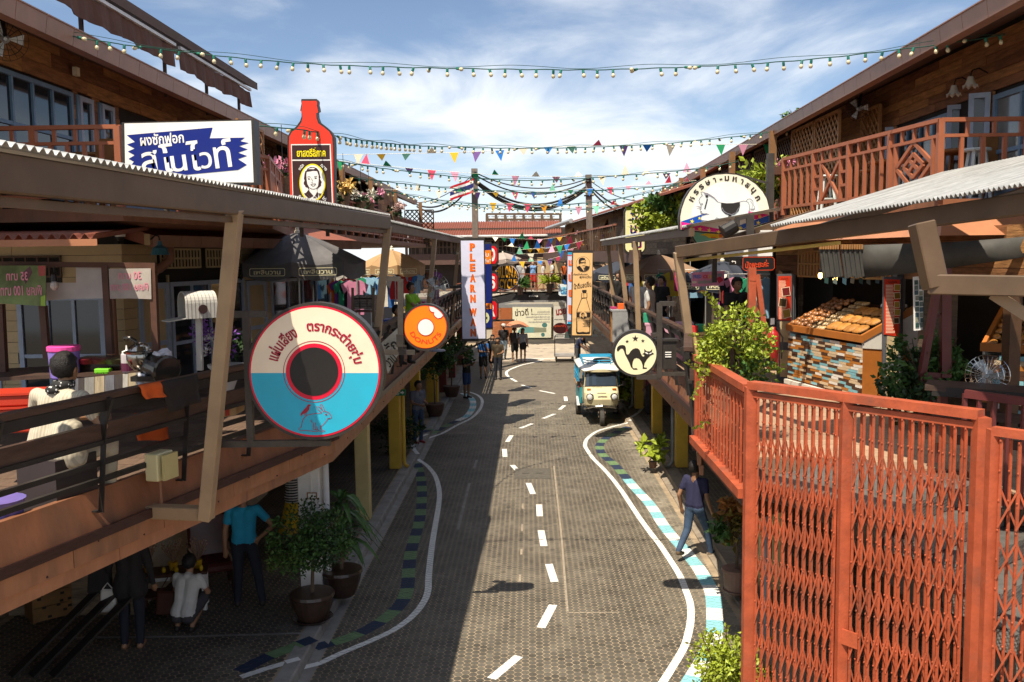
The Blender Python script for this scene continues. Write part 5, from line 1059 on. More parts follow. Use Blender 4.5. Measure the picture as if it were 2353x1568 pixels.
# folding door leaves with red menu posters
m_leaf=M('door_leaf',(.095,.10,.11),.55,var=.15,scale=6,dirt=.2); m_dpan=M('door_panel',(.52,.40,.22),.6,var=.25,scale=8,dirt=.4); s_menu=P_('menu_red','c9371c'); s_mtxt=P_('menu_text','f3d9b9')
def leaf(Y,fr,panels,poster,label,title,pics,seed):
    t=TR(2996,850,1.742,Y); g=sgn('folding_door',label,t,(fr[0][0]+fr[1][0])/2,fr[2][1],'door'); t.box(fr,.05,m_leaf,g,'leaf')
    for p in panels: t.poly(p,m_dpan,g,'panel',.004)
    x0=fr[1][0]; t.box([(x0+3,fr[1][1]),(x0+22,fr[1][1]+4),(x0+22,fr[2][1]-6),(x0+3,fr[2][1])],.06,m_leaf,g,'leaf',-.06); t.box([(x0+26,fr[1][1]+6),(x0+42,fr[1][1]+8),(x0+42,fr[2][1]-10),(x0+26,fr[2][1]-6)],.06,m_leaf,g,'leaf',-.14)
    po=sgn('menu_poster','red printed bakery menu on the %s folding door'%title,t,poster[3][0],poster[3][1],'poster'); t.box(poster,.006,s_menu,po,'sheet',.012)
    (xa,ya),(xb,yb),(xc,yc),(xd,yd)=poster; w=xb-xa; hh=yd-ya; rr=random.Random(seed)
    t.txt('เมนูปังปัง',(xa+xb)/2,ya+.055*hh,w*.55,hh*.045,s_ink,po,0,.022)
    n=0; y=ya+.11*hh
    while y<yd-.03*hh:
        L=w*rr.uniform(.45,.6); t.line([(xa+.06*w,y),(xa+.06*w+L,y)],hh*.011,s_mtxt,po,'print_line',.021); y+=hh*.026
    for px,py,pw_,ph,rot in pics:
        cx,cy=xa+px*w,ya+py*hh; c,s=math.cos(rad(rot)),math.sin(rad(rot)); R4=lambda k:[(cx+(x*c-y*s)*w*pw_*k,cy+(x*s+y*c)*hh*ph*k) for x,y in ((-.5,-.5),(.5,-.5),(.5,.5),(-.5,.5))]; t.poly(R4(1),s_mtxt,po,'photo_edge',.022); t.poly(R4(.86),P_('photo_%d'%(seed*9+int(py*9)),rr.choice(('7a5a1c','4c3a20','a08030','6b2020'))),po,'photo',.024)
leaf(15.2,[(197,430),(300,428),(300,1182),(197,1172)],[[(215,760),(288,760),(288,905),(215,903)],[(215,960),(288,962),(288,1150),(215,1145)]],[(200,445),(292,443),(290,755),(200,750)],'dark grey folding door leaf on the far side of the bakery cart','left-hand',[(.6,.35,.62,.2,-8),(.35,.6,.6,.2,8),(.65,.85,.6,.2,-12)],3)
leaf(12.55,[(940,448),(1060,452),(1052,1362),(930,1345)],[[(960,862),(1040,866),(1035,1045),(955,1042)],[(955,1100),(1032,1103),(1028,1335),(948,1330)]],[(942,465),(1050,470),(1042,865),(937,850)],'dark grey folding door leaf in front of the bakery cart','right-hand',[(.8,.15,.42,.12,3),(.8,.3,.42,.12,-3),(.78,.46,.36,.11,0),(.8,.6,.4,.12,4),(.75,.75,.36,.11,-4)],4)
t=TR(2996,850,1.742,11.9); g=sgn('photo_board','white board pinned with rows of small photographs beside the right-hand door',t,1195,825,'board')
t.box([(1146,450),(1225,442),(1250,815),(1150,825)],.02,s_wht,g,'backing'); rg=random.Random(8)
for i in range(3):
    for j in range(9):
        x=1152+i*31+rg.uniform(-3,3)+j*1.0; y=470+j*38+rg.uniform(-4,4); t.poly([(x,y),(x+26,y-2),(x+27,y+30),(x+1,y+32)],P_('snap_%d'%((i+j)%4),('2f4a46','64706a','3b5560','8a8a78')[(i+j)%4]),g,'photo',.006+.001*((i+j)%3))
# strip curtain and rolled awning cloth below the right canopy
m_cur=M('curtain_grey',(.055,.053,.048),.65,var=.2,scale=6,dirt=.15); t=TR(2996,850,1.742,11.3); cu=sgn('strip_curtain','bunched dark grey strip curtain hanging under the right canopy',t,640,460,'curtain')
for i in range(17):
    x=492+i*17+ (14 if i>7 else 0); t.box([(x,245+4*(i%3)),(x+13,245+4*(i%3)),(x+42,455-4*(i%4)),(x+26,462-4*(i%4))],.03,m_cur,cu,'strip',.01*(i%2)); b=MB(); b.box(t.p(x+5,240),(.02,.05,.06)); b.build('hook',m_lat,cu)
g=sgn('awning_cloth','slack dark awning cloth stretched under the right canopy',t,1000,450,'awning'); vs=[]; m=MB()
for i in range(13):
    f=i/12; x=790+f*1050; yt=228-40*f*f- 20*f; yb=458-120*f-60*f*f; vs+=[t.p(x,yt)+Vector((0,-.8*f,0)),t.p(x,(yt+yb)/2)+Vector((0,-.8*f+.05*math.sin(f*9),0)),t.p(x,yb)+Vector((0,-.8*f+.04*math.sin(f*14),0))]
m.add(vs,[(3*i+j,3*i+j+1,3*i+j+4,3*i+j+3) for i in range(12) for j in (0,1)]); o=m.build('cloth',m_cur,g,smooth=True); s=o.modifiers.new('thick','SOLIDIFY'); s.thickness=.012
# maroon posts and low planter wall, orange posts
m_mar=M('maroon_paint',(.13,.028,.026),.45,var=.15,scale=5,dirt=.2); t=TR(2996,850,1.742,11.0)
g=sgn('maroon_frame','maroon painted timber frame with a low boarded planter box',t,1290,1390,'frame')
for nm,p,q,w in (('post',(1368,360),(1368,1150),.11),('brace',(1305,560),(1205,1120),.10),('tie',(1265,765),(1362,680),.025)): barp(nm,m_mar,g,t.p(*p),t.p(*q),w,w*.7)
for i in range(7): x=1195+i*22; t.box([(x,1122),(x+20,1124),(x+20,1395),(x,1392)],.04,m_mar,g,'board',.004*(i%2))
t.box([(1188,1112),(1345,1118),(1345,1150),(1188,1142)],.07,m_mar,g,'cap',.02)
t=TR(2996,850,1.742,12.1); g=sgn('orange_frame','bright orange-red leaning post frame beside the bakery',t,60,1000,'frame')
for nm,p,q,w in (('post',(20,385),(20,890),.10),('brace',(55,435),(128,1000),.09),('tie',(15,620),(70,705),.05),('cap',(0,460),(60,465),.08)): barp(nm,m_gate,g,t.p(*p),t.p(*q),w,w*.7)
t=TR(2996,850,1.742,13.0); p=t.p(165,1090); g=thing('fire_extinguisher','red fire extinguisher standing beside the bakery door','extinguisher',p); m_fx=M('extinguisher_red',(.40,.02,.02),.3,var=.05)
b=MB(); b.lathe([(.05,0),(.085,.01),(.085,.46),(.07,.52),(.03,.56),(.03,.60)],p,16); b.build('cylinder',m_fx,g,smooth=True); b=MB(); b.box(p+Vector((0,0,.63)),(.05,.03,.07)); b.beam(p+Vector((-.03,0,.66)),p+Vector((.08,0,.70)),.02); b.build('valve',s_blk,g); b=MB(); b.tube([p+Vector((.03,-.03,.6)),p+Vector((.12,-.06,.45)),p+Vector((.10,-.08,.15))],.012,6); b.build('hose',s_blk,g); b=MB(); b.box(p+Vector((-.02,-.03,.68)),(.06,.005,.09),.3); b.build('tag',s_wht,g)
# dark counter with fan, maroon rail behind the stairs
t=TR(2996,850,1.742,8.9); g=sgn('counter','dark timber counter with a worn black edge beside the stairs',t,1600,1400,'counter')
c0,c1=t.p(1235,1200),t.p(2100,1215); b=MB(); b.beam(c0,c1+Vector((0,-.6,0)),.45,.05); b.build('top',m_railw,g); b=MB(); b.beam(c0+Vector((-.03,-.2,-.03)),c1+Vector((0,-.85,-.03)),.06,.09); b.build('edge',m_blacks,g); 
for f in (.1,.5,.9): q=c0.lerp(c1,f); b=MB(); b.beam(q+Vector((0,-.1,-.05)),q+Vector((0,-.05,-.75)),.07); b.build('leg',m_mar,g)
for dz in (.25,.5): b=MB(); b.beam(c0+Vector((.02,-.1,-dz)),c1+Vector((0,-.7,-dz)),.04,.09); b.build('rail',m_railw,g)
t=TR(2996,850,1.742,8.2); g=sgn('stair_rail','maroon barred railing along the far side of the steel stairs',t,1700,1560,'railing'); a0,a1=t.p(1505,1262),t.p(2000,1300)+Vector((.1,-.6,0)); barp('top_rail',m_mar,g,a0,a1,.06,.07)
for i in range(9): q=a0.lerp(a1,i/8); barp('bar',m_mar,g,q,q+Vector((0,0,-.95)),.035,.035)
t=TR(2996,850,1.742,9.0); c=t.p(1660,1135); g=thing('desk_fan','round caged desk fan on the dark counter','fan',c+Vector((0,0,-.2)))
def cage(parent,c,r,nx,rings=4,mat=None,sp=28):
    mat=mat or m_chr; b=MB(); fx=Vector(nx).normalized(); R=fx.to_track_quat('Z','Y').to_matrix()
    for k in range(sp):
        a=2*PI*k/sp; v=lambda rr,z:c+R@Vector((rr*math.cos(a),rr*math.sin(a),z)); b.tube([v(.02,.06),v(r*.6,.055),v(r,.0),v(r*.6,-.055),v(.02,-.06)],.0025,3,False)
    for rr,z in ((r,0),(r*.75,.045),(r*.5,.058),(r*.75,-.045)):
        b.tube([c+R@Vector((rr*math.cos(2*PI*i/24),rr*math.sin(2*PI*i/24),z)) for i in range(25)],.003,3,False)
    b.build('cage',mat,parent)
    for k in range(3):
        b=MB(); a=2*PI*k/3; b.add([c+R@Vector((math.cos(a+e)*q*r,math.sin(a+e)*q*r,z)) for q,e,z in ((.1,0,-.01),(.8,-.3,-.02),(.85,.35,.02),(.1,.5,.01))],[(0,1,2,3)]); b.build('blade',M('fan_blade',(.5,.52,.52),.4),parent)
    b=MB(); b.lathe([(.03,-.14),(.05,-.12),(.05,-.03),(.02,.03)],(0,0,0),12,R); b.v=[tuple(Vector(q)+c) for q in b.v]; b.build('motor',M('fan_motor',(.55,.56,.56),.4),parent)
cage(g,c,.2,(-.5,-.85,0)); b=MB(); b.tube([c+Vector((.05,.07,-.05)),c+Vector((.05,.07,-.2))],.02,8); b.lathe([(.1,0),(.09,.03),(.02,.04)],c+Vector((.05,.07,-.24)),12); b.build('stand',MATS['fan_motor'],g)
# hanging bulbs lit in the bakery
def lit_bulb(p,label):
    g=thing('hanging_bulb',label,'lamp',p,'lit bulbs in the bakery'); b=MB(); b.ball(p,(.035,.035,.05),8,6); b.build('bulb',M('warm_bulb',(1,.62,.16),.3,emit=6),g); b=MB(); b.lathe([(.02,.04),(.022,.09),(.008,.1),(.006,.5)],p,8); b.build('socket',s_blk,g)
t=TR(2996,850,1.742,13.6)
for x,y in ((497,440),(600,462),(945,452)): lit_bulb(t.p(x,y),'glowing yellow bulb hanging over the laden bakery cart')
t=TR(2996,850,1.742,11.6)
for x,y in ((1663,318),(1828,462)): lit_bulb(t.p(x,y),'glowing yellow bulb in the dark shop at the right edge')
t=TR(2996,850,1.742,13.4)
g=sgn('photo_string','string of small photographs pegged above the bakery cart',t,720,500,'photo string')
for i,x in enumerate((540,600,665,720,780,832,893)): t.poly([(x-14,455+6*(i%2)),(x+14,460-4*(i%2)),(x+12,498+5*(i%3)),(x-15,492)],P_('snap_%d'%(i%4),'8a8a78'),g,'photo',.001*i); 
t.line([(480,440),(700,462),(950,455)],3,s_blk,g,'cord',0)
# ================= left deck stall and things below =================
def put_box(name,label,cat,c,d,mat,rz=0,par=None,group=None,bevel=.006):
    b=MB(); b.box(c,d,rz); o=b.build(name,mat,par,bevel=bevel,loc=None)
    if par is None: tag(o,label,cat,group)
    return o
t=TR(0,850,1.742,10.3); g=sgn('food_stall','drinks stall counter with whitewashed boards and a dark banner frame',t,700,1150,'stall'); m_stal=M('stall_timber',(.10,.045,.028),.6,var=.2,scale=5)
for x0,y0,x1,y1 in ((5,640,30,1115),(300,650,330,1015),(735,370,770,985),(1065,372,1092,1022)): barp('post',m_stal,g,t.p(x0,y0),t.p(x1,y1),.07,.07)
barp('top_bar',m_stal,g,t.p(-40,360),t.p(1085,370),.05,.06)
tb=TR(0,850,1.742,9.7); wcol=[M('board_%d'%i,H(c),.7,var=.2,scale=8,dirt=.3,streak=(6,1,1)) for i,c in enumerate(('b7b3aa','8f8c86','6f7076','b0a184','4a4340'))]
rg=random.Random(2); x=470; k=0
while x<1000:
    w=rg.choice((40,55,70)); y0=1165-(x-470)*.10; tb.box([(x,y0),(x+w-3,y0-w*.1),(x+w-3,y0+190),(x,y0+190)],.03,wcol[rg.randrange(5)],g,'front_board',.004*rg.random()); x+=w
p,q=tb.p(300,1165),tb.p(1010,1100); b=MB(); b.add([p+Vector((-1.2,0,0)),q,q+Vector((0,1.0,0)),p+Vector((-1.2,1.0,0)),p+Vector((-1.2,0,-.04)),q+Vector((0,0,-.04)),q+Vector((0,1.0,-.04)),p+Vector((-1.2,1,-.04))],[(0,1,2,3),(0,4,5,1),(1,5,6,2)]); b.build('counter_top',m_railw,g)
zc=p.z
def banner(Y,pts,mat,label,txts,nm='banner'):
    t=TR(0,850,1.742,Y); g=sgn(nm,label,t,pts[0][0],pts[0][1],'banner'); t.box(pts,.006,mat,g,'cloth')
    for s_,x,y,w,h,m in txts: t.txt(s_,x,y,-w,h,m,g,0,.006,.02)
    return t,g
s_pk=P_('print_pink','d98a9a'); tt,bg_=banner(10.1,[(-60,372),(320,370),(318,655),(-60,630)],M('banner_green',(.16,.22,.08),.7,var=.6,scale=2.2,hue=.0),'green and pink price banner hung from the drinks stall, seen from behind',[('35 บาท',120,445,150,60,s_pk),('พิเศษ 100 บาท',150,545,290,70,s_pk)])
tt.poly([(265,372),(318,372),(318,440),(275,445)],P_('print_red','a83a30'),bg_,'print_patch',.005); tt.poly([(285,590),(318,575),(318,652),(285,650)],P_('print_lime','8fb52c'),bg_,'print_patch',.005); tt.poly([(150,430),(210,375),(225,420),(180,500)],P_('print_plum','5a2030'),bg_,'print_patch',.004)
banner(10.4,[(322,490),(530,490),(527,378),(718,376),(728,600),(480,603),(322,615)],M('cloth_white',(.55,.53,.5),.8,var=.1,scale=4),'plain off-white cloth tied between the stall posts',[])
banner(10.25,[(757,393),(1050,390),(1055,605),(900,600),(767,602)],M('banner_pale',(.42,.38,.34),.8,var=.25,scale=3),'pale price banner with pink mirrored numbers on the drinks stall',[('30 บาท',905,440,160,55,s_pk),('พิเศษ 100 ฺบาท',905,525,265,65,s_pk)])
# things on the counter
def cyl_thing(name,label,cat,p,prof,mat,n=16,lid=None,group=None):
    g=thing(name,label,cat,p,group); b=MB(); b.lathe(prof,p,n); b.build('body',mat,g,smooth=False)
    if lid: b=MB(); b.lathe(lid[0],p,n); b.build('lid',lid[1],g)
    return g
t=TR(0,850,1.742,9.75); p=t.p(455,1158)
cyl_thing('bucket','translucent purple bucket with a pink lid on the stall counter','bucket',p,[(.13,0),(.145,.02),(.16,.30),(.15,.31)],M('purple_plastic',(.23,.16,.55),.25,var=.05,spec=.5),20,([(.165,.30),(.17,.31),(.17,.35),(.155,.36)],M('pink_plastic',(.75,.08,.35),.3)))
p=t.p(890,1112); g=cyl_thing('sauce_bottle','clear squeeze bottle with white nozzle on the stall counter','bottle',p,[(.06,0),(.065,.01),(.062,.19),(.05,.21)],M('clear_plastic',(.5,.45,.47),.2,var=.1),14,([(.05,.2),(.05,.225),(.012,.24),(.006,.29)],s_wht)); b=MB(); b.lathe([(.0665,.012),(.0665,.1)],p,14); b.build('sauce',M('plum_sauce',(.10,.02,.05),.3),g)
p=t.p(722,1125); o=put_box('sponge_box','lime green box lying on the stall counter','box',p+Vector((0,0,.03)),(.16,.1,.06),P_('lime','7cd02f'))
for i,(x,c) in enumerate(((590,'6b1620'),(680,'5c2a2a'),(780,'4c4a30'))):
    p=t.p(x,1060)+Vector((0,.1,0)); cyl_thing('topping_tray','round tray of %s toppings on the stall counter'%('red','dark red','olive')[i],'tray',p,[(.1,0),(.12,.05),(.115,.05),(.1,.06)],P_('top_%d'%i,c),16)
p=t.p(455,1158)
o=put_box('counter_case','dark glazed case behind the toppings on the stall counter','case',t.p(690,1085)+Vector((0,.25,.02)),(.62,.25,.16),M('case_dark',(.05,.03,.02),.2))
# steel ice shaver
t=TR(0,850,1.742,9.0); c=t.p(1110,1080); m_stl=M('polished_steel',(.32,.31,.29),.18,metal=1,var=.2,scale=5); m_dst=M('dark_steel',(.07,.065,.06),.25,metal=.7,var=.3)
g=thing('ice_shaver','polished steel ice shaver with a curved crank on the railing side of the stall','machine',c)
b=MB(); R=Vector((.75,-.6,-.15)).normalized().to_track_quat('Z','Y').to_matrix(); b.lathe([(.10,-.18),(.135,-.16),(.135,.10),(.15,.11),(.15,.15),(.13,.16),(.05,.165)],(0,0,0),20,R); b.v=[tuple(Vector(q)+c) for q in b.v]; b.build('drum',m_dst,g)
b=MB(); b.ball(t.p(960,1010)+Vector((0,.05,0)),(.13,.12,.15),14,9); b.build('hopper',m_stl,g,smooth=True); b=MB(); b.lathe([(.15,0),(.155,.02),(.12,.03)],t.p(960,985)+Vector((0,.05,0)),18); b.build('hopper_rim',m_stl,g)
b=MB(); b.tube([t.p(960,930),t.p(940,895),t.p(905,875),t.p(865,878)],.022,8); b.build('crank',m_dst,g,smooth=True); b=MB(); b.tube([t.p(1000,1000),t.p(1030,960),t.p(1020,930),t.p(985,930),t.p(960,960)],.02,8); b.build('handle',m_stl,g,smooth=True); b=MB(); b.box(t.p(1050,1150),(.3,.25,.05)); b.beam(t.p(1050,1150),t.p(1060,1090),.09); b.build('base',m_dst,g)
for i,(x,y) in enumerate(((1000,1170),(1140,1000),(1020,1190))):
    b=MB(); rg=random.Random(i); p=t.p(x,y); b.ball(p,(.09,.07,.07),9,6); b.v=[(a+rg.uniform(-.025,.025),c2+rg.uniform(-.02,.02),d+rg.uniform(-.025,.025)) for a,c2,d in b.v]; tag(b.build('plastic_bag',M('bag_plastic',(.6,.6,.66),.25,var=.25,scale=20),None),('crumpled clear bag on the rail beside the ice shaver','crumpled clear bag behind the ice shaver','small tied clear bag below the ice shaver')[i],'bag')
# red crates by the vendor
t=TR(0,850,1.742,8.5); p=t.p(120,1320); g=thing('crate','stack of red plastic crates beside the seated vendor','crate',p); mr=M('red_plastic',(.55,.045,.02),.35,var=.1,scale=6)
for i in range(3): b=MB(); b.box(p+Vector((-.12+.03*i,.2,-.25+.13*i)),(.55-.03*i,.4,.11),.25); b.build('crate_side',mr,g,bevel=.015); b=MB(); b.box(p+Vector((-.12+.03*i,.2,-.19+.13*i)),(.58-.03*i,.43,.02),.25); b.build('rim',mr,g)
# cloths on the railing
LR_=((-4.77,4.0),(-2.59,11.94)); tl,nl,ll=plan(*LR_)
def rail_cloth(name,label,pts,mat,off=.20,seed=1,nx=8,ny=8):
    """cloth hung over the railing: pts = four corners (measuring units), wavy sheet with thickness"""
    c=[Pw((x/1.742)/1.7407,(850+y/1.742)/1.7407,*LR_,off) for x,y in pts]; rg=random.Random(seed); ph=rg.uniform(0,6); b=MB(); vs=[]
    for j in range(ny+1):
        for i in range(nx+1):
            f,e=i/nx,j/ny; q=c[0].lerp(c[1],f).lerp(c[3].lerp(c[2],f),e); vs.append(q+nl*(.025*e*math.sin(f*9+ph)+.01*math.sin(e*7)))
    b.add(vs,[(j*(nx+1)+i,j*(nx+1)+i+1,(j+1)*(nx+1)+i+1,(j+1)*(nx+1)+i) for j in range(ny) for i in range(nx)]); o=b.build(name,mat,None,smooth=True); s=o.modifiers.new('thick','SOLIDIFY'); s.thickness=.008; return tag(o,label,'cloth')
m_oc=M('orange_cloth',(.62,.11,.02),.85,var=.08,scale=20,bump=.2); rail_cloth('cloth','orange cloth draped over the left railing',[(962,1205),(1135,1173),(1160,1285),(1000,1302)],m_oc); rail_cloth('cloth','dark apron with white edging hung over the left railing',[(1115,1180),(1368,1130),(1385,1320),(1185,1395)],M('apron_dark',(.028,.022,.02),.85,var=.2,scale=20),.21,2); rail_cloth('cloth','orange apron hanging low behind the left railing bars',[(935,1400),(1165,1385),(1185,1590),(940,1590)],m_oc,-.08,3)
# electric box on the kick plate
p=Pw((1110/1.742)/1.7407,(1830+55/1.742)/1.7407,*LR_,.05); g=thing('switch_box','cream electrical box fixed to the edge of the left walkway','box',p); b=MB(); b.box(p,(.14,.24,.26),-.27); b.build('case',P_('box_cream','d9cfa0'),g,bevel=.01); b=MB(); b.box(p+nl*.12+Vector((0,0,.0)),(.03,.2,.24),-.27); b.build('door',P_('box_cream2','c9bd86'),g)
b=MB(); b.tube([p+Vector((0,0,-.13)),p+Vector((0,0,-.5))],.015,6); b.build('conduit',m_brown,g)
# mailbox and flower pot
t=TR(0,850,1.742,12.0); g=sgn('mailbox','white slatted mailbox on a post with its flap open',t,1390,1080,'mailbox'); p=t.p(1375,735); b=MB()
pr=[(.0,0)]; hw,hh=.155,.20; ol=[(-hw,0),(hw,0)]+[(hw*math.cos(rad(a)),hh+hw*math.sin(rad(a))) for a in range(0,181,15)]
R=Matrix.Rotation(rad(-50),4,'Z'); F=Matrix.Translation(p)@R@Matrix.Rotation(PI/2,4,'X')@Matrix.Translation((0,0,.2))
k=len(ol); b.add([F@Vector((x,y,0)) for x,y in ol]+[F@Vector((x,y,-.42)) for x,y in ol],[(i,k+i,k+(i+1)%k,(i+1)%k) for i in range(k)]+[tuple(range(2*k-1,k-1,-1))]); o=b.build('shell',M('mailbox_white',(.62,.60,.55),.6,var=.08,scale=6,dirt=.15),g); s=o.modifiers.new('thick','SOLIDIFY'); s.thickness=.012
b=MB()
for i in range(8): b.add([F@Vector((x*1.02,y*1.01,-.05*i-.02)) for x,y in ol]+[F@Vector((x*1.02,y*1.01,-.05*i-.026)) for x,y in ol],[(i2,k+i2,k+(i2+1)%k,(i2+1)%k) for i2 in range(k)])
b.build('slat_lines',s_gry,g,kind='stuff'); b=MB(); b.add([F@Vector((x,y,z)) for x,y,z in ((-hw,0,.0),(hw,0,.0),(hw*.9,-.03,.22),(-hw*.9,-.03,.22))],[(0,1,2,3)]); o=b.build('flap',MATS['mailbox_white'],g); o.modifiers.new('thick','SOLIDIFY').thickness=.012
b=MB(); b.beam(p+Vector((.02,0,0)),t.p(1395,1100),.07); b.build('post',MATS['mailbox_white'],g); b=MB(); q=F@Vector((hw+.006,.12,-.22)); b.lathe([(.06,0),(.06,.012)],q,16,Matrix.Rotation(rad(-50),3,'Z')@Matrix.Rotation(PI/2,3,'Y')); b.build('badge',s_mar,g)
def leafmat(n,c,r=.35): return M(n,c,.5,var=r,scale=12,spec=.3,rand=0)
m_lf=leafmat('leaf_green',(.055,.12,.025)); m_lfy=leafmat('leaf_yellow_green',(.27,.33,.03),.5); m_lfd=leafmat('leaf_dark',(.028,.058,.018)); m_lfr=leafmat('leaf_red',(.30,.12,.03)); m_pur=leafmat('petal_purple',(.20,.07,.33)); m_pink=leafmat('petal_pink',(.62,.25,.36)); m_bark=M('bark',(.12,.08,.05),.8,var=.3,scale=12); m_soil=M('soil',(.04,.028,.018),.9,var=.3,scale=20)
m_pot=M('glazed_pot',(.055,.03,.02),.3,var=.35,scale=5,spec=.5); m_wpot=M('white_pot',(.66,.65,.62),.5,var=.06)
def plant(name,label,cat,p,pot,leaves,stem=True,petals=None,group=None,seed=1,saucer=False):
    """pot=(profile,material) or None; leaves=list of (centre offset, radii, count, size, material)"""
    g=thing(name,label,cat,p,group); p=Vector(p); rg=random.Random(seed); top=0.
    if pot:
        b=MB(); b.lathe(pot[0],p,20); b.build('pot',pot[1],g,smooth=False); top=max(z for r,z in pot[0]); rr=pot[0][-1][0]
        b=MB(); b.lathe([(rr*.9,0),(rr*.9,.01)],p+Vector((0,0,top-.03)),16); b.build('soil',m_soil,g)
        if saucer: b=MB(); b.lathe([(rr*.8,0),(rr*1.05,.05),(rr*1.02,.055),(rr*.8,.02)],p,20); b.build('saucer',pot[1],g)
    if stem:
        c=Vector(leaves[0][0]); st=MB(); st.tube([p+Vector((0,0,max(top-.05,0))),p+Vector((c.x*.3+.02,c.y*.3,(top+c.z)/2)),p+Vector((c.x*.8,c.y*.8,c.z))],[.028,.022,.012],6)
        for i in range(7):
            a=rg.uniform(0,6.28); r=leaves[0][1]; st.tube([p+Vector((c.x*.5,c.y*.5,c.z-r[2]*.5)),p+c+Vector((math.cos(a)*r[0]*.5,math.sin(a)*r[1]*.5,rg.uniform(-.2,.5)*r[2])),p+c+Vector((math.cos(a)*r[0]*.85,math.sin(a)*r[1]*.85,rg.uniform(0,.8)*r[2]))],[.012,.008,.003],4)
        st.build('stem',m_bark,g)
    for k,(c,r,n,s,m) in enumerate(leaves):
        b=MB(); leaf_cloud(b,p+Vector(c),r,n,s,rg); b.build('foliage' if m not in (m_pur,m_pink) else 'flowers',m,g,kind=None if m not in (m_pur,m_pink) else 'stuff')
    return g
t=TR(0,850,1.742,12.6); p=t.p(1575,1085); p.z=DZ+.25; plant('flower_pot','white urn of purple flowers beside the mailbox','flower pot',(p.x,p.y,DZ),([(.1,0),(.13,.03),(.07,.1),(.08,.3),(.2,.62),(.24,.66),(.25,.7),(.23,.7)],m_wpot),[((0,0,.95),(.32,.3,.3),260,.09,m_lfd),((-.05,-.05,1.1),(.36,.3,.32),330,.07,m_pur),((-.2,-.1,1.05),(.15,.12,.2),60,.06,leafmat('petal_white',(.6,.55,.55)))],False,seed=3)
# lamp and camera on the wall
t=TR(0,850,1.742,13.2); g=sgn('wall_lamp','small blue-shaded gooseneck lamp on the left shop wall',t,1110,260,'lamp'); b=MB(); b.tube([t.p(1040,195),t.p(1060,180),t.p(1080,160),t.p(1105,165),t.p(1112,195)],.012,6); b.build('arm',s_blk,g); b=MB(); b.lathe([(.13,-.2),(.10,-.1),(.04,-.06),(.03,0)],t.p(1112,200),14); b.build('shade',M('lamp_blue',(.05,.16,.22),.4),g); b=MB(); b.box(t.p(1030,190),(.08,.06,.16)); b.build('back_plate',m_cream,g)
g=sgn('dome_camera','small white dome camera under the left roof',t,838,170,'camera'); b=MB(); b.lathe([(.07,0),(.075,.05)],t.p(838,170),14); b.build('base',s_wht,g); b=MB(); b.ball(t.p(838,178),(.055,.055,.05),12,7); b.build('dome',s_blk,g)
t=TR(0,850,1.742,9.9); g=sgn('pendant_bulb','unlit bulb on a dark cord hanging in the drinks stall',t,378,560,'lamp'); b=MB(); b.tube([t.p(375,375),t.p(378,470)],.005,4); b.lathe([(.02,0),(.035,.01),(.03,.08),(.01,.1)],t.p(378,485),8); b.build('socket',s_blk,g); b=MB(); b.ball(t.p(380,510),(.045,.045,.055),10,6); b.build('bulb',M('frosted_bulb',(.5,.45,.4),.15,var=.05),g)
# ---- under the left walkway ----
def gp(x,y,z=SW,ox=0,oy=1830): return Pz((ox+x/1.742)/1.7407,(oy+y/1.742)/1.7407,z)
p=gp(1540,985); p=Vector((p.x-.25,p.y+.35,SW)); g=thing('armchair','worn dark red button-back armchair with wooden legs','chair',p); m_lea=M('red_leather',(.11,.022,.018),.35,var=.3,scale=6,spec=.5,dirt=.2); m_cw=M('chair_wood',(.06,.03,.018),.4)
RZ=Matrix.Rotation(rad(25),3,'Z')
def cp(x,y,z): return p+RZ@Vector((x,y,z))
b=MB(); b.box(cp(0,0,.42),(.62,.6,.14),rad(25)); b.build('seat',m_lea,g,bevel=.04); b=MB(); b.box(cp(0,.30,.78),(.60,.12,.66),R=RZ@Matrix.Rotation(rad(-10),3,'X')); bk=b.build('backrest',m_lea,g,bevel=.04)
for i in range(4):
    for j in range(3): b=MB(); b.ball(cp(-.2+.13*i+(.06 if j%2 else 0),.225+.03*j,.62+.16*j),(.022,.012,.022),8,5); b.build('button',m_cw,bk)
for sx in (-.3,.3):
    b=MB(); b.tube([cp(sx,.28,.68),cp(sx*1.05,0,.66),cp(sx*1.05,-.24,.60),cp(sx,-.26,.42)],.025,6); b.build('arm',m_cw,g)
    for sy in (-.25,.3): b=MB(); b.beam(cp(sx*.9,sy,.38),cp(sx,sy*1.1,0),.045); b.build('leg',m_cw,g)
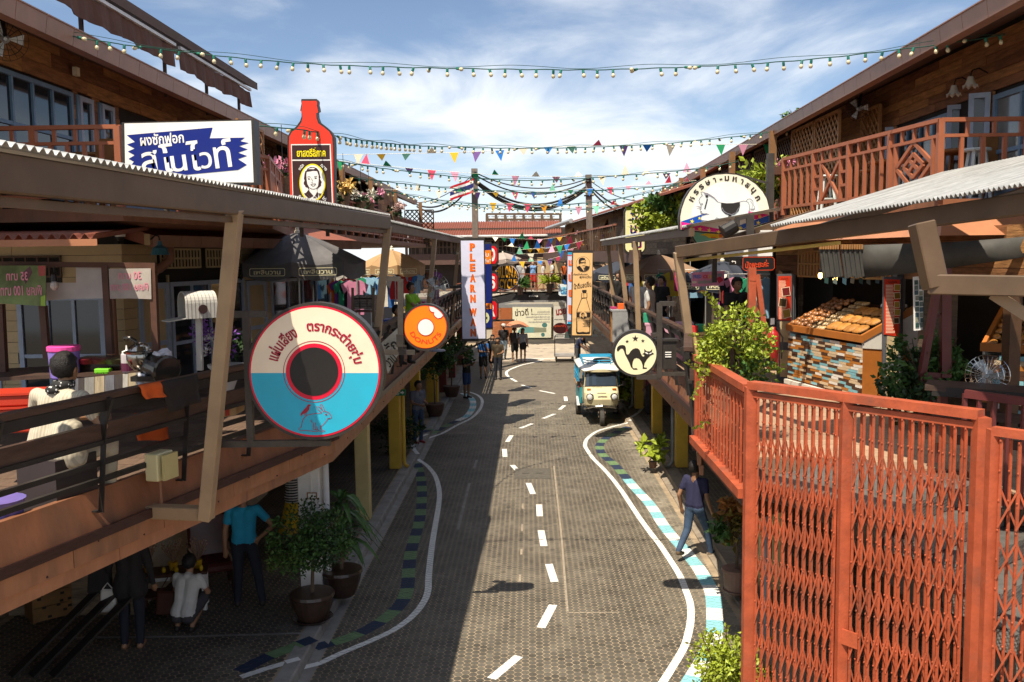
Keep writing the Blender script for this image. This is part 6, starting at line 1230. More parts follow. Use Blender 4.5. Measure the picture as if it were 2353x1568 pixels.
# shelf of dried-flower bunches
p=gp(1190,800,.70); p.y+=.1; p.z=.95; TZ=.70; g=thing('display_table','small dark display table holding bunches of dried flowers','table',(p.x,p.y,SW)); b=MB(); b.box((p.x,p.y,TZ-.02),(.95,.4,.04),.25); b.build('top',m_stal,g)
for dx in (-.42,.42):
    for dy in (-.14,.14): q=Vector((p.x,p.y,0))+Matrix.Rotation(.25,3,'Z')@Vector((dx,dy,0)); b=MB(); b.beam((q.x,q.y,SW),(q.x,q.y,TZ-.03),.05); b.build('leg',s_wht if dx>0 else m_stal,g)
b=MB(); b.box((p.x,p.y-.02,.38),(.9,.38,.03),.25); b.build('shelf',m_stal,g)
for i in range(3):
    q=Vector((p.x,p.y,TZ))+Matrix.Rotation(.25,3,'Z')@Vector((-.33+.33*i,0,0)); f=thing('dried_flowers','bunch of dried flowers in a pot, %s on the display table'%('nearest the dark-clad woman','in the middle','nearest the armchair')[i],'flowers',q,'dried flower bunches'); b=MB(); b.lathe([(.05,0),(.07,.12),(.065,.12)],q,12); b.build('pot',P_('flower_pot_y','c79a1c'),f); b=MB(); rg=random.Random(i); 
    for k in range(46):
        a=rg.uniform(0,6.28); r=rg.uniform(.04,.15); h_=rg.uniform(.28,.42); e=q+Vector((math.cos(a)*r,math.sin(a)*r,h_)); b.tube([q+Vector((0,0,.1)),e],.004,3,False); b.ball(e,.014,5,3)
    b.build('stems',M('dried_stem',(.33,.2,.13),.8,var=.4,scale=30),f,kind='stuff')
    for k in (-1,1): b=MB(); b.ball(q+Vector((.09*k,-.12,.04)),(.03,.03,.045),8,6); tag(b.build('jar',P_('jar_yellow','d8b418'),None),'small yellow jar in front of the dried flowers','jar','yellow jars')
p=gp(1150,800,.62); put_box('price_card','white price card at the front of the display table','card',p+Vector((0,-.22,0)),(.3,.01,.13),s_wht,.25)
# perforated timber bin
p0,p1=gp(240,1165),gp(740,1040); d=(p1-p0).normalized(); n_=Vector((-d.y,d.x,0)); g=thing('timber_bin','brown perforated timber bin in the gloom under the left walkway','bin',p0); m_bin=M('bin_wood',(.22,.11,.035),.7,var=.3,scale=4,dirt=.4); l=(p1-p0).length; rz=math.atan2(d.y,d.x)
for i in range(4): piece('board',m_bin,g,p0+d*l/2+Vector((0,0,.12+.2*i)),(l,.03,.19),rz)
for f in (0,1): piece('board',m_bin,g,p0+d*l*f+n_*.25+Vector((0,0,.4)),(.03,.5,.8),rz)
rg=random.Random(6); hb_=MB()
for i in range(50): q=p0+d*rg.uniform(.05,l-.05)-n_*.018+Vector((0,0,rg.uniform(.05,.85))); hb_.box(q,(.05,.004,.035),rz)
hb_.build('holes',m_dark,g,kind='stuff')
# mannequins
def mannequin(p,label,top,skirt,hat=None):
    g=thing('mannequin',label,'mannequin',p); p=Vector(p); b=MB(); b.lathe([(.12,.8),(.15,.95),(.115,1.1),(.15,1.28),(.16,1.38),(.05,1.46),(.045,1.54)],p,14); b.build('torso',top,g); b=MB(); b.lathe([(.26,.35),(.2,.6),(.13,.88),(.12,1.0)],p,16); b.build('skirt',skirt,g); b=MB(); b.lathe([(.02,0),(.02,.5)],p,6); b.build('pole',m_cw,g); b=MB(); b.lathe([(.16,0),(.15,.03),(.02,.05)],p,14); b.build('base',m_cw,g); b=MB(); b.lathe([(.03,1.54),(.05,1.57),(.04,1.62),(.02,1.66)],p,10); b.build('neck_knob',m_lat,g)
    if hat: b=MB(); b.lathe([(.14,1.50),(.15,1.53),(.09,1.55),(.08,1.5)],p,14); b.build('scarf',hat,g)
    return g
def stripes(name,c1,c2,sc_,axis=2,dots=False):
    m=M(name,c1,.8,var=.02); t=m.node_tree; b_=t.nodes['Principled BSDF']; tcn=t.nodes.new('ShaderNodeTexCoord')
    if dots:
        w=t.nodes.new('ShaderNodeTexVoronoi'); w.inputs['Scale'].default_value=sc_; w.inputs['Randomness'].default_value=.6; t.links.new(tcn.outputs['Object'],w.inputs['Vector']); src=w.outputs['Distance']; th=.3
    else:
        w=t.nodes.new('ShaderNodeTexWave'); w.bands_direction='XYZ'[axis]; w.inputs['Scale'].default_value=sc_; t.links.new(tcn.outputs['Object'],w.inputs['Vector']); src=w.outputs['Fac']; th=.5
    cr=t.nodes.new('ShaderNodeValToRGB'); cr.color_ramp.interpolation='CONSTANT'; cr.color_ramp.elements[0].color=(*c2,1); cr.color_ramp.elements[1].position=th; cr.color_ramp.elements[1].color=(*c1,1); t.links.new(src,cr.inputs[0]); t.links.new(cr.outputs[0],b_.inputs['Base Color']); return m
p=gp(280,690,SW,1000); mannequin((p.x,p.y+.3,SW),'mannequin in a striped top, blue scarf and yellow skirt',stripes('stripe_top',(.6,.58,.55),(.03,.03,.035),7),M('skirt_yellow',(.62,.40,.02),.8,var=.15),M('scarf_blue',(.06,.2,.45),.8))
p=gp(350,650,SW,1000); mannequin((p.x,p.y+.5,SW),'mannequin in a white spotted dress beside the striped one',M('dress_white',(.55,.5,.5),.8,var=.1),stripes('dress_dots',(.55,.52,.5),(.35,.04,.08),26,dots=True))
# switch plate on the white column
t=TR(1000,1830,1.742,12.94); g=sgn('light_switch','wood-framed light switch on the white column',t,432,290,'switch'); t.box([(395,245),(466,245),(466,290),(396,292)],.03,m_lat,g,'frame'); t.box([(405,252),(458,252),(458,284),(405,285)],.02,s_wht,g,'plate',.01); t.box([(422,258),(438,258),(438,278),(422,278)],.02,s_pale,g,'rocker',.016); b=MB(); b.beam(t.p(428,245),t.p(425,110),.02,.012); b.build('conduit',s_wht,g)
# exit sign on yellow column
t=TR(1000,1100,1.742,21.0); g=sgn('exit_sign','green EXIT sign with a white arrow on the yellow column',t,1045,842); t.box([(995,800),(1083,798),(1083,842),(997,844)],.03,P_('exit_green','0f7a4a'),g,'panel'); t.txt('EXIT',1025,832,34,13,s_wht,g,0,.005,.02); t.txt('ทางออก',1022,812,44,14,s_wht,g,0,.005,.02); t.poly([(1048,815),(1060,815),(1060,807),(1075,820),(1060,834),(1060,826),(1048,826)],s_wht,g,'arrow',.005)
# ================= plants, parasols, three-wheeler =================
POT=[(.17,0),(.2,.03),(.27,.22),(.29,.33),(.31,.36),(.30,.40),(.27,.40)]
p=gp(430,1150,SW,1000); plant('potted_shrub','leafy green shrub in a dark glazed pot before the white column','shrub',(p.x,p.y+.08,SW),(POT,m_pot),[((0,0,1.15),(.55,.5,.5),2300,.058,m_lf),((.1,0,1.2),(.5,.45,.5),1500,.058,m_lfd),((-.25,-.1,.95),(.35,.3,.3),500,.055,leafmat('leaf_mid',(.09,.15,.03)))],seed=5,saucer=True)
def strap_plant(name,label,p,pot,n,L,m,seed,base=.35):
    g=thing(name,label,'plant',p); p=Vector(p); rg=random.Random(seed)
    if pot: b=MB(); b.lathe(pot,p,18); b.build('pot',m_pot,g)
    b=MB(); b.tube([p+Vector((0,0,.3)),p+Vector((.02,0,base+.6))],[.035,.02],6); b.build('stem',m_bark,g); b=MB()
    for i in range(n):
        a=rg.uniform(0,6.28); h0=base+rg.uniform(.1,.9); q=p+Vector((0,0,h0)); d=Vector((math.cos(a),math.sin(a),0)); side=Vector((-d.y,d.x,0)); ln=L*rg.uniform(.6,1.1); w=.05*rg.uniform(.8,1.3); vs=[]
        for k in range(6):
            f=k/5; c=q+d*(ln*f*.8)+Vector((0,0,ln*(.75*f-1.05*f*f))); ww=w*math.sin(PI*min(1,.12+f*.88)); vs+=[c+side*ww,c+Vector((0,0,-.012)),c-side*ww]
        b.add(vs,[(3*k+j,3*k+j+1,3*k+j+4,3*k+j+3) for k in range(5) for j in (0,1)])
    b.build('leaves',m,g); return g
p=gp(620,985,SW,1000); strap_plant('dragon_plant','strap-leaved plant in a pot behind the white column',(p.x+.02,p.y+.15,SW),POT,46,.75,m_lf,4,.6)
p=gp(1290,985,SW,1000,1100); plant('potted_tree','slim potted tree beside a yellow column on the left pavement','tree',(p.x,p.y,SW),(POT,M('clay_pot',(.10,.05,.035),.6,var=.2)),[((-.1,0,1.9),(.75,.6,.75),800,.13,m_lf),((0,0,2.1),(.6,.5,.6),350,.13,m_lfd)],seed=7)
p=gp(1405,850,SW,1000,1100); plant('potted_tree','second potted tree further along the left pavement','tree',(p.x,p.y,SW),(POT,MATS['clay_pot']),[((0,0,1.7),(.8,.6,.8),800,.14,m_lf)],seed=8)
p=gp(1060,1265,SW,1000,1100); plant('potted_shrub','low dark shrub between the yellow columns on the left','shrub',(p.x-.2,p.y+.3,SW),None,[((0,0,.5),(.7,.5,.5),900,.10,m_lfd)],seed=9)
# right side
p=Pz(1692,1362,SW); plant('potted_croton','half-withered croton in a clay pot below the right deck','shrub',(p.x,p.y,SW),([(.14,0),(.17,.02),(.2,.32),(.22,.34),(.21,.37),(.19,.37)],M('clay_pot2',(.2,.11,.08),.7,var=.2)),[((-.05,0,1.0),(.22,.22,.5),260,.12,leafmat('leaf_olive',(.18,.14,.03))),((-.28,-.05,.85),(.2,.2,.25),90,.13,m_lf),((.0,0,1.25),(.2,.2,.25),120,.13,m_lfr)],seed=12,saucer=True)
p=Pz(1500,1075,SW); plant('potted_shrub','yellow-green broad-leaved plant at the foot of the yellow column on the right','shrub',(p.x,p.y,SW),([(.08,0),(.1,.15),(.09,.15)],MATS['clay_pot2']),[((0,0,.45),(.28,.22,.3),90,.24,m_lfy)],seed=14,stem=False)
p=Vector((3.55,31.5,SW)); plant('hedge_bush','flowering yellow and orange bush behind the three-wheeler','bush',p,None,[((-.4,-.9,.8),(.55,1.6,.85),900,.2,m_lfy),((-.4,-.6,1.1),(.5,1.4,.8),500,.2,m_lfr),((-.2,-.4,.7),(.5,1.2,.7),500,.2,m_lf)],seed=15,stem=False)
def bush(name,label,c,parts,base,seed,sprigs=()):
    g=thing(name,label,'bush',(c[0],c[1],base)); rg=random.Random(seed); c=Vector(c)
    b=MB()
    for i in range(14):
        a=rg.uniform(0,6.28); r=rg.uniform(.2,.6)*parts[0][1][0]; b.tube([Vector((c.x,c.y,base)),c+Vector((math.cos(a)*r*.5,math.sin(a)*r*.5,-.05)),c+Vector((math.cos(a)*r*1.3,math.sin(a)*r*1.3,rg.uniform(.1,.5)*parts[0][1][2]*2))],[.02,.012,.004],4)
    b.build('stem',m_bark,g)
    for o,r,n,s,m in parts: b=MB(); leaf_cloud(b,c+Vector(o),r,n,s,rg); b.build('foliage',m,g)
    if sprigs:
        b=MB(); tw=MB()
        for s0,s1 in sprigs:
            s0,s1=Vector(s0),Vector(s1); k=int((s1-s0).length/.05)
            for i in range(k):
                q=s0.lerp(s1,i/k); tw_=(s1-s0).normalized()
                for e in (-1,1):
                    d=(tw_+Vector((rg.gauss(0,.5),rg.gauss(0,.5),rg.gauss(0,.3)))+Vector((e*.8,0,0))).normalized(); a=d.cross(Vector((0,1,.3))).normalized(); s=.08*(1-.4*i/k); b.add([q,q+d*s*.5+a*s*.28,q+d*s,q+d*s*.5-a*s*.28],[(0,1,2),(0,2,3)])
            tw.tube([s0,s1],[.008,.003],4)
        b.build('shoots',m_lfy,g); tw.build('twigs',m_bark,g,kind='stuff')
    return g
pf=lambda u,v,Y:Py(u,v,Y)
bush('fence_bush','bright yellow-green bush growing over the right deck fence',pf(1690,790,10.2),[((.0,0,0),(.36,.33,.40),1300,.062,m_lfy),((.15,.2,-.15),(.40,.38,.38),900,.062,leafmat('leaf_lime',(.16,.24,.02))),((-.3,-.1,-.12),(.2,.3,.3),500,.062,m_lfy),((.1,.3,-.3),(.4,.5,.25),600,.08,m_lf)],DZ,21,
  [(pf(1655,760,10.2),pf(1640,680,10.1)),(pf(1660,720,10.2),pf(1612,668,10.0)),(pf(1675,730,10.2),pf(1690,715,10.2)),(pf(1640,780,10.2),pf(1580,770,10.0)),(pf(1720,760,10.2),pf(1745,730,10.2)),(pf(1620,860,9.9),pf(1575,830,9.7)),(pf(1620,970,9.9),pf(1592,990,9.6)),(pf(1625,840,10),pf(1590,920,9.6))])
bush('gate_bush','bright yellow-green shrub at the foot of the folding gate',pf(1665,1535,9.3),[((0,0,0),(.36,.36,.40),2300,.056,m_lfy),((.1,.1,-.25),(.45,.4,.4),1900,.056,MATS['leaf_lime']),((.0,.1,-.5),(.4,.4,.4),900,.06,m_lf)],0,22,[(pf(1670,1480,9.3),pf(1668,1430,9.3)),(pf(1700,1480,9.3),pf(1735,1445,9.3)),(pf(1640,1500,9.3),pf(1575,1475,9.2)),(pf(1740,1500,9.3),pf(1775,1460,9.3)),(pf(1620,1480,9.3),pf(1610,1450,9.3))])
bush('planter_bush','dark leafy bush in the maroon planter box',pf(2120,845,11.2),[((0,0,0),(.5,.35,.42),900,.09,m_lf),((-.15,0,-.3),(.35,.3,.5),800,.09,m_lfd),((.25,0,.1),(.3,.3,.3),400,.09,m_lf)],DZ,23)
bush('climber','yellow-green climber beside the half-round horse sign',pf(1740,440,17.0),[((.15,0,.1),(.5,.4,.6),420,.14,m_lfy),((.0,0,-.3),(.4,.3,.5),260,.14,m_lf)],5.75,24)
bush('climber','leafy climber on the right balcony behind the yellow sign',pf(1520,500,27),[((0,0,.1),(1.0,.6,.6),700,.2,m_lfy),((.3,0,.3),(.8,.5,.5),420,.2,m_lf)],5.75,25)
bush('roof_sapling','small tree top showing above the right roof',pf(1830,280,22),[((0,0,0),(.35,.3,.28),170,.11,m_lf)],7.6,26)
# hanging flower baskets
for i,(u,v,Y,m,lab) in enumerate(((790,432,23,leafmat('petal_yellow',(.65,.42,.12)),'yellow flowers'),(830,455,26,leafmat('petal_pale',(.62,.6,.5)),'white and teal flowers'),(848,458,27.5,m_pink,'pink flowers'),(903,480,34,leafmat('petal_mix',(.6,.42,.38)),'mixed pale flowers'),(650,395,18,m_pink,'small pink flowers'))):
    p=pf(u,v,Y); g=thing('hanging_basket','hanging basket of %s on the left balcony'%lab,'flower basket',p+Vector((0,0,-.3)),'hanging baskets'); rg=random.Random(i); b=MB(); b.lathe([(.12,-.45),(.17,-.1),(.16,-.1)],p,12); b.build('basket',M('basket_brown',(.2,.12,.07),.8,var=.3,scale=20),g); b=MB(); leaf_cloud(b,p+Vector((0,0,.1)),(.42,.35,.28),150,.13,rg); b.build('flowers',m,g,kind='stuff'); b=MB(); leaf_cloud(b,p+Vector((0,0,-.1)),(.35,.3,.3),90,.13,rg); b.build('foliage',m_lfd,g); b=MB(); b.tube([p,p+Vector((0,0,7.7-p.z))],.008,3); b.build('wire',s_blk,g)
p=pf(1790,375,16.5); g=thing('flower_box','pink flowers at the corner of the right balcony','flower box',p); b=MB(); leaf_cloud(b,p,(.25,.3,.15),130,.09,random.Random(3)); b.build('flowers',m_pink,g,kind='stuff'); b=MB(); b.box(p+Vector((0,0,-.15)),(.3,.5,.14)); b.build('box',m_stal,g)
# parasols
def parasol(c,R,zr,zt,mat,label,zf,txt=True,n=8,rot=.2,sag=.12,val=.2,face=None):
    g=thing('parasol',label,'parasol',(c[0],c[1],zf)); c=Vector((c[0],c[1],0)); b=MB(); P=[]
    for i in range(n):
        a=rot+2*PI*i/n; P.append(a)
    for i in range(n):
        a0,a1=P[i],P[i]+2*PI/n; rows=[]
        for k in range(6):
            f=k/5; row=[]
            for j in range(5):
                e=j/4; p0=Vector((math.cos(a0),math.sin(a0),0))*R*f; p1=Vector((math.cos(a1),math.sin(a1),0))*R*f; q=p0.lerp(p1,e); s_=math.sin(PI*e)
                z=zt+(zr-zt)*(f**1.25)-sag*s_*f*.55; row.append(c+q*(1-.03*s_)+Vector((0,0,z)))
            rows.append(row)
        row=[]
        for j in range(5): q=rows[-1][j]; row.append(q+Vector((0,0,-val-.03*math.sin(PI*j/4)))+ (q-c)*(-.01))
        rows.append(row); o=len(b.v); vs=[v for r in rows for v in r]; b.add(vs,[(r*5+j,r*5+j+1,(r+1)*5+j+1,(r+1)*5+j) for r in range(6) for j in range(4)])
        if txt:
            am=(a0+a1)/2; d=Vector((math.cos(am),math.sin(am),0))
            if d.y<-.3:
                q=c+d*(R*math.cos(PI/n)*.985)+Vector((0,0,zr-sag*.55-val*.55)); T=frame(q+d*.012,d+Vector((0,0,.05)));
                w_=R*.56; fr=MB(); ol=[T@Vector((x,y,0)) for x,y in rrect(w_,val*.72,.03)]; il=[T@Vector((x*.965,y*.84,0)) for x,y in rrect(w_,val*.72,.03)]; kk=len(ol); fr.add(ol+il,[(q2,(q2+1)%kk,kk+(q2+1)%kk,kk+q2) for q2 in range(kk)]); fr.build('label_frame',s_lcr,g); text('เพลินวาน',T,w_*.75,val*.42,s_lcr,g,bold=.02,lift=.003)
    o=b.build('canopy',mat,g,smooth=False); o.modifiers.new('thick','SOLIDIFY').thickness=.008
    for a in P:
        d=Vector((math.cos(a),math.sin(a),0)); q=MB(); q.beam(c+Vector((0,0,zt-.08)),c+d*R*.98+Vector((0,0,zr-.02)),.018); q.build('rib',m_steeld,g)
    q=MB(); q.lathe([(.025,zf),(.025,zt)],c,8); q.build('pole',M('pole_alu',(.45,.44,.42),.4,metal=.5),g); q=MB(); q.lathe([(.05,zt-.02),(.055,zt+.03),(.03,zt+.05),(.035,zt+.09),(.01,zt+.12)],c,10); q.build('finial',s_pale,g); q=MB(); q.lathe([(.25,zf),(.25,zf+.06),(.05,zf+.1)],c,12); q.build('foot',s_blk,g)
    return g
m_pb=M('parasol_black',(.12,.115,.12),.75,var=.3,scale=2,dirt=.1); m_pbr=M('parasol_brown',(.27,.17,.105),.8,var=.12,scale=2); m_ptan=M('parasol_tan',(.42,.26,.13),.8,var=.12,scale=2); m_pnav=M('parasol_navy',(.03,.035,.05),.75,var=.2,scale=2)
def pars(u,v,Y,R,drop,mat,label,**k):
    p=Py(u,v,Y); return parasol((p.x,p.y),R,p.z-drop,p.z,mat,label,DZ,**k)
pars(683,535,17.6,1.28,.56,m_pb,'black parasol with white Thai label on the left deck',rot=.15)
pars(900,575,26,.95,.42,m_ptan,'tan parasol behind the leaning strut on the left deck',rot=.3)
pars(1513,585,25,1.12,.42,m_pbr,'large brown parasol on the right deck',rot=.2)
pars(1435,597,31,1.15,.4,m_pnav,'dark navy parasol behind the brown one on the right deck',rot=.5)
pars(1395,605,37,1.15,.4,m_pbr,'small brown parasol beside the tan soda sign',rot=.1)
pars(1660,600,22,1.0,.4,m_pnav,'dark parasol behind the right-hand stalls',rot=.1)
pars(1580,610,33,1.1,.4,m_pb,'black parasol deep among the right-hand stalls',rot=.1)
parasol((-1.6,58.5),1.2,4.95,5.35,M('parasol_grey',(.36,.29,.25),.8),'pale grey parasol behind the far bridge',DZ,txt=False)
# ---------------- three-wheeler ----------------
TK=thing('three_wheeler','cream and turquoise three-wheeled taxi with a spare tyre on its roof','vehicle',(2.17,28.3,0)); tx,ty=2.17,27.34
m_cr=M('taxi_cream',(.66,.58,.36),.3,var=.05,scale=2,spec=.5,coat=.3,dirt=.08); m_wr=M('taxi_white',(.80,.78,.72),.35,var=.05,scale=2,dirt=.06); m_tq=M('taxi_turquoise',(.03,.28,.33),.4,var=.08); m_tb=M('taxi_blue',(.03,.30,.52),.4,var=.08); m_ty=M('tyre',(.06,.055,.05),.85,var=.3,scale=9); m_hl=M('lamp_glass',(.7,.7,.68),.08,spec=.8); m_amb=M('amber_lamp',(.7,.2,.02),.3); m_seat=M('seat_brown',(.12,.06,.035),.6)
def tk(x,y,z): return Vector((tx+x,ty+y,z))
def loft_z(levels,name,mat,par,cap=True,n=11):
    """levels: (z, half width, front y, rear y, nose roundness)"""
    b=MB(); k=None; rings=[]
    for z,w,f,r,rd in levels:
        ring=[(-w,r)]
        for i in range(n):
            a=PI*i/(n-1); c_,s_=math.cos(a),math.sin(a); sx=-math.copysign(abs(c_)**.55,c_); ring.append((w*sx,f+rd*(1-abs(s_)**.8)))
        ring.append((w,r)); rings.append([tk(x,y,z) for x,y in ring])
    k=len(rings[0]); vs=[v for r in rings for v in r]; fs=[(i*k+j,i*k+(j+1)%k,(i+1)*k+(j+1)%k,(i+1)*k+j) for i in range(len(rings)-1) for j in range(k)]
    if cap: fs+=[tuple(range(k-1,-1,-1)),tuple((len(rings)-1)*k+j for j in range(k))]
    b.add(vs,fs); return b.build(name,mat,par,smooth=False,bevel=.01)
cab=loft_z([(.53,.46,-.16,1.05,.30),(.62,.51,-.24,1.05,.30),(.80,.53,-.28,1.05,.30),(.98,.53,-.20,1.05,.28),(1.10,.52,-.02,1.05,.22),(1.14,.51,.06,1.05,.18)],'cab',m_cr,TK)
loft_z([(1.135,.505,.075,.40,.07),(1.57,.47,.26,.46,.06),(1.60,.47,.26,.46,.06)],'screen_surround',m_cr,TK)
def front_sheet(name,mat,z0,z1,w0,w1,f0,f1,rd,off,par):
    b=MB(); vs=[]
    for z,w,f in ((z0,w0,f0),(z1,w1,f1)):
        for i in range(13):
            x=-1+2*i/12; y=f+rd*(1-math.sqrt(max(0,1-(x*.93)**2)))*1.0; vs.append(tk(w*x,y-off,z))
    b.add(vs,[(i,i+1,14+i,13+i) for i in range(12)]); return b.build(name,mat,par,smooth=True)
front_sheet('windscreen_rubber',s_blk,1.15,1.57,.49,.455,.078,.252,.055,.010,TK); front_sheet('windscreen',M('windscreen_glass',(.035,.05,.07),.04,spec=.9,var=.1),1.17,1.55,.465,.435,.086,.244,.05,.018,TK)
for sx in (-1,1):
    b=MB(); b.add([tk(sx*.535,.45,.6),tk(sx*.535,1.0,.6),tk(sx*.50,1.0,1.52),tk(sx*.48,.52,1.52)],[(0,1,2,3)] if sx>0 else [(3,2,1,0)]); o=b.build('door',m_cr,TK); b=MB(); b.add([tk(sx*.54,.5,1.15),tk(sx*.54,.95,1.15),tk(sx*.512,.95,1.48),tk(sx*.50,.56,1.48)],[(0,1,2,3)] if sx>0 else [(3,2,1,0)]); b.build('side_window',m_glass,o); b=MB(); b.tube([tk(sx*.55,.55,.75),tk(sx*.56,.62,.72),tk(sx*.55,.62,.55)],.012,5); b.build('handle',s_blk,o)
    b=MB(); c=tk(sx*.36,-.24,.88); R=Vector((sx*.25,-1,.05)).normalized().to_track_quat('Z','Y').to_matrix(); b.lathe([(.06,-.12),(.10,-.02),(.105,.02),(.095,.035)],(0,0,0),18,R); b.v=[tuple(Vector(q)+c) for q in b.v]; hl=b.build('headlight',m_chr,TK); b=MB(); b.lathe([(.088,.02),(.08,.045),(.04,.06),(.01,.062)],(0,0,0),16,R); b.v=[tuple(Vector(q)+c) for q in b.v]; b.build('lens',m_hl,hl); b=MB(); b.lathe([(.11,-.03),(.112,.015),(.10,.015)],(0,0,0),18,R); b.v=[tuple(Vector(q)+c) for q in b.v]; b.build('rim',s_blk,hl)
    b=MB(); b.box(tk(sx*.38,-.06,1.09),(.12,.05,.045),sx*.2); b.build('indicator',m_amb,TK,bevel=.008); b=MB(); b.tube([tk(sx*.5,.1,1.15),tk(sx*.66,.0,1.22)],.008,5); m_=b.build('mirror_arm',m_chr,TK); b=MB(); b.box(tk(sx*.68,.0,1.25),(.10,.02,.14)); b.build('mirror',s_blk,m_)
b=MB(); b.tube([tk(-.52,-.02,.50),tk(-.42,-.2,.54),tk(-.2,-.30,.60),tk(0,-.33,.62),tk(.2,-.30,.60),tk(.42,-.2,.54),tk(.52,-.02,.50)],.03,8); b.build('bumper',m_chr,TK)
for sx in (-1,1): b=MB(); b.box(tk(sx*.30,-.05,.45),(.34,.12,.10)); b.build('apron',s_blk,TK)
b=MB(); b.beam(tk(-.15,-.30,1.00),tk(.12,-.30,1.0),.02,.025); b.build('badge',m_chr,TK); b=MB(); b.tube([tk(.02,.0,1.16),tk(-.3,.01,1.21)],.008,4); b.build('wiper',s_blk,TK); b=MB(); cc=tk(-.2,.45,1.18); b.tube([cc+Vector((.15*math.cos(a*PI/8),.05*math.sin(a*PI/8),.13*math.sin(a*PI/8))) for a in range(17)],.01,5); b.build('steering_wheel',s_blk,TK)
def wheel(c,r,w,par):
    R=Matrix.Rotation(PI/2,3,'Y'); b=MB(); b.lathe([(r*.6,-w/2),(r*.92,-w/2),(r,-w*.3),(r,w*.3),(r*.92,w/2),(r*.6,w/2)],c,22,R); o=b.build('wheel',m_ty,par); b=MB(); b.lathe([(r*.6,-w*.42),(r*.3,-w*.3),(r*.3,w*.3),(r*.6,w*.42)],c,18,R); b.build('rim',M('wheel_rim',(.55,.52,.45),.4,metal=.4),o); return o
wheel(tk(0,-.20,.25),.25,.13,TK)
for sx in (-1,1): b=MB(); b.beam(tk(sx*.1,-.20,.25),tk(sx*.1,-.02,.6),.03,.05); b.build('fork',m_steeld,TK)
for sx in (-1,1): wheel(tk(sx*.60,1.85,.25),.25,.15,TK)
# rear tub, rails, roof
b=MB(); b.add([tk(-.60,1.0,.5),tk(.60,1.0,.5),tk(.62,3.0,.5),tk(-.62,3.0,.5),tk(-.60,1.0,1.0),tk(.60,1.0,1.0),tk(.62,3.0,1.0),tk(-.62,3.0,1.0)],[(3,2,1,0),(0,1,5,4),(1,2,6,5),(3,0,4,7),(2,3,7,6)]); b.build('tub',m_tq,TK)
for sx in (-1,1):
    for z,mm,hh in ((1.01,stripes('trim_check',(.65,.55,.2),(.4,.05,.04),14,1),.05),(1.12,m_tb,.035),(1.22,m_tb,.035),(1.32,m_tb,.035)): b=MB(); b.beam(tk(sx*.63,1.0,z),tk(sx*.65,3.0,z),.03,hh); b.build('side_rail',mm,TK)
    for y in (1.02,1.65,2.3,2.98): b=MB(); b.beam(tk(sx*.63,y,1.0),tk(sx*.63,y,1.62),.035); b.build('pillar',m_tb,TK)
    b=MB(); b.add([tk(sx*.66,y,.25+.34*math.sin(a)) for a,y in ((.3,2.2),(1.0,2.05),(1.57,1.85),(2.14,1.65),(2.84,1.5))]+[tk(sx*.5,y,.25+.34*math.sin(a)) for a,y in ((.3,2.2),(1.0,2.05),(1.57,1.85),(2.14,1.65),(2.84,1.5))],[(i,i+1,6+i,5+i) for i in range(4)]); o=b.build('mudguard',m_wr,TK); o.modifiers.new('thick','SOLIDIFY').thickness=.03
    b=MB(); b.beam(tk(sx*.42,1.1,.98),tk(sx*.42,2.9,.98),.3,.08); b.build('bench',m_seat,TK)
    b=MB(); b.beam(tk(sx*.62,.45,1.58),tk(sx*.64,2.9,1.59),.02,.10); b.build('cant_rail',m_tq,TK)
b=MB(); vs=[]; ys=[(.12,.50,1.59,.04),(.22,.56,1.61,.07),(.6,.62,1.62,.10),(1.4,.66,1.63,.11),(2.4,.68,1.64,.11),(3.15,.66,1.60,.10)]
for y,w,z,c_ in ys: vs+=[tk(w*(-1+2*i/10),y,z+c_*(1-(-1+2*i/10)**2)) for i in range(11)]
k=11; b.add(vs,[(r*k+i,r*k+i+1,(r+1)*k+i+1,(r+1)*k+i) for r in range(5) for i in range(10)]); o=b.build('roof',m_wr,TK,smooth=True); o.modifiers.new('thick','SOLIDIFY').thickness=-.04
b=MB(); vs=[tk(.49*(-1+2*i/10),.10+.08*((-1+2*i/10)**2),z) for z in (1.58,1.66) for i in range(11)]; b.add(vs,[(i,i+1,12+i,11+i) for i in range(10)]); o=b.build('visor',m_cr,TK); o.modifiers.new('thick','SOLIDIFY').thickness=.02
for h_ in (1.80,1.88): b=MB(); b.tube([tk(-.5,1.0,h_),tk(-.35,.75,h_-.02),tk(.35,.75,h_-.02),tk(.5,1.0,h_),tk(.5,2.4,h_),tk(-.5,2.4,h_),tk(-.5,1.0,h_)],.016,6); b.build('roof_rack',m_tb,TK)
for x,y in ((-.5,1.0),(.5,1.0),(-.5,2.4),(.5,2.4),(-.35,.76),(.35,.76),(0,.75),(-.5,1.7),(.5,1.7),(0,2.4)): b=MB(); b.tube([tk(x,y,1.68),tk(x,y,1.88)],.014,5); b.build('rack_post',m_tb,TK)
b=MB(); b.bx(tx-.5,tx+.5,ty+2.39,ty+2.42,1.80,1.87); b.build('rack_board',m_tb,TK)
b=MB(); b.lathe([(.15,0),(.25,0),(.28,.03),(.28,.09),(.25,.12),(.15,.12)],tk(.12,1.25,1.745),22); o=b.build('spare_tyre',m_ty,TK); b=MB(); b.lathe([(.15,.02),(.15,.10)],tk(.12,1.25,1.745),18); b.build('hub',m_wr,o)
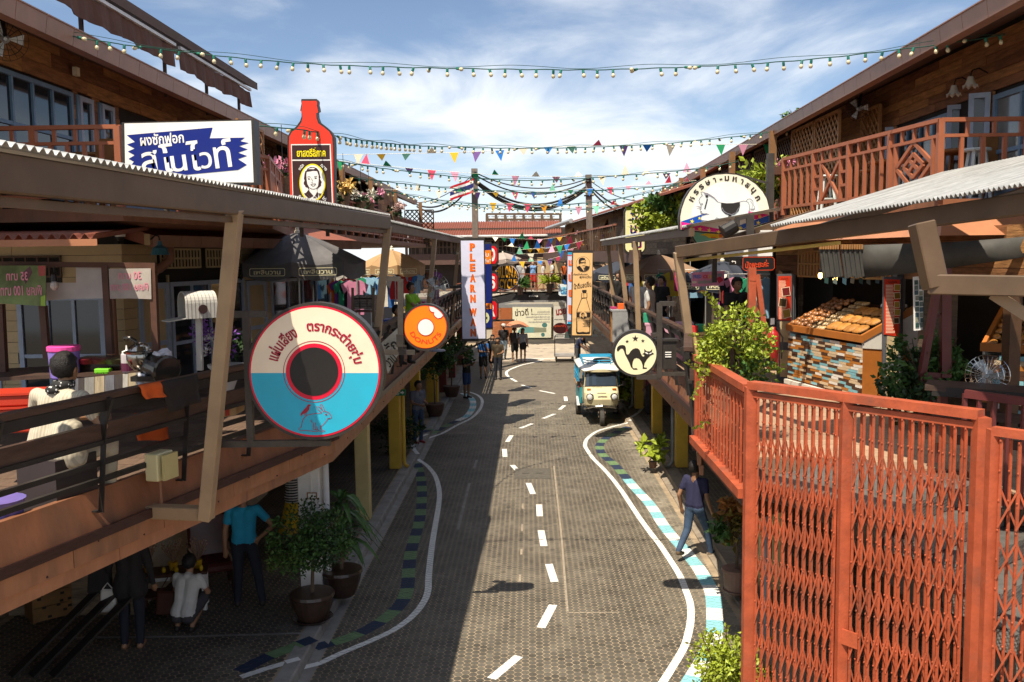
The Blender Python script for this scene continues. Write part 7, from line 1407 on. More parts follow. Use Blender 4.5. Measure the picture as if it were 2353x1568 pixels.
# platform trolley
p=Pz(1298,832,0); g=thing('platform_trolley','flat steel platform trolley standing behind the three-wheeler','trolley',p); b=MB(); b.box(p+Vector((0,.6,.28)),(1.0,1.3,.06)); b.build('platform',M('trolley_grey',(.3,.28,.26),.6),g)
for x in (-.4,.4):
    for y in (.1,1.1): wheel(p+Vector((x,y,.12)),.12,.06,g)
b=MB(); b.tube([p+Vector((-.48,.0,.3)),p+Vector((-.48,-.05,1.25)),p+Vector((-.4,-.06,1.32)),p+Vector((.4,-.06,1.32)),p+Vector((.48,-.05,1.25)),p+Vector((.48,0,.3))],.022,6); b.build('handle',s_blk,g)
# ================= people =================
def cloth(n,c,v=.12): return M('cloth_'+n,c,.85,var=v,scale=6,bump=.25,bscale=14)
sk=[M('skin_a',(.30,.155,.085),.5,var=.06),M('skin_b',(.42,.24,.15),.5,var=.06)]; m_hair=M('hair_black',(.012,.009,.008),.55,var=.5,scale=60,spec=.35,bump=.6,bscale=90); m_hairb=M('hair_brown',(.10,.04,.018),.45,var=.3,scale=30); m_shoe=M('shoe_dark',(.03,.022,.018),.6)
def V3(*a): return Vector(a)
def person(label,loc,rz,h,shirt,pants,skin=0,pose=None,short=.55,leg='long',skirt=None,hair=m_hair,long=False,vox=.02,shoe=m_shoe,lean=0.,cap=None,eyes=True,cat='person',group=None,extra=(),headshift=(0,0,0),barefoot=False):
    J=dict(neck=V3(0,.005,1.44),head=V3(0,-.01,1.585),chest=V3(0,0,1.30),waist=V3(0,0,1.05),hip=V3(0,0,.93),
        shL=V3(-.185,0,1.385),shR=V3(.185,0,1.385),elL=V3(-.235,.03,1.11),elR=V3(.235,.03,1.11),wrL=V3(-.245,-.05,.87),wrR=V3(.245,-.05,.87),
        hpL=V3(-.09,0,.90),hpR=V3(.09,0,.90),knL=V3(-.10,-.01,.50),knR=V3(.10,-.01,.50),anL=V3(-.10,.02,.09),anR=V3(.10,.02,.09))
    for k,v in (pose or {}).items(): J[k]=Vector(v)
    C=[]   # (a,b,ra,rb,tag)
    def cap_(a,b,ra,rb,tg): C.append((Vector(a),Vector(b),ra,rb,tg))
    hd=J['head']; dy=Vector((0,-1,0))
    cap_(hd+V3(0,.01,.02),hd+V3(0,-.01,-.01),.092,.085,0); cap_(hd+V3(0,-.035,-.05),hd+V3(0,-.045,-.065),.055,.045,0); cap_(hd+V3(0,-.09,.0),hd+V3(0,-.108,-.022),.012,.017,0)
    for s in (-1,1): cap_(hd+V3(s*.086,.0,.01),hd+V3(s*.088,.005,-.02),.02,.014,0)
    cap_(J['neck']+V3(0,0,-.05),hd+V3(0,.01,-.06),.056,.052,0)
    ch,wa,hp=J['chest'],J['waist'],J['hip']
    ax=(J['shR']-J['shL']).normalized()
    for s in (-1,1): cap_(ch+ax*(s*.078)+V3(0,0,.03),wa+ax*(s*.062),.108,.100,1)
    cap_(J['shL']*.86+ch*.14,J['shR']*.86+ch*.14,.062,.062,1); cap_((J['shL']+J['shR'])/2,J['neck'],.075,.05,1); cap_(ch+V3(0,-.02,-.1),wa+V3(0,-.02,.02),.11,.108,1)
    cap_(wa+ax*-.06,hp+ax*-.07+V3(0,0,.03),.102,.112,1); cap_(wa+ax*.06,hp+ax*.07+V3(0,0,.03),.102,.112,1)
    for s,k in ((-1,'L'),(1,'R')):
        cap_(hp+ax*(s*.075)-V3(0,0,.03),J['hp'+k],.108,.098,2)
        kn,an=J['kn'+k],J['an'+k]
        if leg=='long': cap_(J['hp'+k],kn,.095,.070,2); cap_(kn,an,.068,.052,2)
        elif leg=='short': m_=J['hp'+k].lerp(kn,.85); cap_(J['hp'+k],m_,.098,.088,2); cap_(m_,kn,.058,.055,0); cap_(kn,kn.lerp(an,.4),.054,.058,0); cap_(kn.lerp(an,.4),an,.056,.036,0)
        else: cap_(J['hp'+k],kn,.085,.058,0); cap_(kn,kn.lerp(an,.4),.054,.058,0); cap_(kn.lerp(an,.4),an,.056,.036,0)
        fd=Vector((0,-1,0)); ft=J.get('ft'+k); tg=0 if barefoot else 3
        cap_(an+V3(0,.025,-.05),(ft if ft is not None else an+V3(0,-.15,-.06)),.045,.034,tg)
        sh,el,wr=J['sh'+k],J['el'+k],J['wr'+k]; m_=sh.lerp(el,short if short<1 else .98)
        cap_(sh,m_,.064,.058,1)
        if short<1: cap_(m_,el,.043,.040,0); cap_(el,wr,.041,.029,0)
        else: cap_(m_,el,.055,.05,1); cap_(el,wr,.05,.038,1)
        d=(wr-el).normalized(); pe=wr+d*.085; sd=d.cross(V3(0,1,.2)).normalized(); cap_(wr,pe,.028,.030,0)
        bend=(d*.8+V3(0,-.45,-.05)).normalized()
        for q,ln in ((-.026,.055),(-.009,.07),(.009,.066),(.026,.05)):
            r0=pe+sd*q; cap_(r0,r0+d*ln*.55,.0115,.0105,0); cap_(r0+d*ln*.55,r0+d*ln*.55+bend*ln*.55,.0105,.009,0)
        cap_(wr+d*.03+sd*-.03,wr+d*.085+sd*-.052+V3(0,-.02,0),.0125,.010,0)
    if skirt:
        l_,r_=skirt
        for s in (-1,1): cap_(hp+V3(s*.05,0,.02),hp+V3(s*.06,0,.02-l_),.125,r_,2)
    for e in extra: cap_(*e)
    b=MB()
    for a,c,ra,rb,tg in C:
        b.ball(a,ra,10,6); b.ball(c,rb,10,6); 
        if (c-a).length>1e-4: b.tube([a,c],[ra,rb],10)
    me=bpy.data.meshes.new('raw'); me.from_pydata(b.v,[],b.f); ob=bpy.data.objects.new('raw',me); TMP.collection.objects.link(ob)
    r=ob.modifiers.new('r','REMESH'); r.mode='VOXEL'; r.voxel_size=vox; s_=ob.modifiers.new('s','SMOOTH'); s_.factor=.5; s_.iterations=3 if vox<.02 else 2
    vl=TMP.view_layers[0]; vl.update(); out=bpy.data.meshes.new_from_object(ob.evaluated_get(vl.depsgraph)); bpy.data.objects.remove(ob); bpy.data.meshes.remove(me)
    n=len(out.polygons); ce=np.empty(n*3); out.polygons.foreach_get('center',ce); ce=ce.reshape(-1,3); best=np.full(n,9e9); idx=np.zeros(n,np.int32)
    for a,c,ra,rb,tg in C:
        a_,d_=np.array(a),np.array(c-a); L2=max(d_@d_,1e-9); tt=np.clip((ce-a_)@d_/L2,0,1); dd=np.linalg.norm(ce-a_-tt[:,None]*d_,axis=1)-(ra+tt*(rb-ra)); 
        w=dd<best; best[w]=dd[w]; idx[w]=tg
    out.materials.clear()
    for m in (sk[skin],shirt,pants,shoe): out.materials.append(m)
    out.polygons.foreach_set('material_index',idx); out.shade_smooth(); out.name='body'
    g=thing('person',label,cat,loc,group); g.rotation_euler=(lean,0,rz); g.scale=(h/1.7,)*3
    o=bpy.data.objects.new('body',out); COL.objects.link(o); o.parent=g
    hb=MB(); hb.ball((0,0,0),(.102,.112,.112),22,14); rh_=random.Random(int(h*1000)); hb.v=[(x*k_,y*k_,z*k_) for (x,y,z),k_ in zip(hb.v,[1+rh_.uniform(-.045,.06) for _ in hb.v])]; hb.v=[(x,max(y,-.045) if z<.035 else y,z if y>-.02 else max(z,-.1)) for x,y,z in hb.v]; hb.v=[(x+hd.x,y+hd.y+.016,z+hd.z+.032) for x,y,z in hb.v]
    if long: hb.tube([hd+V3(0,.05,.02),hd+V3(0,.085,-.12),hd+V3(0,.10,-.30)],[.095,.10,.06],10)
    ho=bpy.data.objects.new('hair',bpy.data.meshes.new('hair')); ho.data.from_pydata([tuple(v) for v in hb.v],[],hb.f); ho.data.materials.append(hair); ho.data.shade_smooth(); COL.objects.link(ho); ho.parent=g
    def sub(nm,mb,mat,smooth=True):
        me=bpy.data.meshes.new(nm); me.from_pydata([tuple(v) for v in mb.v],[],mb.f); me.materials.append(mat)
        if smooth: me.shade_smooth()
        q=bpy.data.objects.new(nm,me); COL.objects.link(q); q.parent=g; return q
    if eyes:
        for s in (-1,1): e=MB(); e.ball(hd+V3(s*.034,-.088,.008),(.012,.008,.008),6,4); sub('eye',e,m_hair)
        e=MB(); e.ball(hd+V3(0,-.098,-.055),(.022,.007,.006),6,4); sub('mouth',e,M('lips',(.2,.05,.04),.5))
    if cap:
        kind,cm=cap; e=MB()
        if kind=='cap': e.lathe([(.108,0),(.112,.04),(.09,.09),(.02,.115)],hd+V3(0,.01,.045),14); e.box(hd+V3(0,-.15,.05),(.15,.12,.015))
        else: e.lathe([(.20,-.01),(.19,.015),(.11,.015),(.105,.09),(.06,.12)],hd+V3(0,.01,.055),16)
        sub('hat',e,cm)
    g['_sub']=0; del g['_sub']
    return g,sub
jean=cloth('jean',(.045,.075,.13),.25); blk=cloth('black',(.02,.018,.018)); dkp=cloth('dark_navy',(.018,.02,.03)); wht=cloth('white',(.62,.61,.60),.06); khk=cloth('khaki',(.16,.13,.08)); gry=cloth('grey',(.3,.3,.3)); blp=cloth('polo_blue',(.02,.28,.45),.1)
# near people, mostly seen from behind
person('man in a bright blue polo shirt with one hand on his hip, back turned',(-4.12,12.75,SW),PI+.15,1.74,blp,dkp,0,dict(elL=(-.42,.10,1.16),wrL=(-.21,.06,.98),elR=(.25,.05,1.10),wrR=(.26,.03,.85),knL=(-.16,0,.5),anL=(-.22,.04,.09),knR=(.1,0,.5),anR=(.12,.02,.09)),vox=.013,barefoot=False,eyes=False)
g,sub=person('woman in a white blouse crouching by the display table',(gp(1275,1235).x,gp(1275,1235).y+.1,SW),PI-.15,1.6,wht,cloth('shorts_grey',(.05,.045,.05)),0,dict(hip=(0,.05,.28),waist=(0,-.02,.42),chest=(0,-.12,.66),neck=(0,-.17,.80),head=(0,-.20,.945),shL=(-.17,-.12,.76),shR=(.17,-.12,.76),elL=(-.25,-.22,.52),elR=(.25,-.22,.52),wrL=(-.15,-.38,.50),wrR=(.15,-.38,.50),hpL=(-.09,.03,.27),hpR=(.09,.03,.27),knL=(-.16,-.32,.44),knR=(.16,-.32,.44),anL=(-.11,.02,.10),anR=(.11,.02,.10)),leg='short',vox=.013,eyes=False)
def bag(name,label,p,d,mat,strap=None,group=None):
    g=thing(name,label,'bag',p); p=Vector(p); b=MB(); w,t_,h_=d; b.add([p+Vector(q) for q in ((-w/2,-t_/2,0),(w/2,-t_/2,0),(w/2,t_/2,0),(-w/2,t_/2,0),(-w*.4,-t_*.3,h_),(w*.4,-t_*.3,h_),(w*.4,t_*.3,h_),(-w*.4,t_*.3,h_))],[(3,2,1,0),(4,5,6,7),(0,1,5,4),(1,2,6,5),(2,3,7,6),(3,0,4,7)]); b.build('body',mat,g,bevel=.02)
    b=MB(); s=Vector(strap or (0,0,h_+.15)); b.tube([p+Vector((-w*.3,0,h_)),p+s,p+Vector((w*.3,0,h_))],.008,5); b.build('strap',mat,g); return g
q=gp(1150,1190); bag('shoulder_bag','brown leather bag hanging beside the crouching woman',(q.x,q.y+.1,.28),(.3,.12,.32),M('leather_brown',(.09,.03,.018),.5,var=.2),(.12,0,.66))
q=gp(930,1325); person('dark-clad person with a shopping bag standing by the display table',(q.x,q.y,SW),PI+.1,1.66,blk,dkp,0,dict(elR=(.27,.0,1.1),wrR=(.30,-.12,.9),elL=(-.26,.02,1.1),wrL=(-.27,-.06,.86)),short=1,vox=.014,eyes=False,shoe=sk[0],extra=((V3(-.06,0,.95),V3(-.08,0,.80),.14,.15,1),(V3(.06,0,.95),V3(.08,0,.80),.14,.15,1)))
bag('plastic_bag','small white carrier bag held by the dark-clad person',(q.x-.27,q.y-.05,.62),(.22,.08,.3),wht,(0,0,.38)); bag('handbag','black handbag on the shoulder of the dark-clad person',(q.x-.40,q.y+.02,.85),(.3,.14,.4),blk,(.15,0,.6))
person('man in a navy polo and jeans stepping off the right kerb',(2.74,15.0,.0),PI-.75,1.66,cloth('polo_navy',(.024,.024,.062),.15),jean,0,dict(chest=(0,-.03,1.30),shL=(-.185,-.02,1.385),shR=(.185,-.03,1.385),knL=(-.10,-.22,.52),anL=(-.12,-.33,.08),ftL=(-.12,-.50,.04),knR=(.10,.06,.52),anR=(.10,.32,.22),ftR=(.1,.20,.13),elR=(.26,.08,1.10),wrR=(.27,.0,.86),elL=(-.26,.02,1.10),wrL=(-.27,-.10,.87)),vox=.013,eyes=False,shoe=M('shoe_brown',(.12,.08,.045),.7))
person('young man in a checked shirt and jeans looking at his phone on the left pavement',(-3.0,24.2,SW),.75,1.70,stripes('check_shirt',(.03,.035,.06),(.25,.26,.3),11,2),jean,0,dict(head=(0,-.06,1.57),elR=(.22,-.03,1.12),wrR=(.10,-.25,1.10),elL=(-.22,-.03,1.12),wrL=(-.10,-.25,1.08)),vox=.018,shoe=M('shoe_red',(.3,.04,.04),.7))
def gpz(u,v,z=0): p=Pz(u,v,z); return (p.x,p.y,z)
person('man in a straw hat and blue shorts holding a camera on the street',gpz(1073,915),.95,1.72,blk,cloth('short_blue',(.03,.06,.16)),0,dict(elR=(.22,-.08,1.16),wrR=(.08,-.27,1.26),elL=(-.22,-.08,1.16),wrL=(-.06,-.27,1.26)),leg='short',vox=.022,cap=('hat',M('straw',(.45,.31,.13),.8)))
person('man in a blue T-shirt and shorts with a hand to his chin',gpz(1111,870),.2,1.74,cloth('tee_blue',(.02,.1,.28)),blk,0,dict(elR=(.2,-.1,1.14),wrR=(.03,-.14,1.42),elL=(-.2,-.1,1.12),wrL=(.08,-.2,1.12)),leg='short',vox=.024)
person('woman in black standing between two men on the street',gpz(1133,853),.3,1.62,blk,blk,1,leg='bare',skirt=(.42,.17),long=True,vox=.024)
person('man in a dark olive shirt and trousers on the street',gpz(1145,873),-.2,1.75,cloth('olive',(.05,.035,.018)),dkp,0,dict(elR=(.24,-.05,1.12),wrR=(.12,-.24,1.08)),vox=.024)
person('man in a white cap and black T-shirt walking up the street',gpz(1158,827),.2,1.76,blk,cloth('jean_pale',(.22,.28,.34)),0,dict(knL=(-.1,-.16,.5),anL=(-.1,-.1,.09),anR=(.1,.25,.1)),vox=.024,cap=('cap',wht))
p1=gpz(1183,832); person('person in black shorts sharing the orange umbrella',p1,.1,1.68,cloth('mesh',(.07,.06,.055)),blk,0,dict(elR=(.24,-.06,1.12),wrR=(.16,-.22,1.2)),leg='short',vox=.024,shoe=sk[0])
person('woman in a striped off-shoulder top and shorts under the umbrella',gpz(1202,832),.25,1.62,stripes('stripe_blouse',(.55,.55,.56),(.05,.06,.09),9,0),blk,1,leg='bare',skirt=(.2,.13),long=True,vox=.024,shoe=sk[1])
um=thing('umbrella','small orange umbrella held over the couple on the street','umbrella',(p1[0]+.1,p1[1],1.3)); b=MB(); n=16; vs=[V3(p1[0]+.1,p1[1],2.02)]
for i in range(n): a=2*PI*i/n; vs.append(V3(p1[0]+.1+.62*math.cos(a),p1[1]+.62*math.sin(a),1.70+(.03 if i%2 else 0)))
md=[vs[0].lerp(v,.55)+V3(0,0,.07) for v in vs[1:]]; k=n; b.add([vs[0]]+md+vs[1:],[(0,1+i,1+(i+1)%n) for i in range(n)]+[(1+i,1+n+i,1+n+(i+1)%n,1+(i+1)%n) for i in range(n)]); o=b.build('canopy',M('umbrella_orange',(.5,.21,.11),.7,var=.1),um); o.modifiers.new('t','SOLIDIFY').thickness=.006; b=MB(); b.tube([V3(p1[0]+.12,p1[1]-.1,1.15),V3(p1[0]+.1,p1[1],2.1)],.01,5); b.build('shaft',m_chr,um)
person('worker in navy and yellow stooping behind the three-wheeler',gpz(1328,845),1.0,1.66,cloth('work_navy',(.03,.035,.08)),cloth('work_grey',(.07,.07,.08)),0,dict(chest=(0,-.15,1.26),neck=(0,-.25,1.38),head=(0,-.32,1.50),shL=(-.18,-.2,1.34),shR=(.18,-.2,1.34),elL=(-.2,-.3,1.06),elR=(.2,-.3,1.06),wrL=(-.14,-.45,.95),wrR=(.14,-.45,.95)),vox=.024)
person('person in a long dark skirt under the right walkway',gpz(1497,952,SW),-.3,1.62,cloth('maroon',(.15,.03,.05)),cloth('skirt_dark',(.05,.04,.045),.3),0,leg='long',skirt=(.78,.19),vox=.024)
person('person in jeans walking under the right walkway',gpz(1583,1030,SW),PI,1.7,gry,jean,0,vox=.022,eyes=False)
# upper level
def up(u,v,Y,z=DZ): p=Py(u,v,Y); return (p.x,p.y,z)
person('man in a black shirt reading his phone by the right-hand stalls',up(1690,700,16.6),.35,1.72,blk,dkp,0,dict(head=(0,-.06,1.57),elR=(.22,-.05,1.12),wrR=(.08,-.26,1.16),elL=(-.22,-.05,1.12),wrL=(-.07,-.26,1.14)),vox=.02)
person('man in a white T-shirt standing at a right-hand stall',up(1493,700,19.5),-1.9,1.66,wht,gry,0,vox=.02)
person('young man in a patterned white T-shirt at the right-hand stalls',up(1466,690,22.5),-.6,1.62,wht,dkp,0,vox=.024)
person('person in black behind the right-hand stalls',up(1420,690,27),.4,1.66,blk,blk,1,vox=.026)
person('woman in black with hair up at the right-hand stalls',up(1520,690,23),-.8,1.60,blk,blk,1,vox=.026)
pb=onR(2.2,-.95,DZ); person('bakery seller in a red top behind the laden cart',(pb.x,pb.y,DZ),.6,1.52,cloth('tee_red',(.3,.02,.05)),blk,1,dict(head=(0,-.08,1.55)),vox=.02)
person('woman in a lime green polo folding cloth on the left deck',up(945,700,20.5),1.2,1.58,cloth('lime',(.26,.52,.03)),dkp,0,dict(elR=(.2,-.18,1.16),wrR=(.12,-.40,1.14),elL=(-.2,-.18,1.16),wrL=(-.1,-.42,1.14)),vox=.02)
person('man in black sitting low on the left deck',up(903,740,18.6),.9,1.62,blk,blk,0,dict(hip=(0,.05,.45),waist=(0,0,.58),chest=(0,-.06,.84),neck=(0,-.1,.98),head=(0,-.14,1.12),shL=(-.18,-.06,.93),shR=(.18,-.06,.93),elL=(-.22,-.14,.68),elR=(.22,-.14,.68),wrL=(-.1,-.32,.62),wrR=(.1,-.32,.62),hpL=(-.09,.02,.44),hpR=(.09,.02,.44),knL=(-.12,-.38,.48),knR=(.12,-.38,.48),anL=(-.12,-.36,.09),anR=(.12,-.36,.09)),vox=.022)
person('person in a purple shirt beside the fan on the left deck',up(1000,680,25),1.8,1.6,cloth('purple',(.25,.1,.2)),blk,0,vox=.026)
t=TR(0,850,1.742,7.75); p=t.p(375,1110); g,sub=person('seated vendor in a cream checked shirt and spotted scarf, back turned',(p.x,p.y,DZ),PI-.35,1.88,stripes('vendor_check',(.56,.50,.38),(.44,.39,.30),13,0),cloth('cream',(.5,.44,.33)),0,dict(hip=(0,.05,.42),waist=(0,.02,.55),chest=(0,-.04,.82),neck=(0,-.08,.96),head=(0,-.12,1.10),shL=(-.23,-.04,.89),shR=(.23,-.04,.89),elL=(-.36,-.10,.66),elR=(.36,-.10,.66),wrL=(-.15,-.36,.66),wrR=(.15,-.36,.66),hpL=(-.09,.02,.41),hpR=(.09,.02,.41),knL=(-.13,-.40,.46),knR=(.13,-.40,.46),anL=(-.12,-.38,.09),anR=(.12,-.38,.09)),vox=.014,eyes=False,extra=((V3(-.1,0,.62),V3(-.12,.02,.45),.13,.15,1),(V3(.1,0,.62),V3(.12,.02,.45),.13,.15,1)))
e=MB(); e.lathe([(.085,.0),(.09,.03),(.075,.06)],V3(0,-.08,.955),14); e.ball(V3(.0,.03,.95),(.07,.03,.035),8,5); sub('scarf',e,stripes('scarf_dots',(.02,.02,.02),(.6,.6,.58),34,dots=True)); e=MB(); e.box((0,.02,.22),(.4,.4,.44)); sub('stool',e,M('stool_dark',(.04,.03,.03),.5),False)
# bridge visitors
BZ=3.09
for lab,u,rz,sh_,pt,kw in (('man in grey behind the photographer on the far bridge',1196,-.3,gry,gry,{}),('woman in a white top photographing from the far bridge',1201,-.2,wht,gry,dict(long=True,leg='bare',skirt=(.2,.13),pose=dict(elR=(.22,-.12,1.3),wrR=(.1,-.2,1.5)))),('man in a blue shirt and red shorts raising a camera on the far bridge',1225,0.,cloth('shirt_sky',(.2,.35,.6)),cloth('short_red',(.5,.03,.02)),dict(leg='short',pose=dict(elR=(.28,-.14,1.36),wrR=(.06,-.22,1.5),elL=(-.28,-.14,1.36),wrL=(-.06,-.22,1.5)))),('woman with a ginger ponytail in a white T-shirt on the far bridge',1248,-1.4,wht,cloth('short_denim',(.06,.07,.12)),dict(hair=m_hairb,long=True,leg='bare',skirt=(.18,.14))),('man in a white T-shirt carrying a camera on the far bridge',1270,-1.3,wht,dkp,dict(pose=dict(elR=(.24,-.06,1.14),wrR=(.12,-.26,1.05)))),('person in an orange top at the end of the far bridge',1298,.5,cloth('tee_orange',(.5,.1,.02)),blk,{})):
    p=Py(u,640,52.9); person(lab,(p.x,p.y,BZ),rz,1.74 if 'man ' in lab[:4] else 1.66,sh_,pt,1,vox=.03,**kw)
# ================= far end of the street =================
m_bl=M('bridge_black',(.03,.028,.028),.5,var=.2); m_brk2=M('brick_orange',(.42,.15,.06),.7,var=.2,rand=.12); m_pan=M('panel_rust',(.36,.11,.035),.6,var=.08,dirt=.1); m_rr=M('bridge_rail',(.22,.07,.04),.5)
br_=thing('foot_bridge','black arched footbridge with red-brown railing across the far end','bridge',(.5,52.5,0))
XS=[(-4.2,2.55),(-2.4,2.80),(-.80,3.09),(1.8,3.09),(3.2,2.80),(5,2.55)]
for (x0,z0_),(x1,z1_) in zip(XS[:-1],XS[1:]):
    for Y in (51.9,54.2): b=MB(); b.add([(x0,Y,z0_-.5),(x1,Y,z1_-.5),(x1,Y,z1_-.02),(x0,Y,z0_-.02),(x0,Y+.12,z0_-.5),(x1,Y+.12,z1_-.5),(x1,Y+.12,z1_-.02),(x0,Y+.12,z0_-.02)],[(0,1,2,3),(7,6,5,4),(0,4,5,1),(3,2,6,7)]); b.build('girder',m_bl,br_)
    b=MB(); b.add([(x0,51.9,z0_),(x1,51.9,z1_),(x1,54.3,z1_),(x0,54.3,z0_),(x0,51.9,z0_-.1),(x1,51.9,z1_-.1),(x1,54.3,z1_-.1),(x0,54.3,z0_-.1)],[(0,1,2,3),(0,4,5,1),(7,6,5,4)]); b.build('deck',M('bridge_deck',(.4,.34,.27),.7,var=.2),br_)
    b=MB(); b.add([(x0,51.86,z0_-.6),(x1,51.86,z1_-.6),(x1,51.86,z1_-.5),(x0,51.86,z0_-.5)],[(0,1,2,3)]); b.build('soffit_trim',M('bridge_grey',(.22,.22,.22),.6),br_)
    for Y in (52.0,):
        barp('handrail',m_rr,br_,(x0,Y,z0_+1.0),(x1,Y,z1_+1.0),.07,.06); barp('rail',m_rr,br_,(x0,Y,z0_+.14),(x1,Y,z1_+.14),.05,.05); k=max(2,int((x1-x0)/.62))
        for i in range(k+1): f=i/k; q=V3(x0+(x1-x0)*f,Y,z0_+(z1_-z0_)*f); barp('post',m_rr,br_,q,q+V3(0,0,1.0),.07,.07)
        for i in range(k):
            f,e=i/k,(i+1)/k; q0=V3(x0+(x1-x0)*f,Y,z0_+(z1_-z0_)*f); q1=V3(x0+(x1-x0)*e,Y,z0_+(z1_-z0_)*e); barp('brace',m_rr,br_,q0+V3(0,0,.16),q1+V3(0,0,.95),.03,.035); barp('brace',m_rr,br_,q0+V3(0,0,.95),q1+V3(0,0,.16),.03,.035)
t=TR(1960,1020,3.734,51.8); g=sgn('arrow_board','small dark direction board on the girder of the far bridge',t,648,635); t.box([(562,595),(735,595),(735,640),(562,640)],.05,s_blk,g); t.txt('เพลินวาน',650,615,80,22,s_wht,g,0,.01); t.poly([(575,617),(600,605),(600,630)],s_wht,g,'arrow',.01); t.poly([(722,617),(697,605),(697,630)],s_wht,g,'arrow',.01)
t=TR(1960,1020,3.734,45); g=sgn('cool_sign','white sign with blue Cool lettering and a thumb beside the tan soda sign',t,1090,600); t.box([(1032,445),(1200,445),(1200,605),(1050,605),(1032,585)],.15,P_('cool_white','dfe9ee'),g,'panel',out=.03); t.poly([(1065,480),(1200,480),(1200,595),(1065,590)],P_('cool_blue','8fd0e8'),g,'panel_print',.01); t.txt('Cool',1110,555,110,60,P_('cool_ink','1d5fa8'),g,0,.015,.03,shear=.3); t.txt('เย็น',1115,505,60,34,P_('cool_ink','1d5fa8'),g,0,.015); t.box([(1088,375),(1110,370),(1150,445),(1105,445)],.1,P_('cool_ink','1d5fa8'),g,'thumb')
for x,y in ((450,440),(890,405)):
    t=TR(1960,1020,3.734,51.6); p=t.p(x,y); g=thing('potted_fern','spiky green fern hung on the railing of the far bridge, %s'%('left of centre','right of centre')[x>600],'fern',p+V3(0,0,-.6)); b=MB(); rg=random.Random(x)
    for i in range(60): a=rg.uniform(0,6.28); d=V3(math.cos(a),math.sin(a),rg.uniform(-.3,1.0)).normalized()*rg.uniform(.5,.9); sdv=d.cross(V3(0,0,1)).normalized()*.03; b.add([p-sdv,p+d*.6+V3(0,0,.1),p+d,p+d*.6+sdv*2],[(0,1,2),(0,2,3)])
    b.build('fronds',m_lfy if x>600 else m_lf,g); b=MB(); b.lathe([(.15,-.6),(.2,-.1),(.18,-.1)],p,10); b.build('pot',m_pot,g)
# wall under the bridge with posters
fb=thing('cross_building','red-roofed market building closing the far end of the street','building',(0,58,0))
wallsheet('wall',M('wall_pale',(.5,.45,.36),.7,var=.1,scale=1,dirt=.2),fb,(-6,56.0),(8,56.0),0,3.0)
t=TR(1960,1020,3.734,55.8)
for i in range(16): y=800+i*28; t.box([(30,y),(158,y),(158,y+25),(30,y+25)],.06,m_brk2,fb,'brick_course')
t.box([(162,792),(327,792),(327,1268),(162,1268)],.06,m_pan,fb,'panel'); t.box([(100,740),(940,735),(940,785),(100,792)],.25,MATS['bridge_grey'],fb,'beam')
g=sgn('poster','large pale notice poster with handwritten Thai headline under the far bridge',t,640,1240,'poster'); t.box([(335,780),(915,785),(912,1235),(335,1240)],.05,P_('poster_pale','e3dfc4'),g,'sheet',.06)
t.txt('ข่าวดี !',500,850,260,110,s_ink,g,5,.07)
for i,(s_,w_) in enumerate((('สะดวกสบายกับการขึ้น',190),('สำหรับลูกค้าที่มาเที่ยวเพลินวาน',280),('เพลินวานมีความยินดี เพิ่มทางเข้า-ออก',360),('เพื่ออำนวยให้ท่านได้เข้าสู่ใจ',240),('กับการช้อปปิ้งไทยในบรรยากาศ',320))): t.txt(s_,895-w_/2,848+i*38,w_,26,s_gry,g,0,.07)
t.poly([(480,1070),(655,1080),(655,1160),(420,1165),(420,1130)],P_('poster_teal','6a9a96'),g,'map',.066); t.poly([(655,1080),(840,1090),(840,1150),(655,1160)],P_('poster_olive','8b8f78'),g,'map',.066); t.poly(ell(815,1048,40,34,16),P_('poster_teal2','4b7c78'),g,'picture',.068); t.poly(ell(790,1190,28,30,16),P_('poster_teal2','4b7c78'),g,'picture',.068)
g=sgn('poster','boxing poster with a red glove and maroon headline under the far bridge',t,1080,1250,'poster'); t.box([(948,770),(1215,770),(1215,1250),(948,1250)],.05,P_('poster_grey','cfc9be'),g,'sheet',.06); t.txt('มวย',1060,850,150,90,P_('poster_maroon','8c1f22'),g,8,.07,.04)
t.poly(ell(1050,1095,108,82,28),P_('glove_dark','3a0f10'),g,'glove',.066); t.poly([(1080,1020),(1150,1060),(1158,1130),(1120,1165),(1140,1100)],P_('glove_red','a81c22'),g,'glove_rim',.068); t.txt('ทุกวันเสาร์',1030,1065,140,36,P_('glove_orange','d8502a'),g,0,.07); t.txt('ชกจริงทุกวันเสาร์เวลา 19.00',1040,965,160,26,s_ink,g,0,.07); t.txt('083 081 211 ถึง 191',1030,1215,130,22,s_ink,g,0,.07); t.poly([(1120,1170),(1210,1060),(1212,1240),(1110,1240)],P_('glove_grey','4a5a55'),g,'figure',.067)
# upper floor of the cross building
b=MB(); b.bx(-6,9,56.2,57.0,2.6,3.0); b.build('deck_edge',M('brown_band',(.11,.06,.045),.6),fb); b=MB(); b.bx(-8,9,60.0,60.4,4.6,5.3); b.build('gallery_band',MATS['brown_band'],fb); b=MB(); b.bx(-8,9,61.5,61.7,3,7.0); b.build('back_wall',M('gallery_wall',(.06,.045,.035),.7),fb); b=MB(); b.bx(.6,3.2,59.2,59.4,3.0,5.0); b.build('cream_wall',m_cream,fb)
b=MB(); b.bx(-8,9,56.4,61.5,2.9,3.0); b.build('floor',m_deckw,fb)
for i in range(17): x=-8+i; barp('gallery_post',M('gallery_rail',(.13,.075,.045),.6),fb,(x,60.2,5.3),(x,60.2,6.6),.12,.12)
for z in (5.75,6.15): barp('gallery_rail',MATS['gallery_rail'],fb,(-8,60.15,z),(9,60.15,z),.05,.06)
for i in range(64): x=-7.9+i*.26; barp('baluster',MATS['gallery_rail'],fb,(x,60.15,5.3),(x,60.15,6.15),.05,.05)
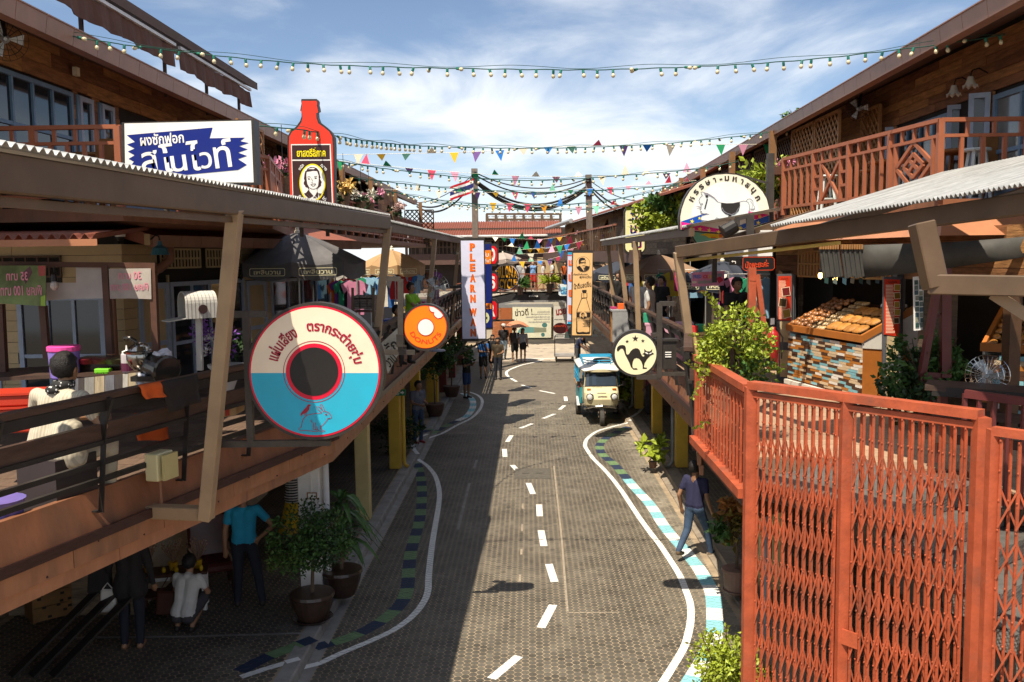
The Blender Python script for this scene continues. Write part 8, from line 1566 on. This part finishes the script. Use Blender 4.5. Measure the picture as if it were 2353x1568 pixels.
corr('roof',m_rust,fb,(-9,59.5,6.45),(2.2,59.5,6.45),(2.2,64.5,7.55),(-9,64.5,7.55),70,.05,4); b=MB(); b.tube([(-9,59.4,6.40),(2.2,59.4,6.40)],.10,8); b.build('gutter',m_zinc,fb); b=MB(); b.bx(-9,2.2,60,64,6.2,6.3); b.build('ceiling',m_dark,fb)
# old plank house on the far right, its eave running in to the street
rh=thing('plank_house','weathered plank house with propped shutters at the far right','building',(4,46,3)); a_,b_=(2.35,58.0),(4.7,27.5)
planks(rh,a_,b_,5.3,7.0,.2,m_wood2,[(3,4.6,5.6,6.6),(9,10.6,5.6,6.7),(15,16.6,5.6,6.7),(22,23.4,5.6,6.7)],2.6,seed=41); wallsheet('backing',m_dark,rh,a_,b_,3.0,7.05,-.08); planks(rh,a_,b_,3.0,5.3,.3,m_wood2,[(2,7,3.0,5.0),(9,14,3,5),(16,29,3,5)],3,seed=42)
tt,nn,ll_=plan(a_,b_); W=lambda s,o,z: V3(a_[0],a_[1],0)+tt*s+nn*o+V3(0,0,z)
for s in (3,9,15,22):
    for e in (0,.8): q=MB(); q.add([W(s+e,.02,6.7),W(s+e+.75,.02,6.7),W(s+e+.75,.45,5.75),W(s+e,.45,5.75)],[(0,1,2,3)]); o=q.build('shutter',MATS['grille_wood'],rh); o.modifiers.new('t','SOLIDIFY').thickness=.04
    window(rh,a_,b_,s,s+1.55,5.65,6.6,4,2,m_latd,.05)
q=MB(); q.add([W(-2,.9,6.85),W(ll_+1.5,.9,6.85),W(ll_+1.5,-3.5,8.2),W(-2,-3.5,8.2),W(-2,.9,6.78),W(ll_+1.5,.9,6.78),W(ll_+1.5,-3.5,8.1),W(-2,-3.5,8.1)],[(0,1,2,3),(7,6,5,4),(0,4,5,1),(1,5,6,2),(0,3,7,4)]); q.build('roof',m_rust,rh); q=MB(); q.tube([W(-2,.98,6.86),W(11,.98,6.86)],.12,8); q.build('gutter',m_zinc,rh)
for i in range(9):
    barp('gallery_post',m_latd,rh,W(i*3.2,1.3,5.2),W(i*3.2,1.3,6.2),.08,.08)
barp('gallery_rail',m_rail,rh,W(0,1.3,6.15),W(26,1.3,6.15),.06,.06); barp('gallery_beam',MATS['brown_band'],rh,W(0,1.3,5.05),W(30,1.3,5.05),.2,.4)
for i in range(60): barp('baluster',m_latd,rh,W(i*.44,1.3,5.25),W(i*.44,1.3,6.12),.04,.04)
# billboard frame beyond the roofs
t=TR(1000,300,1.742,95); g=sgn('billboard_frame','bare white rooftop billboard frame far behind the red roof',t,1880,1045,'billboard'); mw=P_('frame_white','dfe3e6')
for x in range(1650,2170,64): barp('upright',m_steeld,g,t.p(x,970),t.p(x,1040),.25,.25)
for i,x in enumerate(range(1650,2130,32)): t.box([(x,985),(x+24,985),(x+24,1026),(x,1026)],.1,mw,g,'panel')
for y in (970,1008,1040): barp('rail',m_steeld,g,t.p(1645,y),t.p(2172,y),.2,.2)
# utility poles and cables
poles=[]
for u,v,lab in ((1090,388,'left'),(1352,402,'right')):
    p=Py(u,v,40); g=thing('utility_pole','weathered timber utility pole on the %s of the street'%lab,'pole',(p.x,p.y,DZ-.3)); poles.append(p); b=MB(); b.beam((p.x+ (.1 if u>1200 else 0),p.y,2.4),(p.x,p.y,p.z),.26,.26); b.build('shaft',M('pole_wood',(.2,.16,.13),.85,var=.3,scale=4,streak=(4,4,1)),g); b=MB(); b.lathe([(.1,0),(.14,.05),(.1,.1),(.14,.15),(.1,.2)],p+V3(0,-.2,-.35),8); b.build('insulator',s_blk,g); b=MB(); b.box(p+V3(0,-.15,-.9),(.4,.1,.06)); b.build('cable_clamp',s_blk,g)
def wire(label,p,q,sag,r,mat=s_blk,n=16,nm='cable'):
    p,q=Vector(p),Vector(q); b=MB(); b.tube([p.lerp(q,i/n)-V3(0,0,sag*4*(i/n)*(1-i/n)) for i in range(n+1)],r,4); return tag(b.build(nm,mat,None),label,'cable')
A_,B_=poles; i_=0
for dz,sg,r in ((-.15,.55,.025),(-.25,.7,.03),(-.45,.95,.045),(-.5,1.05,.05),(-.55,1.1,.045)):
    wire('black cable sagging between the two utility poles, %s'%('topmost','second from top','third from top','fourth from top','lowest')[i_],A_+V3(0,0,dz),B_+V3(0,0,dz),sg,r); i_+=1
i_=0
for dz,sg,r,e in ((-.2,.3,.02,0),(-.4,.55,.04,.1),(-.5,.7,.045,.2)):
    w=('topmost','middle','lowest')[i_]; wire('black cable from the left pole down to the left roof, '+w,A_+V3(0,0,dz),Py(958,466,46)+V3(0,0,-e),sg,r); wire('black cable from the right pole down to the right roof, '+w,B_+V3(0,0,dz),Py(1492,462,43)+V3(0,0,-e),sg,r); i_+=1
wire('thin grey cable running low from the left pole to the right',A_+V3(0,0,-3.2),Py(1560,600,40),.5,.02)
# strings of bulbs
m_sock=M('socket_green',(.015,.16,.11),.45); m_blb=M('bulb_cream',(.66,.56,.34),.12,var=.1,spec=.7); m_wg=M('wire_green',(.012,.07,.05),.5)
sb=MB(); sb.lathe([(.013,-.005),(.016,-.01),(.017,-.045),(.014,-.05)],(0,0,0),8); sm=bpy.data.meshes.new('socket'); sm.from_pydata(sb.v,[],sb.f); sm.materials.append(m_sock)
bb=MB(); bb.lathe([(.010,-.05),(.013,-.054),(.022,-.068),(.025,-.082),(.019,-.100),(.006,-.107)],(0,0,0),10); bmsh=bpy.data.meshes.new('bulb'); bmsh.from_pydata(bb.v,[],bb.f); bmsh.materials.append(m_blb); bmsh.shade_smooth()
def light_string(label,pts,sp=.203,sc_=1.,r=.006,seed=1,two=True):
    """pts: measured points of the string; bulbs every sp metres hang from small sockets, some tipped over"""
    rg=random.Random(seed); P=[Py(*p) for p in pts]; g=thing('light_string',label,'light string',P[0]); C=spline(P,.1)
    b=MB(); b.tube([c+V3(0,0,.004*math.sin(i*1.3)) for i,c in enumerate(C)],r,4,False); b.tube([c+V3(0,0,.035+.02*math.sin(i*.37)) for i,c in enumerate(C)],r*.6,3,False); b.build('wire',m_wg,g,kind='stuff'); d=0
    for i in range(1,len(C)):
        d+=(C[i]-C[i-1]).length
        if d>=sp:
            d-=sp; tip=rg.uniform(-.5,.5) if rg.random()>.14 else rg.choice((-1.9,1.9)); e=(tip*.6,tip*.5,rg.uniform(0,6)); s=inst(sm,'socket',g,C[i]-P[0],e,(sc_,)*3); inst(bmsh,'bulb',s)
light_string('nearest string of clear bulbs swagged across the top of the picture',[(130,76,10.9),(250,98,11.4),(470,125,12.1),(640,142,12.3),(850,153,12.5),(1210,160,12.5),(1450,159,12.5),(1800,142,12.3),(2100,110,12.0),(2310,80,11.4)],.203,1.08,.007,1)
light_string('second string of bulbs running past the red bottle sign',[(596,290,13.2),(700,300,13.6),(850,325,16),(1000,337,18.5),(1250,341,20),(1500,332,20.5),(1700,313,20.5),(1860,291,20.5)],.215,1.2,.009,2)
light_string('third string of bulbs above the roof of the left balcony',[(772,370,21),(900,390,23),(1089,410,24),(1230,415,24),(1373,408,24),(1587,390,24),(1695,372,24)],.27,1.35,.011,3)
light_string('fourth string of bulbs crossing behind the left pole',[(802,408,25),(950,425,27),(1089,437,28),(1230,443,28),(1347,440,28),(1500,430,28),(1600,416,28)],.3,1.45,.012,4)
light_string('fifth string of bulbs just above the far roofs',[(871,436,30),(1036,464,33),(1200,474,34),(1393,462,34),(1560,425,33)],.34,1.6,.013,5)
light_string('sixth and farthest string of bulbs above the far red roof',[(993,465,37),(1149,480,38),(1300,483,38),(1423,474,38),(1530,455,38)],.36,1.7,.014,6)
# bunting
fcol=[M('flag_'+c,H(c),.8,var=.05) for c in ('c8881a','e0b02a','1f8f5a','2a78c8','d84a68','e8a0b8','8fd8b8','efe2c8','6a4a86','2a4a8a')]
def bunting(label,pts,sp,sz,seed,grp=None,mix=range(10)):
    rg=random.Random(seed); P=[Py(*p) for p in pts]; g=thing('bunting',label,'bunting',P[0],'bunting strings'); C=spline(P,.1); b=MB(); b.tube(C,.006,3,False); b.build('cord',s_pale,g); d=rg.random()*sp; mix=list(mix)
    for i in range(1,len(C)):
        d+=(C[i]-C[i-1]).length
        if d>=sp:
            d=0; q=C[i]-P[0]; w=sz*.42; up_=rg.choice((-1,-1,-1,-.6,.5,1)); m=MB(); ax=(C[i]-C[i-1]).normalized(); k=rg.uniform(-.3,.3); m.add([q-ax*w,q+ax*w,q+V3(k*sz*.5,rg.uniform(-.4,.4)*sz,up_*sz)],[(0,1,2)]); me=bpy.data.meshes.new('pennant'); me.from_pydata([tuple(v) for v in m.v],[],m.f); me.materials.append(fcol[mix[rg.randrange(len(mix))]]); o=bpy.data.objects.new('pennant',me); COL.objects.link(o); o.parent=g; o.modifiers.new('t','SOLIDIFY').thickness=.004
bunting('uppermost line of fluttering pennants, level with the second bulb string',[(772,356,22),(1069,350,22),(1233,340,22),(1433,334,22),(1775,332,22)],.52,.26,1)
bunting('line of pennants passing the head of the left utility pole',[(779,370,25),(900,383,25),(1053,396,25),(1200,405,26),(1360,405,26),(1600,395,26)],.55,.28,2)
bunting('line of pennants crossing in front of the right utility pole',[(880,435,30),(1089,442,31),(1250,440,31),(1480,425,31),(1600,415,31)],.6,.26,3)
bunting('line of pennants low above the far roofs',[(1100,465,36),(1230,470,36),(1330,475,36),(1530,462,36)],.6,.34,4)
for i,(u0,v0,u1,v1,Y,lab) in enumerate(((1130,545,1370,530,46,'highest of the low far lines of pennants'),(1160,565,1330,555,44,'middle of the low far lines of pennants'),(1180,585,1400,545,42,'low slanting line of pennants before the gallery'),(1190,575,1440,520,40,'line of pennants climbing towards the plank house'),(1160,600,1330,575,48,'lowest line of pennants above the far bridge'))): bunting(lab,[(u0,v0,Y),((u0+u1)/2,(v0+v1)/2+12,Y),(u1,v1,Y)],.42,.36,10+i)
# national flag on the left pole
p=Py(1088,437,39.6); g=thing('flag','small red, white and blue striped flag on the left utility pole','flag',p)
for i,(c,h0,h1) in enumerate((('c41f2e',.5,.4),('f0eee8',.4,.3),('2a2f6b',.3,.1),('f0eee8',.1,0),('c41f2e',0,-.1))):
    m=MB(); vs=[]
    for j in range(7): f=j/6; off_=V3(-1.0*f,.12*math.sin(f*6),-.35*f); vs+=[p+off_+V3(0,0,h0),p+off_+V3(0,0,h1)]
    m.add(vs,[(2*j,2*j+1,2*j+3,2*j+2) for j in range(6)]); m.build('stripe',P_('flagc_'+c,c),g).modifiers.new('t','SOLIDIFY').thickness=.01
# ================= stall goods, balcony furniture, small fittings =================
gcol=[cloth('g_%d'%i,H(c),.1) for i,c in enumerate(('b03a6a','e0662a','3a6fb0','d8d2c4','7a3a8a','2f8f6a','c8b23a','1f2430','c43030','8fb8d0','5a3a2a','d88aa8'))]
def shirt_mesh(mat):
    m=MB(); T=frame((0,0,0),(0,-1,0)); m.prism([(-.10,0),(-.04,-.03),(.04,-.03),(.10,0),(.26,-.09),(.21,-.24),(.15,-.18),(.16,-.62),(-.16,-.62),(-.15,-.18),(-.21,-.24),(-.26,-.09)],.04,T); me=bpy.data.meshes.new('garment'); me.from_pydata(m.v,[],m.f); me.materials.append(mat); return me
shm=[shirt_mesh(m) for m in gcol]
def rack(label,a,b,z,n,seed,face=0,h=1.75):
    """clothes rail between plan points a,b with garments side by side"""
    g=thing('clothes_rack',label,'clothes rack',(a[0],a[1],z)); A,B=V3(a[0],a[1],z),V3(b[0],b[1],z); rg=random.Random(seed)
    q=MB(); q.tube([A,A+V3(0,0,h),B+V3(0,0,h),B],.018,6); q.build('frame',MATS['pole_alu'],g); o0=g.location
    for k in range(n):
        c=A.lerp(B,(k+.5)/n)+V3(0,0,h-.06); inst(shm[rg.randrange(len(shm))],'garment',g,c-o0,(0,0,face+rg.uniform(-.3,.3)),(rg.uniform(.85,1.1),1,rg.uniform(.8,1.3)))
    return g
for i,(a,b,n,f,lab) in enumerate((((3.9,18.0),(4.7,17.6),6,0,'clothes rack nearest the orange frame on the right deck'),((4.4,20.2),(4.6,22.6),9,1.2,'long clothes rack along the right-hand shop wall'),((3.4,24.0),(4.6,23.8),8,0,'clothes rack behind the brown parasol pole'),((4.3,25),(4.4,28),9,1.3,'clothes rack deep in the right-hand stalls'),((3.3,29.5),(4.5,29.2),8,0,'clothes rack below the navy parasol'),((-4.1,19.4),(-3.6,19.2),5,0,'clothes rack behind the lime green seller on the left deck'),((-4.4,21.8),(-3.2,22.0),9,0,'clothes rack under the tan parasol on the left deck'),((-4.4,25.5),(-3.1,25.6),8,0,'second clothes rack under the tan parasol'),((-4.4,30),(-3.0,30),8,0,'far clothes rack on the left deck'),((3.2,34),(4.4,34),8,0,'farthest clothes rack on the right deck'))): rack(lab,a,b,DZ,n,50+i,f)
def stall(label,c,d,rz,top,leg,goods,seed):
    g=thing('stall_table',label,'table',(c[0],c[1],DZ)); R=Matrix.Rotation(rz,3,'Z'); C=V3(c[0],c[1],DZ); w,dp,h=d
    q=MB(); q.box(C+V3(0,0,h),(w,dp,.04),rz); q.build('top',top,g); q=MB(); q.box(C+R@V3(0,-dp/2+.01,h/2),(w-.04,.02,h-.06),rz); q.build('front',top,g)
    for x in (-1,1):
        for y in (-1,1): q=MB(); p=C+R@V3(x*(w/2-.05),y*(dp/2-.05),0); q.beam(p,p+V3(0,0,h),.05); q.build('leg',leg,g)
    rg=random.Random(seed)
    for k in range(goods):
        p=C+R@V3(rg.uniform(-.42,.42)*w,rg.uniform(-.35,.35)*dp,h+.02); s=(rg.uniform(.1,.22),rg.uniform(.1,.2),rg.uniform(.05,.2)); o=put_box('goods_box','','box',p+V3(0,0,s[2]/2),s,gcol[rg.randrange(12)],rz+rg.uniform(-.3,.3)); o['label']='small coloured packet on the '+label; o['group']='packets on the '+label[:30]
m_pkt=M('stall_pink',(.62,.33,.42),.6); m_ylw=M('stall_yellow',(.5,.36,.13),.6,var=.2)
p=Py(1525,740,18.2); stall('pink-fronted stall table behind the right railing',(p.x+.1,p.y),(.95,.6,.78),-.1,m_pkt,m_lat,5,1)
p=Py(1645,760,15.2); stall('yellow board stall under the pink banner',(p.x,p.y),(1.0,.6,.85),-.1,m_ylw,m_lat,6,2)
p=Py(1445,740,22.5); stall('pale drinks cooler table by the right railing',(p.x,p.y),(.9,.6,.8),0,gry,m_lat,4,3)
p=Py(980,735,24); stall('cloth seller table on the left deck',(p.x-.2,p.y),(1.3,.6,.8),0,m_cream,m_lat,7,4)
# shelf of stacked storage boxes behind the record sign
t=TR(1000,1100,1.742,15.5); g=sgn('shelf_rack','rack of stacked grey storage boxes behind the record sign',t,800,260,'shelf')
for x in (715,860): barp('post',m_steeld,g,t.p(x,90),t.p(x,330),.04,.04)
for y in (165,255): t.box([(712,y),(866,y),(866,y+6),(712,y+6)],.5,m_mar,g,'board')
for i in range(3):
    for j in range(5): x=718+i*50; y=238-j*19; t.box([(x,y-16),(x+44,y-16),(x+44,y),(x,y)],.4,M('box_grey_brown',(.14,.115,.1),.5,rand=.25),g,'storage_box')
t=TR(1000,1100,1.742,17.4); g=sgn('crate','blue plastic crate on the left deck beside the seated man',t,985,365,'crate'); t.box([(930,318),(1040,315),(1040,362),(935,368)],.4,P_('crate_blue','1d3f9a'),g,'tub'); t.box([(926,312),(1044,309),(1044,320),(926,322)],.42,P_('crate_blue','1d3f9a'),g,'rim',.01)
# standing fan beside the cloth seller
t=TR(1000,1100,1.742,20.8); c=t.p(1292,90); g=thing('standing_fan','grey standing fan beside the cloth seller','fan',(c.x,c.y,DZ)); cage(g,c,.32,(-.2,-1,0),sp=20); q=MB(); q.tube([c+V3(0,.1,0),V3(c.x,c.y+.1,DZ)],.02,6); q.build('pole',s_gry,g); q=MB(); q.lathe([(.2,0),(.18,.03),(.03,.05)],V3(c.x,c.y+.1,DZ),12); q.build('foot',s_gry,g)
# patterned hoardings hung outside the left railing
t=TR(1000,1100,1.742,13.8); g=sgn('rail_panel','cream panel with dark lettering hung on the left railing behind the record',t,980,680,'panel'); t.box([(915,475),(1040,360),(1040,540),(960,690)],.03,M('panel_cream',(.42,.40,.33),.7,var=.3,scale=9),g,'sheet'); t.txt('รัก',985,500,90,90,s_ink,g,40,.01,.02); t.txt('วาน',985,600,80,60,s_ink,g,40,.01,.02)
# balcony furniture
def stool(label,p,mat,h=.72,w=.34,back=False,group='balcony seats'):
    g=thing('bar_stool' if not back else 'chair',label,'stool' if not back else 'chair',p,group); p=Vector(p); q=MB(); q.lathe([(w/2,h-.04),(w/2+.01,h-.02),(w/2,h)],p,14); q.build('seat',mat,g)
    for i in range(4): a=PI/4+i*PI/2; q=MB(); q.beam(p+V3(math.cos(a)*w*.3,math.sin(a)*w*.3,h-.04),p+V3(math.cos(a)*w*.58,math.sin(a)*w*.58,0),.04); q.build('leg',mat,g)
    q=MB(); q.lathe([(w*.46,h*.4),(w*.46,h*.4+.025)],p,10); q.build('foot_ring',mat,g)
    if back: q=MB(); q.box(p+V3(0,w*.45,h+.25),(w,.05,.4)); q.build('backrest',mat,g)
m_stw=M('stool_white',(.6,.66,.64),.5,dirt=.15); m_ch=M('bar_wood',(.25,.11,.035),.5,var=.2,scale=8)
for u,v,Y,mt,bk,lab in ((2243,420,12.6,m_stw,False,'white-painted stool on the right balcony, nearest the corner'),(2290,420,12.8,m_ch,True,'brown chair beside the white stool on the right balcony'),(2140,420,14.2,m_ch,False,'brown stool behind the diamond panel on the right balcony'),(2085,430,14.8,m_stw,False,'white stool behind the cross panel on the right balcony'),(2000,440,15.6,m_ch,False,'brown stool at the middle of the right balcony'),(1900,440,16.6,m_stw,False,'white stool near the far end of the right balcony'),(240,380,11.8,m_ch,True,'brown chair on the left balcony'),(180,380,12.2,m_ch,False,'brown stool on the left balcony')):
    p=Py(u,v,Y); stool(lab,(p.x,p.y,5.75),mt,back=bk,h=.72 if not bk else .48)
for u,Y,lab in ((2200,13.6,'round timber table near the corner of the right balcony'),(2045,15.0,'round timber table at the middle of the right balcony'),(215,12.6,'round timber table on the left balcony')):
    p=Py(u,400,Y); g=thing('bar_table',lab,'table',(p.x,p.y,5.75),'balcony tables'); q=MB(); q.lathe([(.32,.76),(.34,.78),(.34,.80),(.32,.81)],V3(p.x,p.y,5.75),18); q.build('top',m_ch,g)
    for i in range(4): a=i*PI/2; q=MB(); q.beam(V3(p.x+math.cos(a)*.2,p.y+math.sin(a)*.2,6.51),V3(p.x+math.cos(a)*.28,p.y+math.sin(a)*.28,5.75),.05); q.build('leg',m_ch,g)
# frilled wall lamps, loudspeaker, cage fan
for i,(u,v) in enumerate(((2192,205),(2230,185))):
    p=Px(u,v,6.25); g=thing('wall_lamp','white frilled glass wall lamp on the right building, %s of two'%('left','right')[i],'lamp',p); q=MB(); n=14; vs=[]
    for r,z in ((.03,.05),(.045,0),(.07,-.06),(.10,-.09)): vs+=[p+V3(r*math.cos(2*PI*j/n),r*math.sin(2*PI*j/n),z+(.018*math.sin(j*PI) if r<.1 else .02*(-1)**j)) for j in range(n)]
    q.add(vs,[(k*n+j,k*n+(j+1)%n,(k+1)*n+(j+1)%n,(k+1)*n+j) for k in range(3) for j in range(n)]); o=q.build('shade',M('frill_glass',(.62,.58,.5),.3),g); o.modifiers.new('t','SOLIDIFY').thickness=.006; q=MB(); q.tube([p+V3(0,0,.05),p+V3(.02,0,.14),p+V3(.12,.02,.17),p+V3(.25,.02,.1)],.01,5); q.build('arm',s_blk,g)
p=Px(1972,250,5.9); g=thing('ceiling_fan','dark caged fan under the right eave','fan',p); cage(g,p,.22,(-.6,-.8,-.2),mat=s_blk,sp=18); q=MB(); q.beam(p,p+V3(.1,.1,.35),.04); q.build('hanger',s_blk,g)
p=Px(12,90,-5.9); g=thing('ceiling_fan','dark caged fan under the near end of the left eave','fan',p); cage(g,p,.24,(.5,-.8,-.2),mat=s_blk,sp=18); q=MB(); q.beam(p,p+V3(-.1,.1,.5),.04); q.build('hanger',s_blk,g)
b=MB(); p=Px(175,165,-6.42); b.box(p,(.06,.1,.12)); g=tag(b.build('wall_socket',s_pale,None),'cream socket box on the left upper wall','socket')
for i,(u,v,w,h_) in enumerate(((425,120,.5,.35),)): pass
# shadowed customers' counter fan, cardboard box, basin behind the left rail
t=TR(0,850,1.742,9.9); g=sgn('cardboard_box','brown printed cardboard box behind the left railing',t,1570,1440,'box'); t.box([(1485,1325),(1645,1300),(1645,1410),(1495,1440)],.3,M('cardboard',(.45,.28,.13),.8),g,'carton'); t.poly([(1570,1315),(1600,1310),(1600,1415),(1570,1420)],P_('carton_red','a83a28'),g,'print',.004)
p=gp(40,60,DZ+.3); g=thing('plastic_basin','lilac plastic basin on the floor behind the left railing','basin',(Pw(3,1075,*LR_,-.3).x-.05,Pw(3,1075,*LR_,-.3).y,DZ)); q=MB(); c=g.location; q.lathe([(.14,0),(.17,.02),(.2,.25),(.21,.26),(.19,.26)],c,18); q.build('tub',M('lilac_plastic',(.16,.13,.4),.35),g)
# black buckets at the lower left corner and a barrier board
p=gp(60,1450); g=thing('timber_board','dark leaning boards at the lower left corner','board',p); 
for i in range(3): barp('board',m_blacks,g,p+V3(.2+.25*i,-.3,0),p+V3(.9+.25*i,.5,.75),.16,.03)
bpy.data.scenes.remove(TMP)
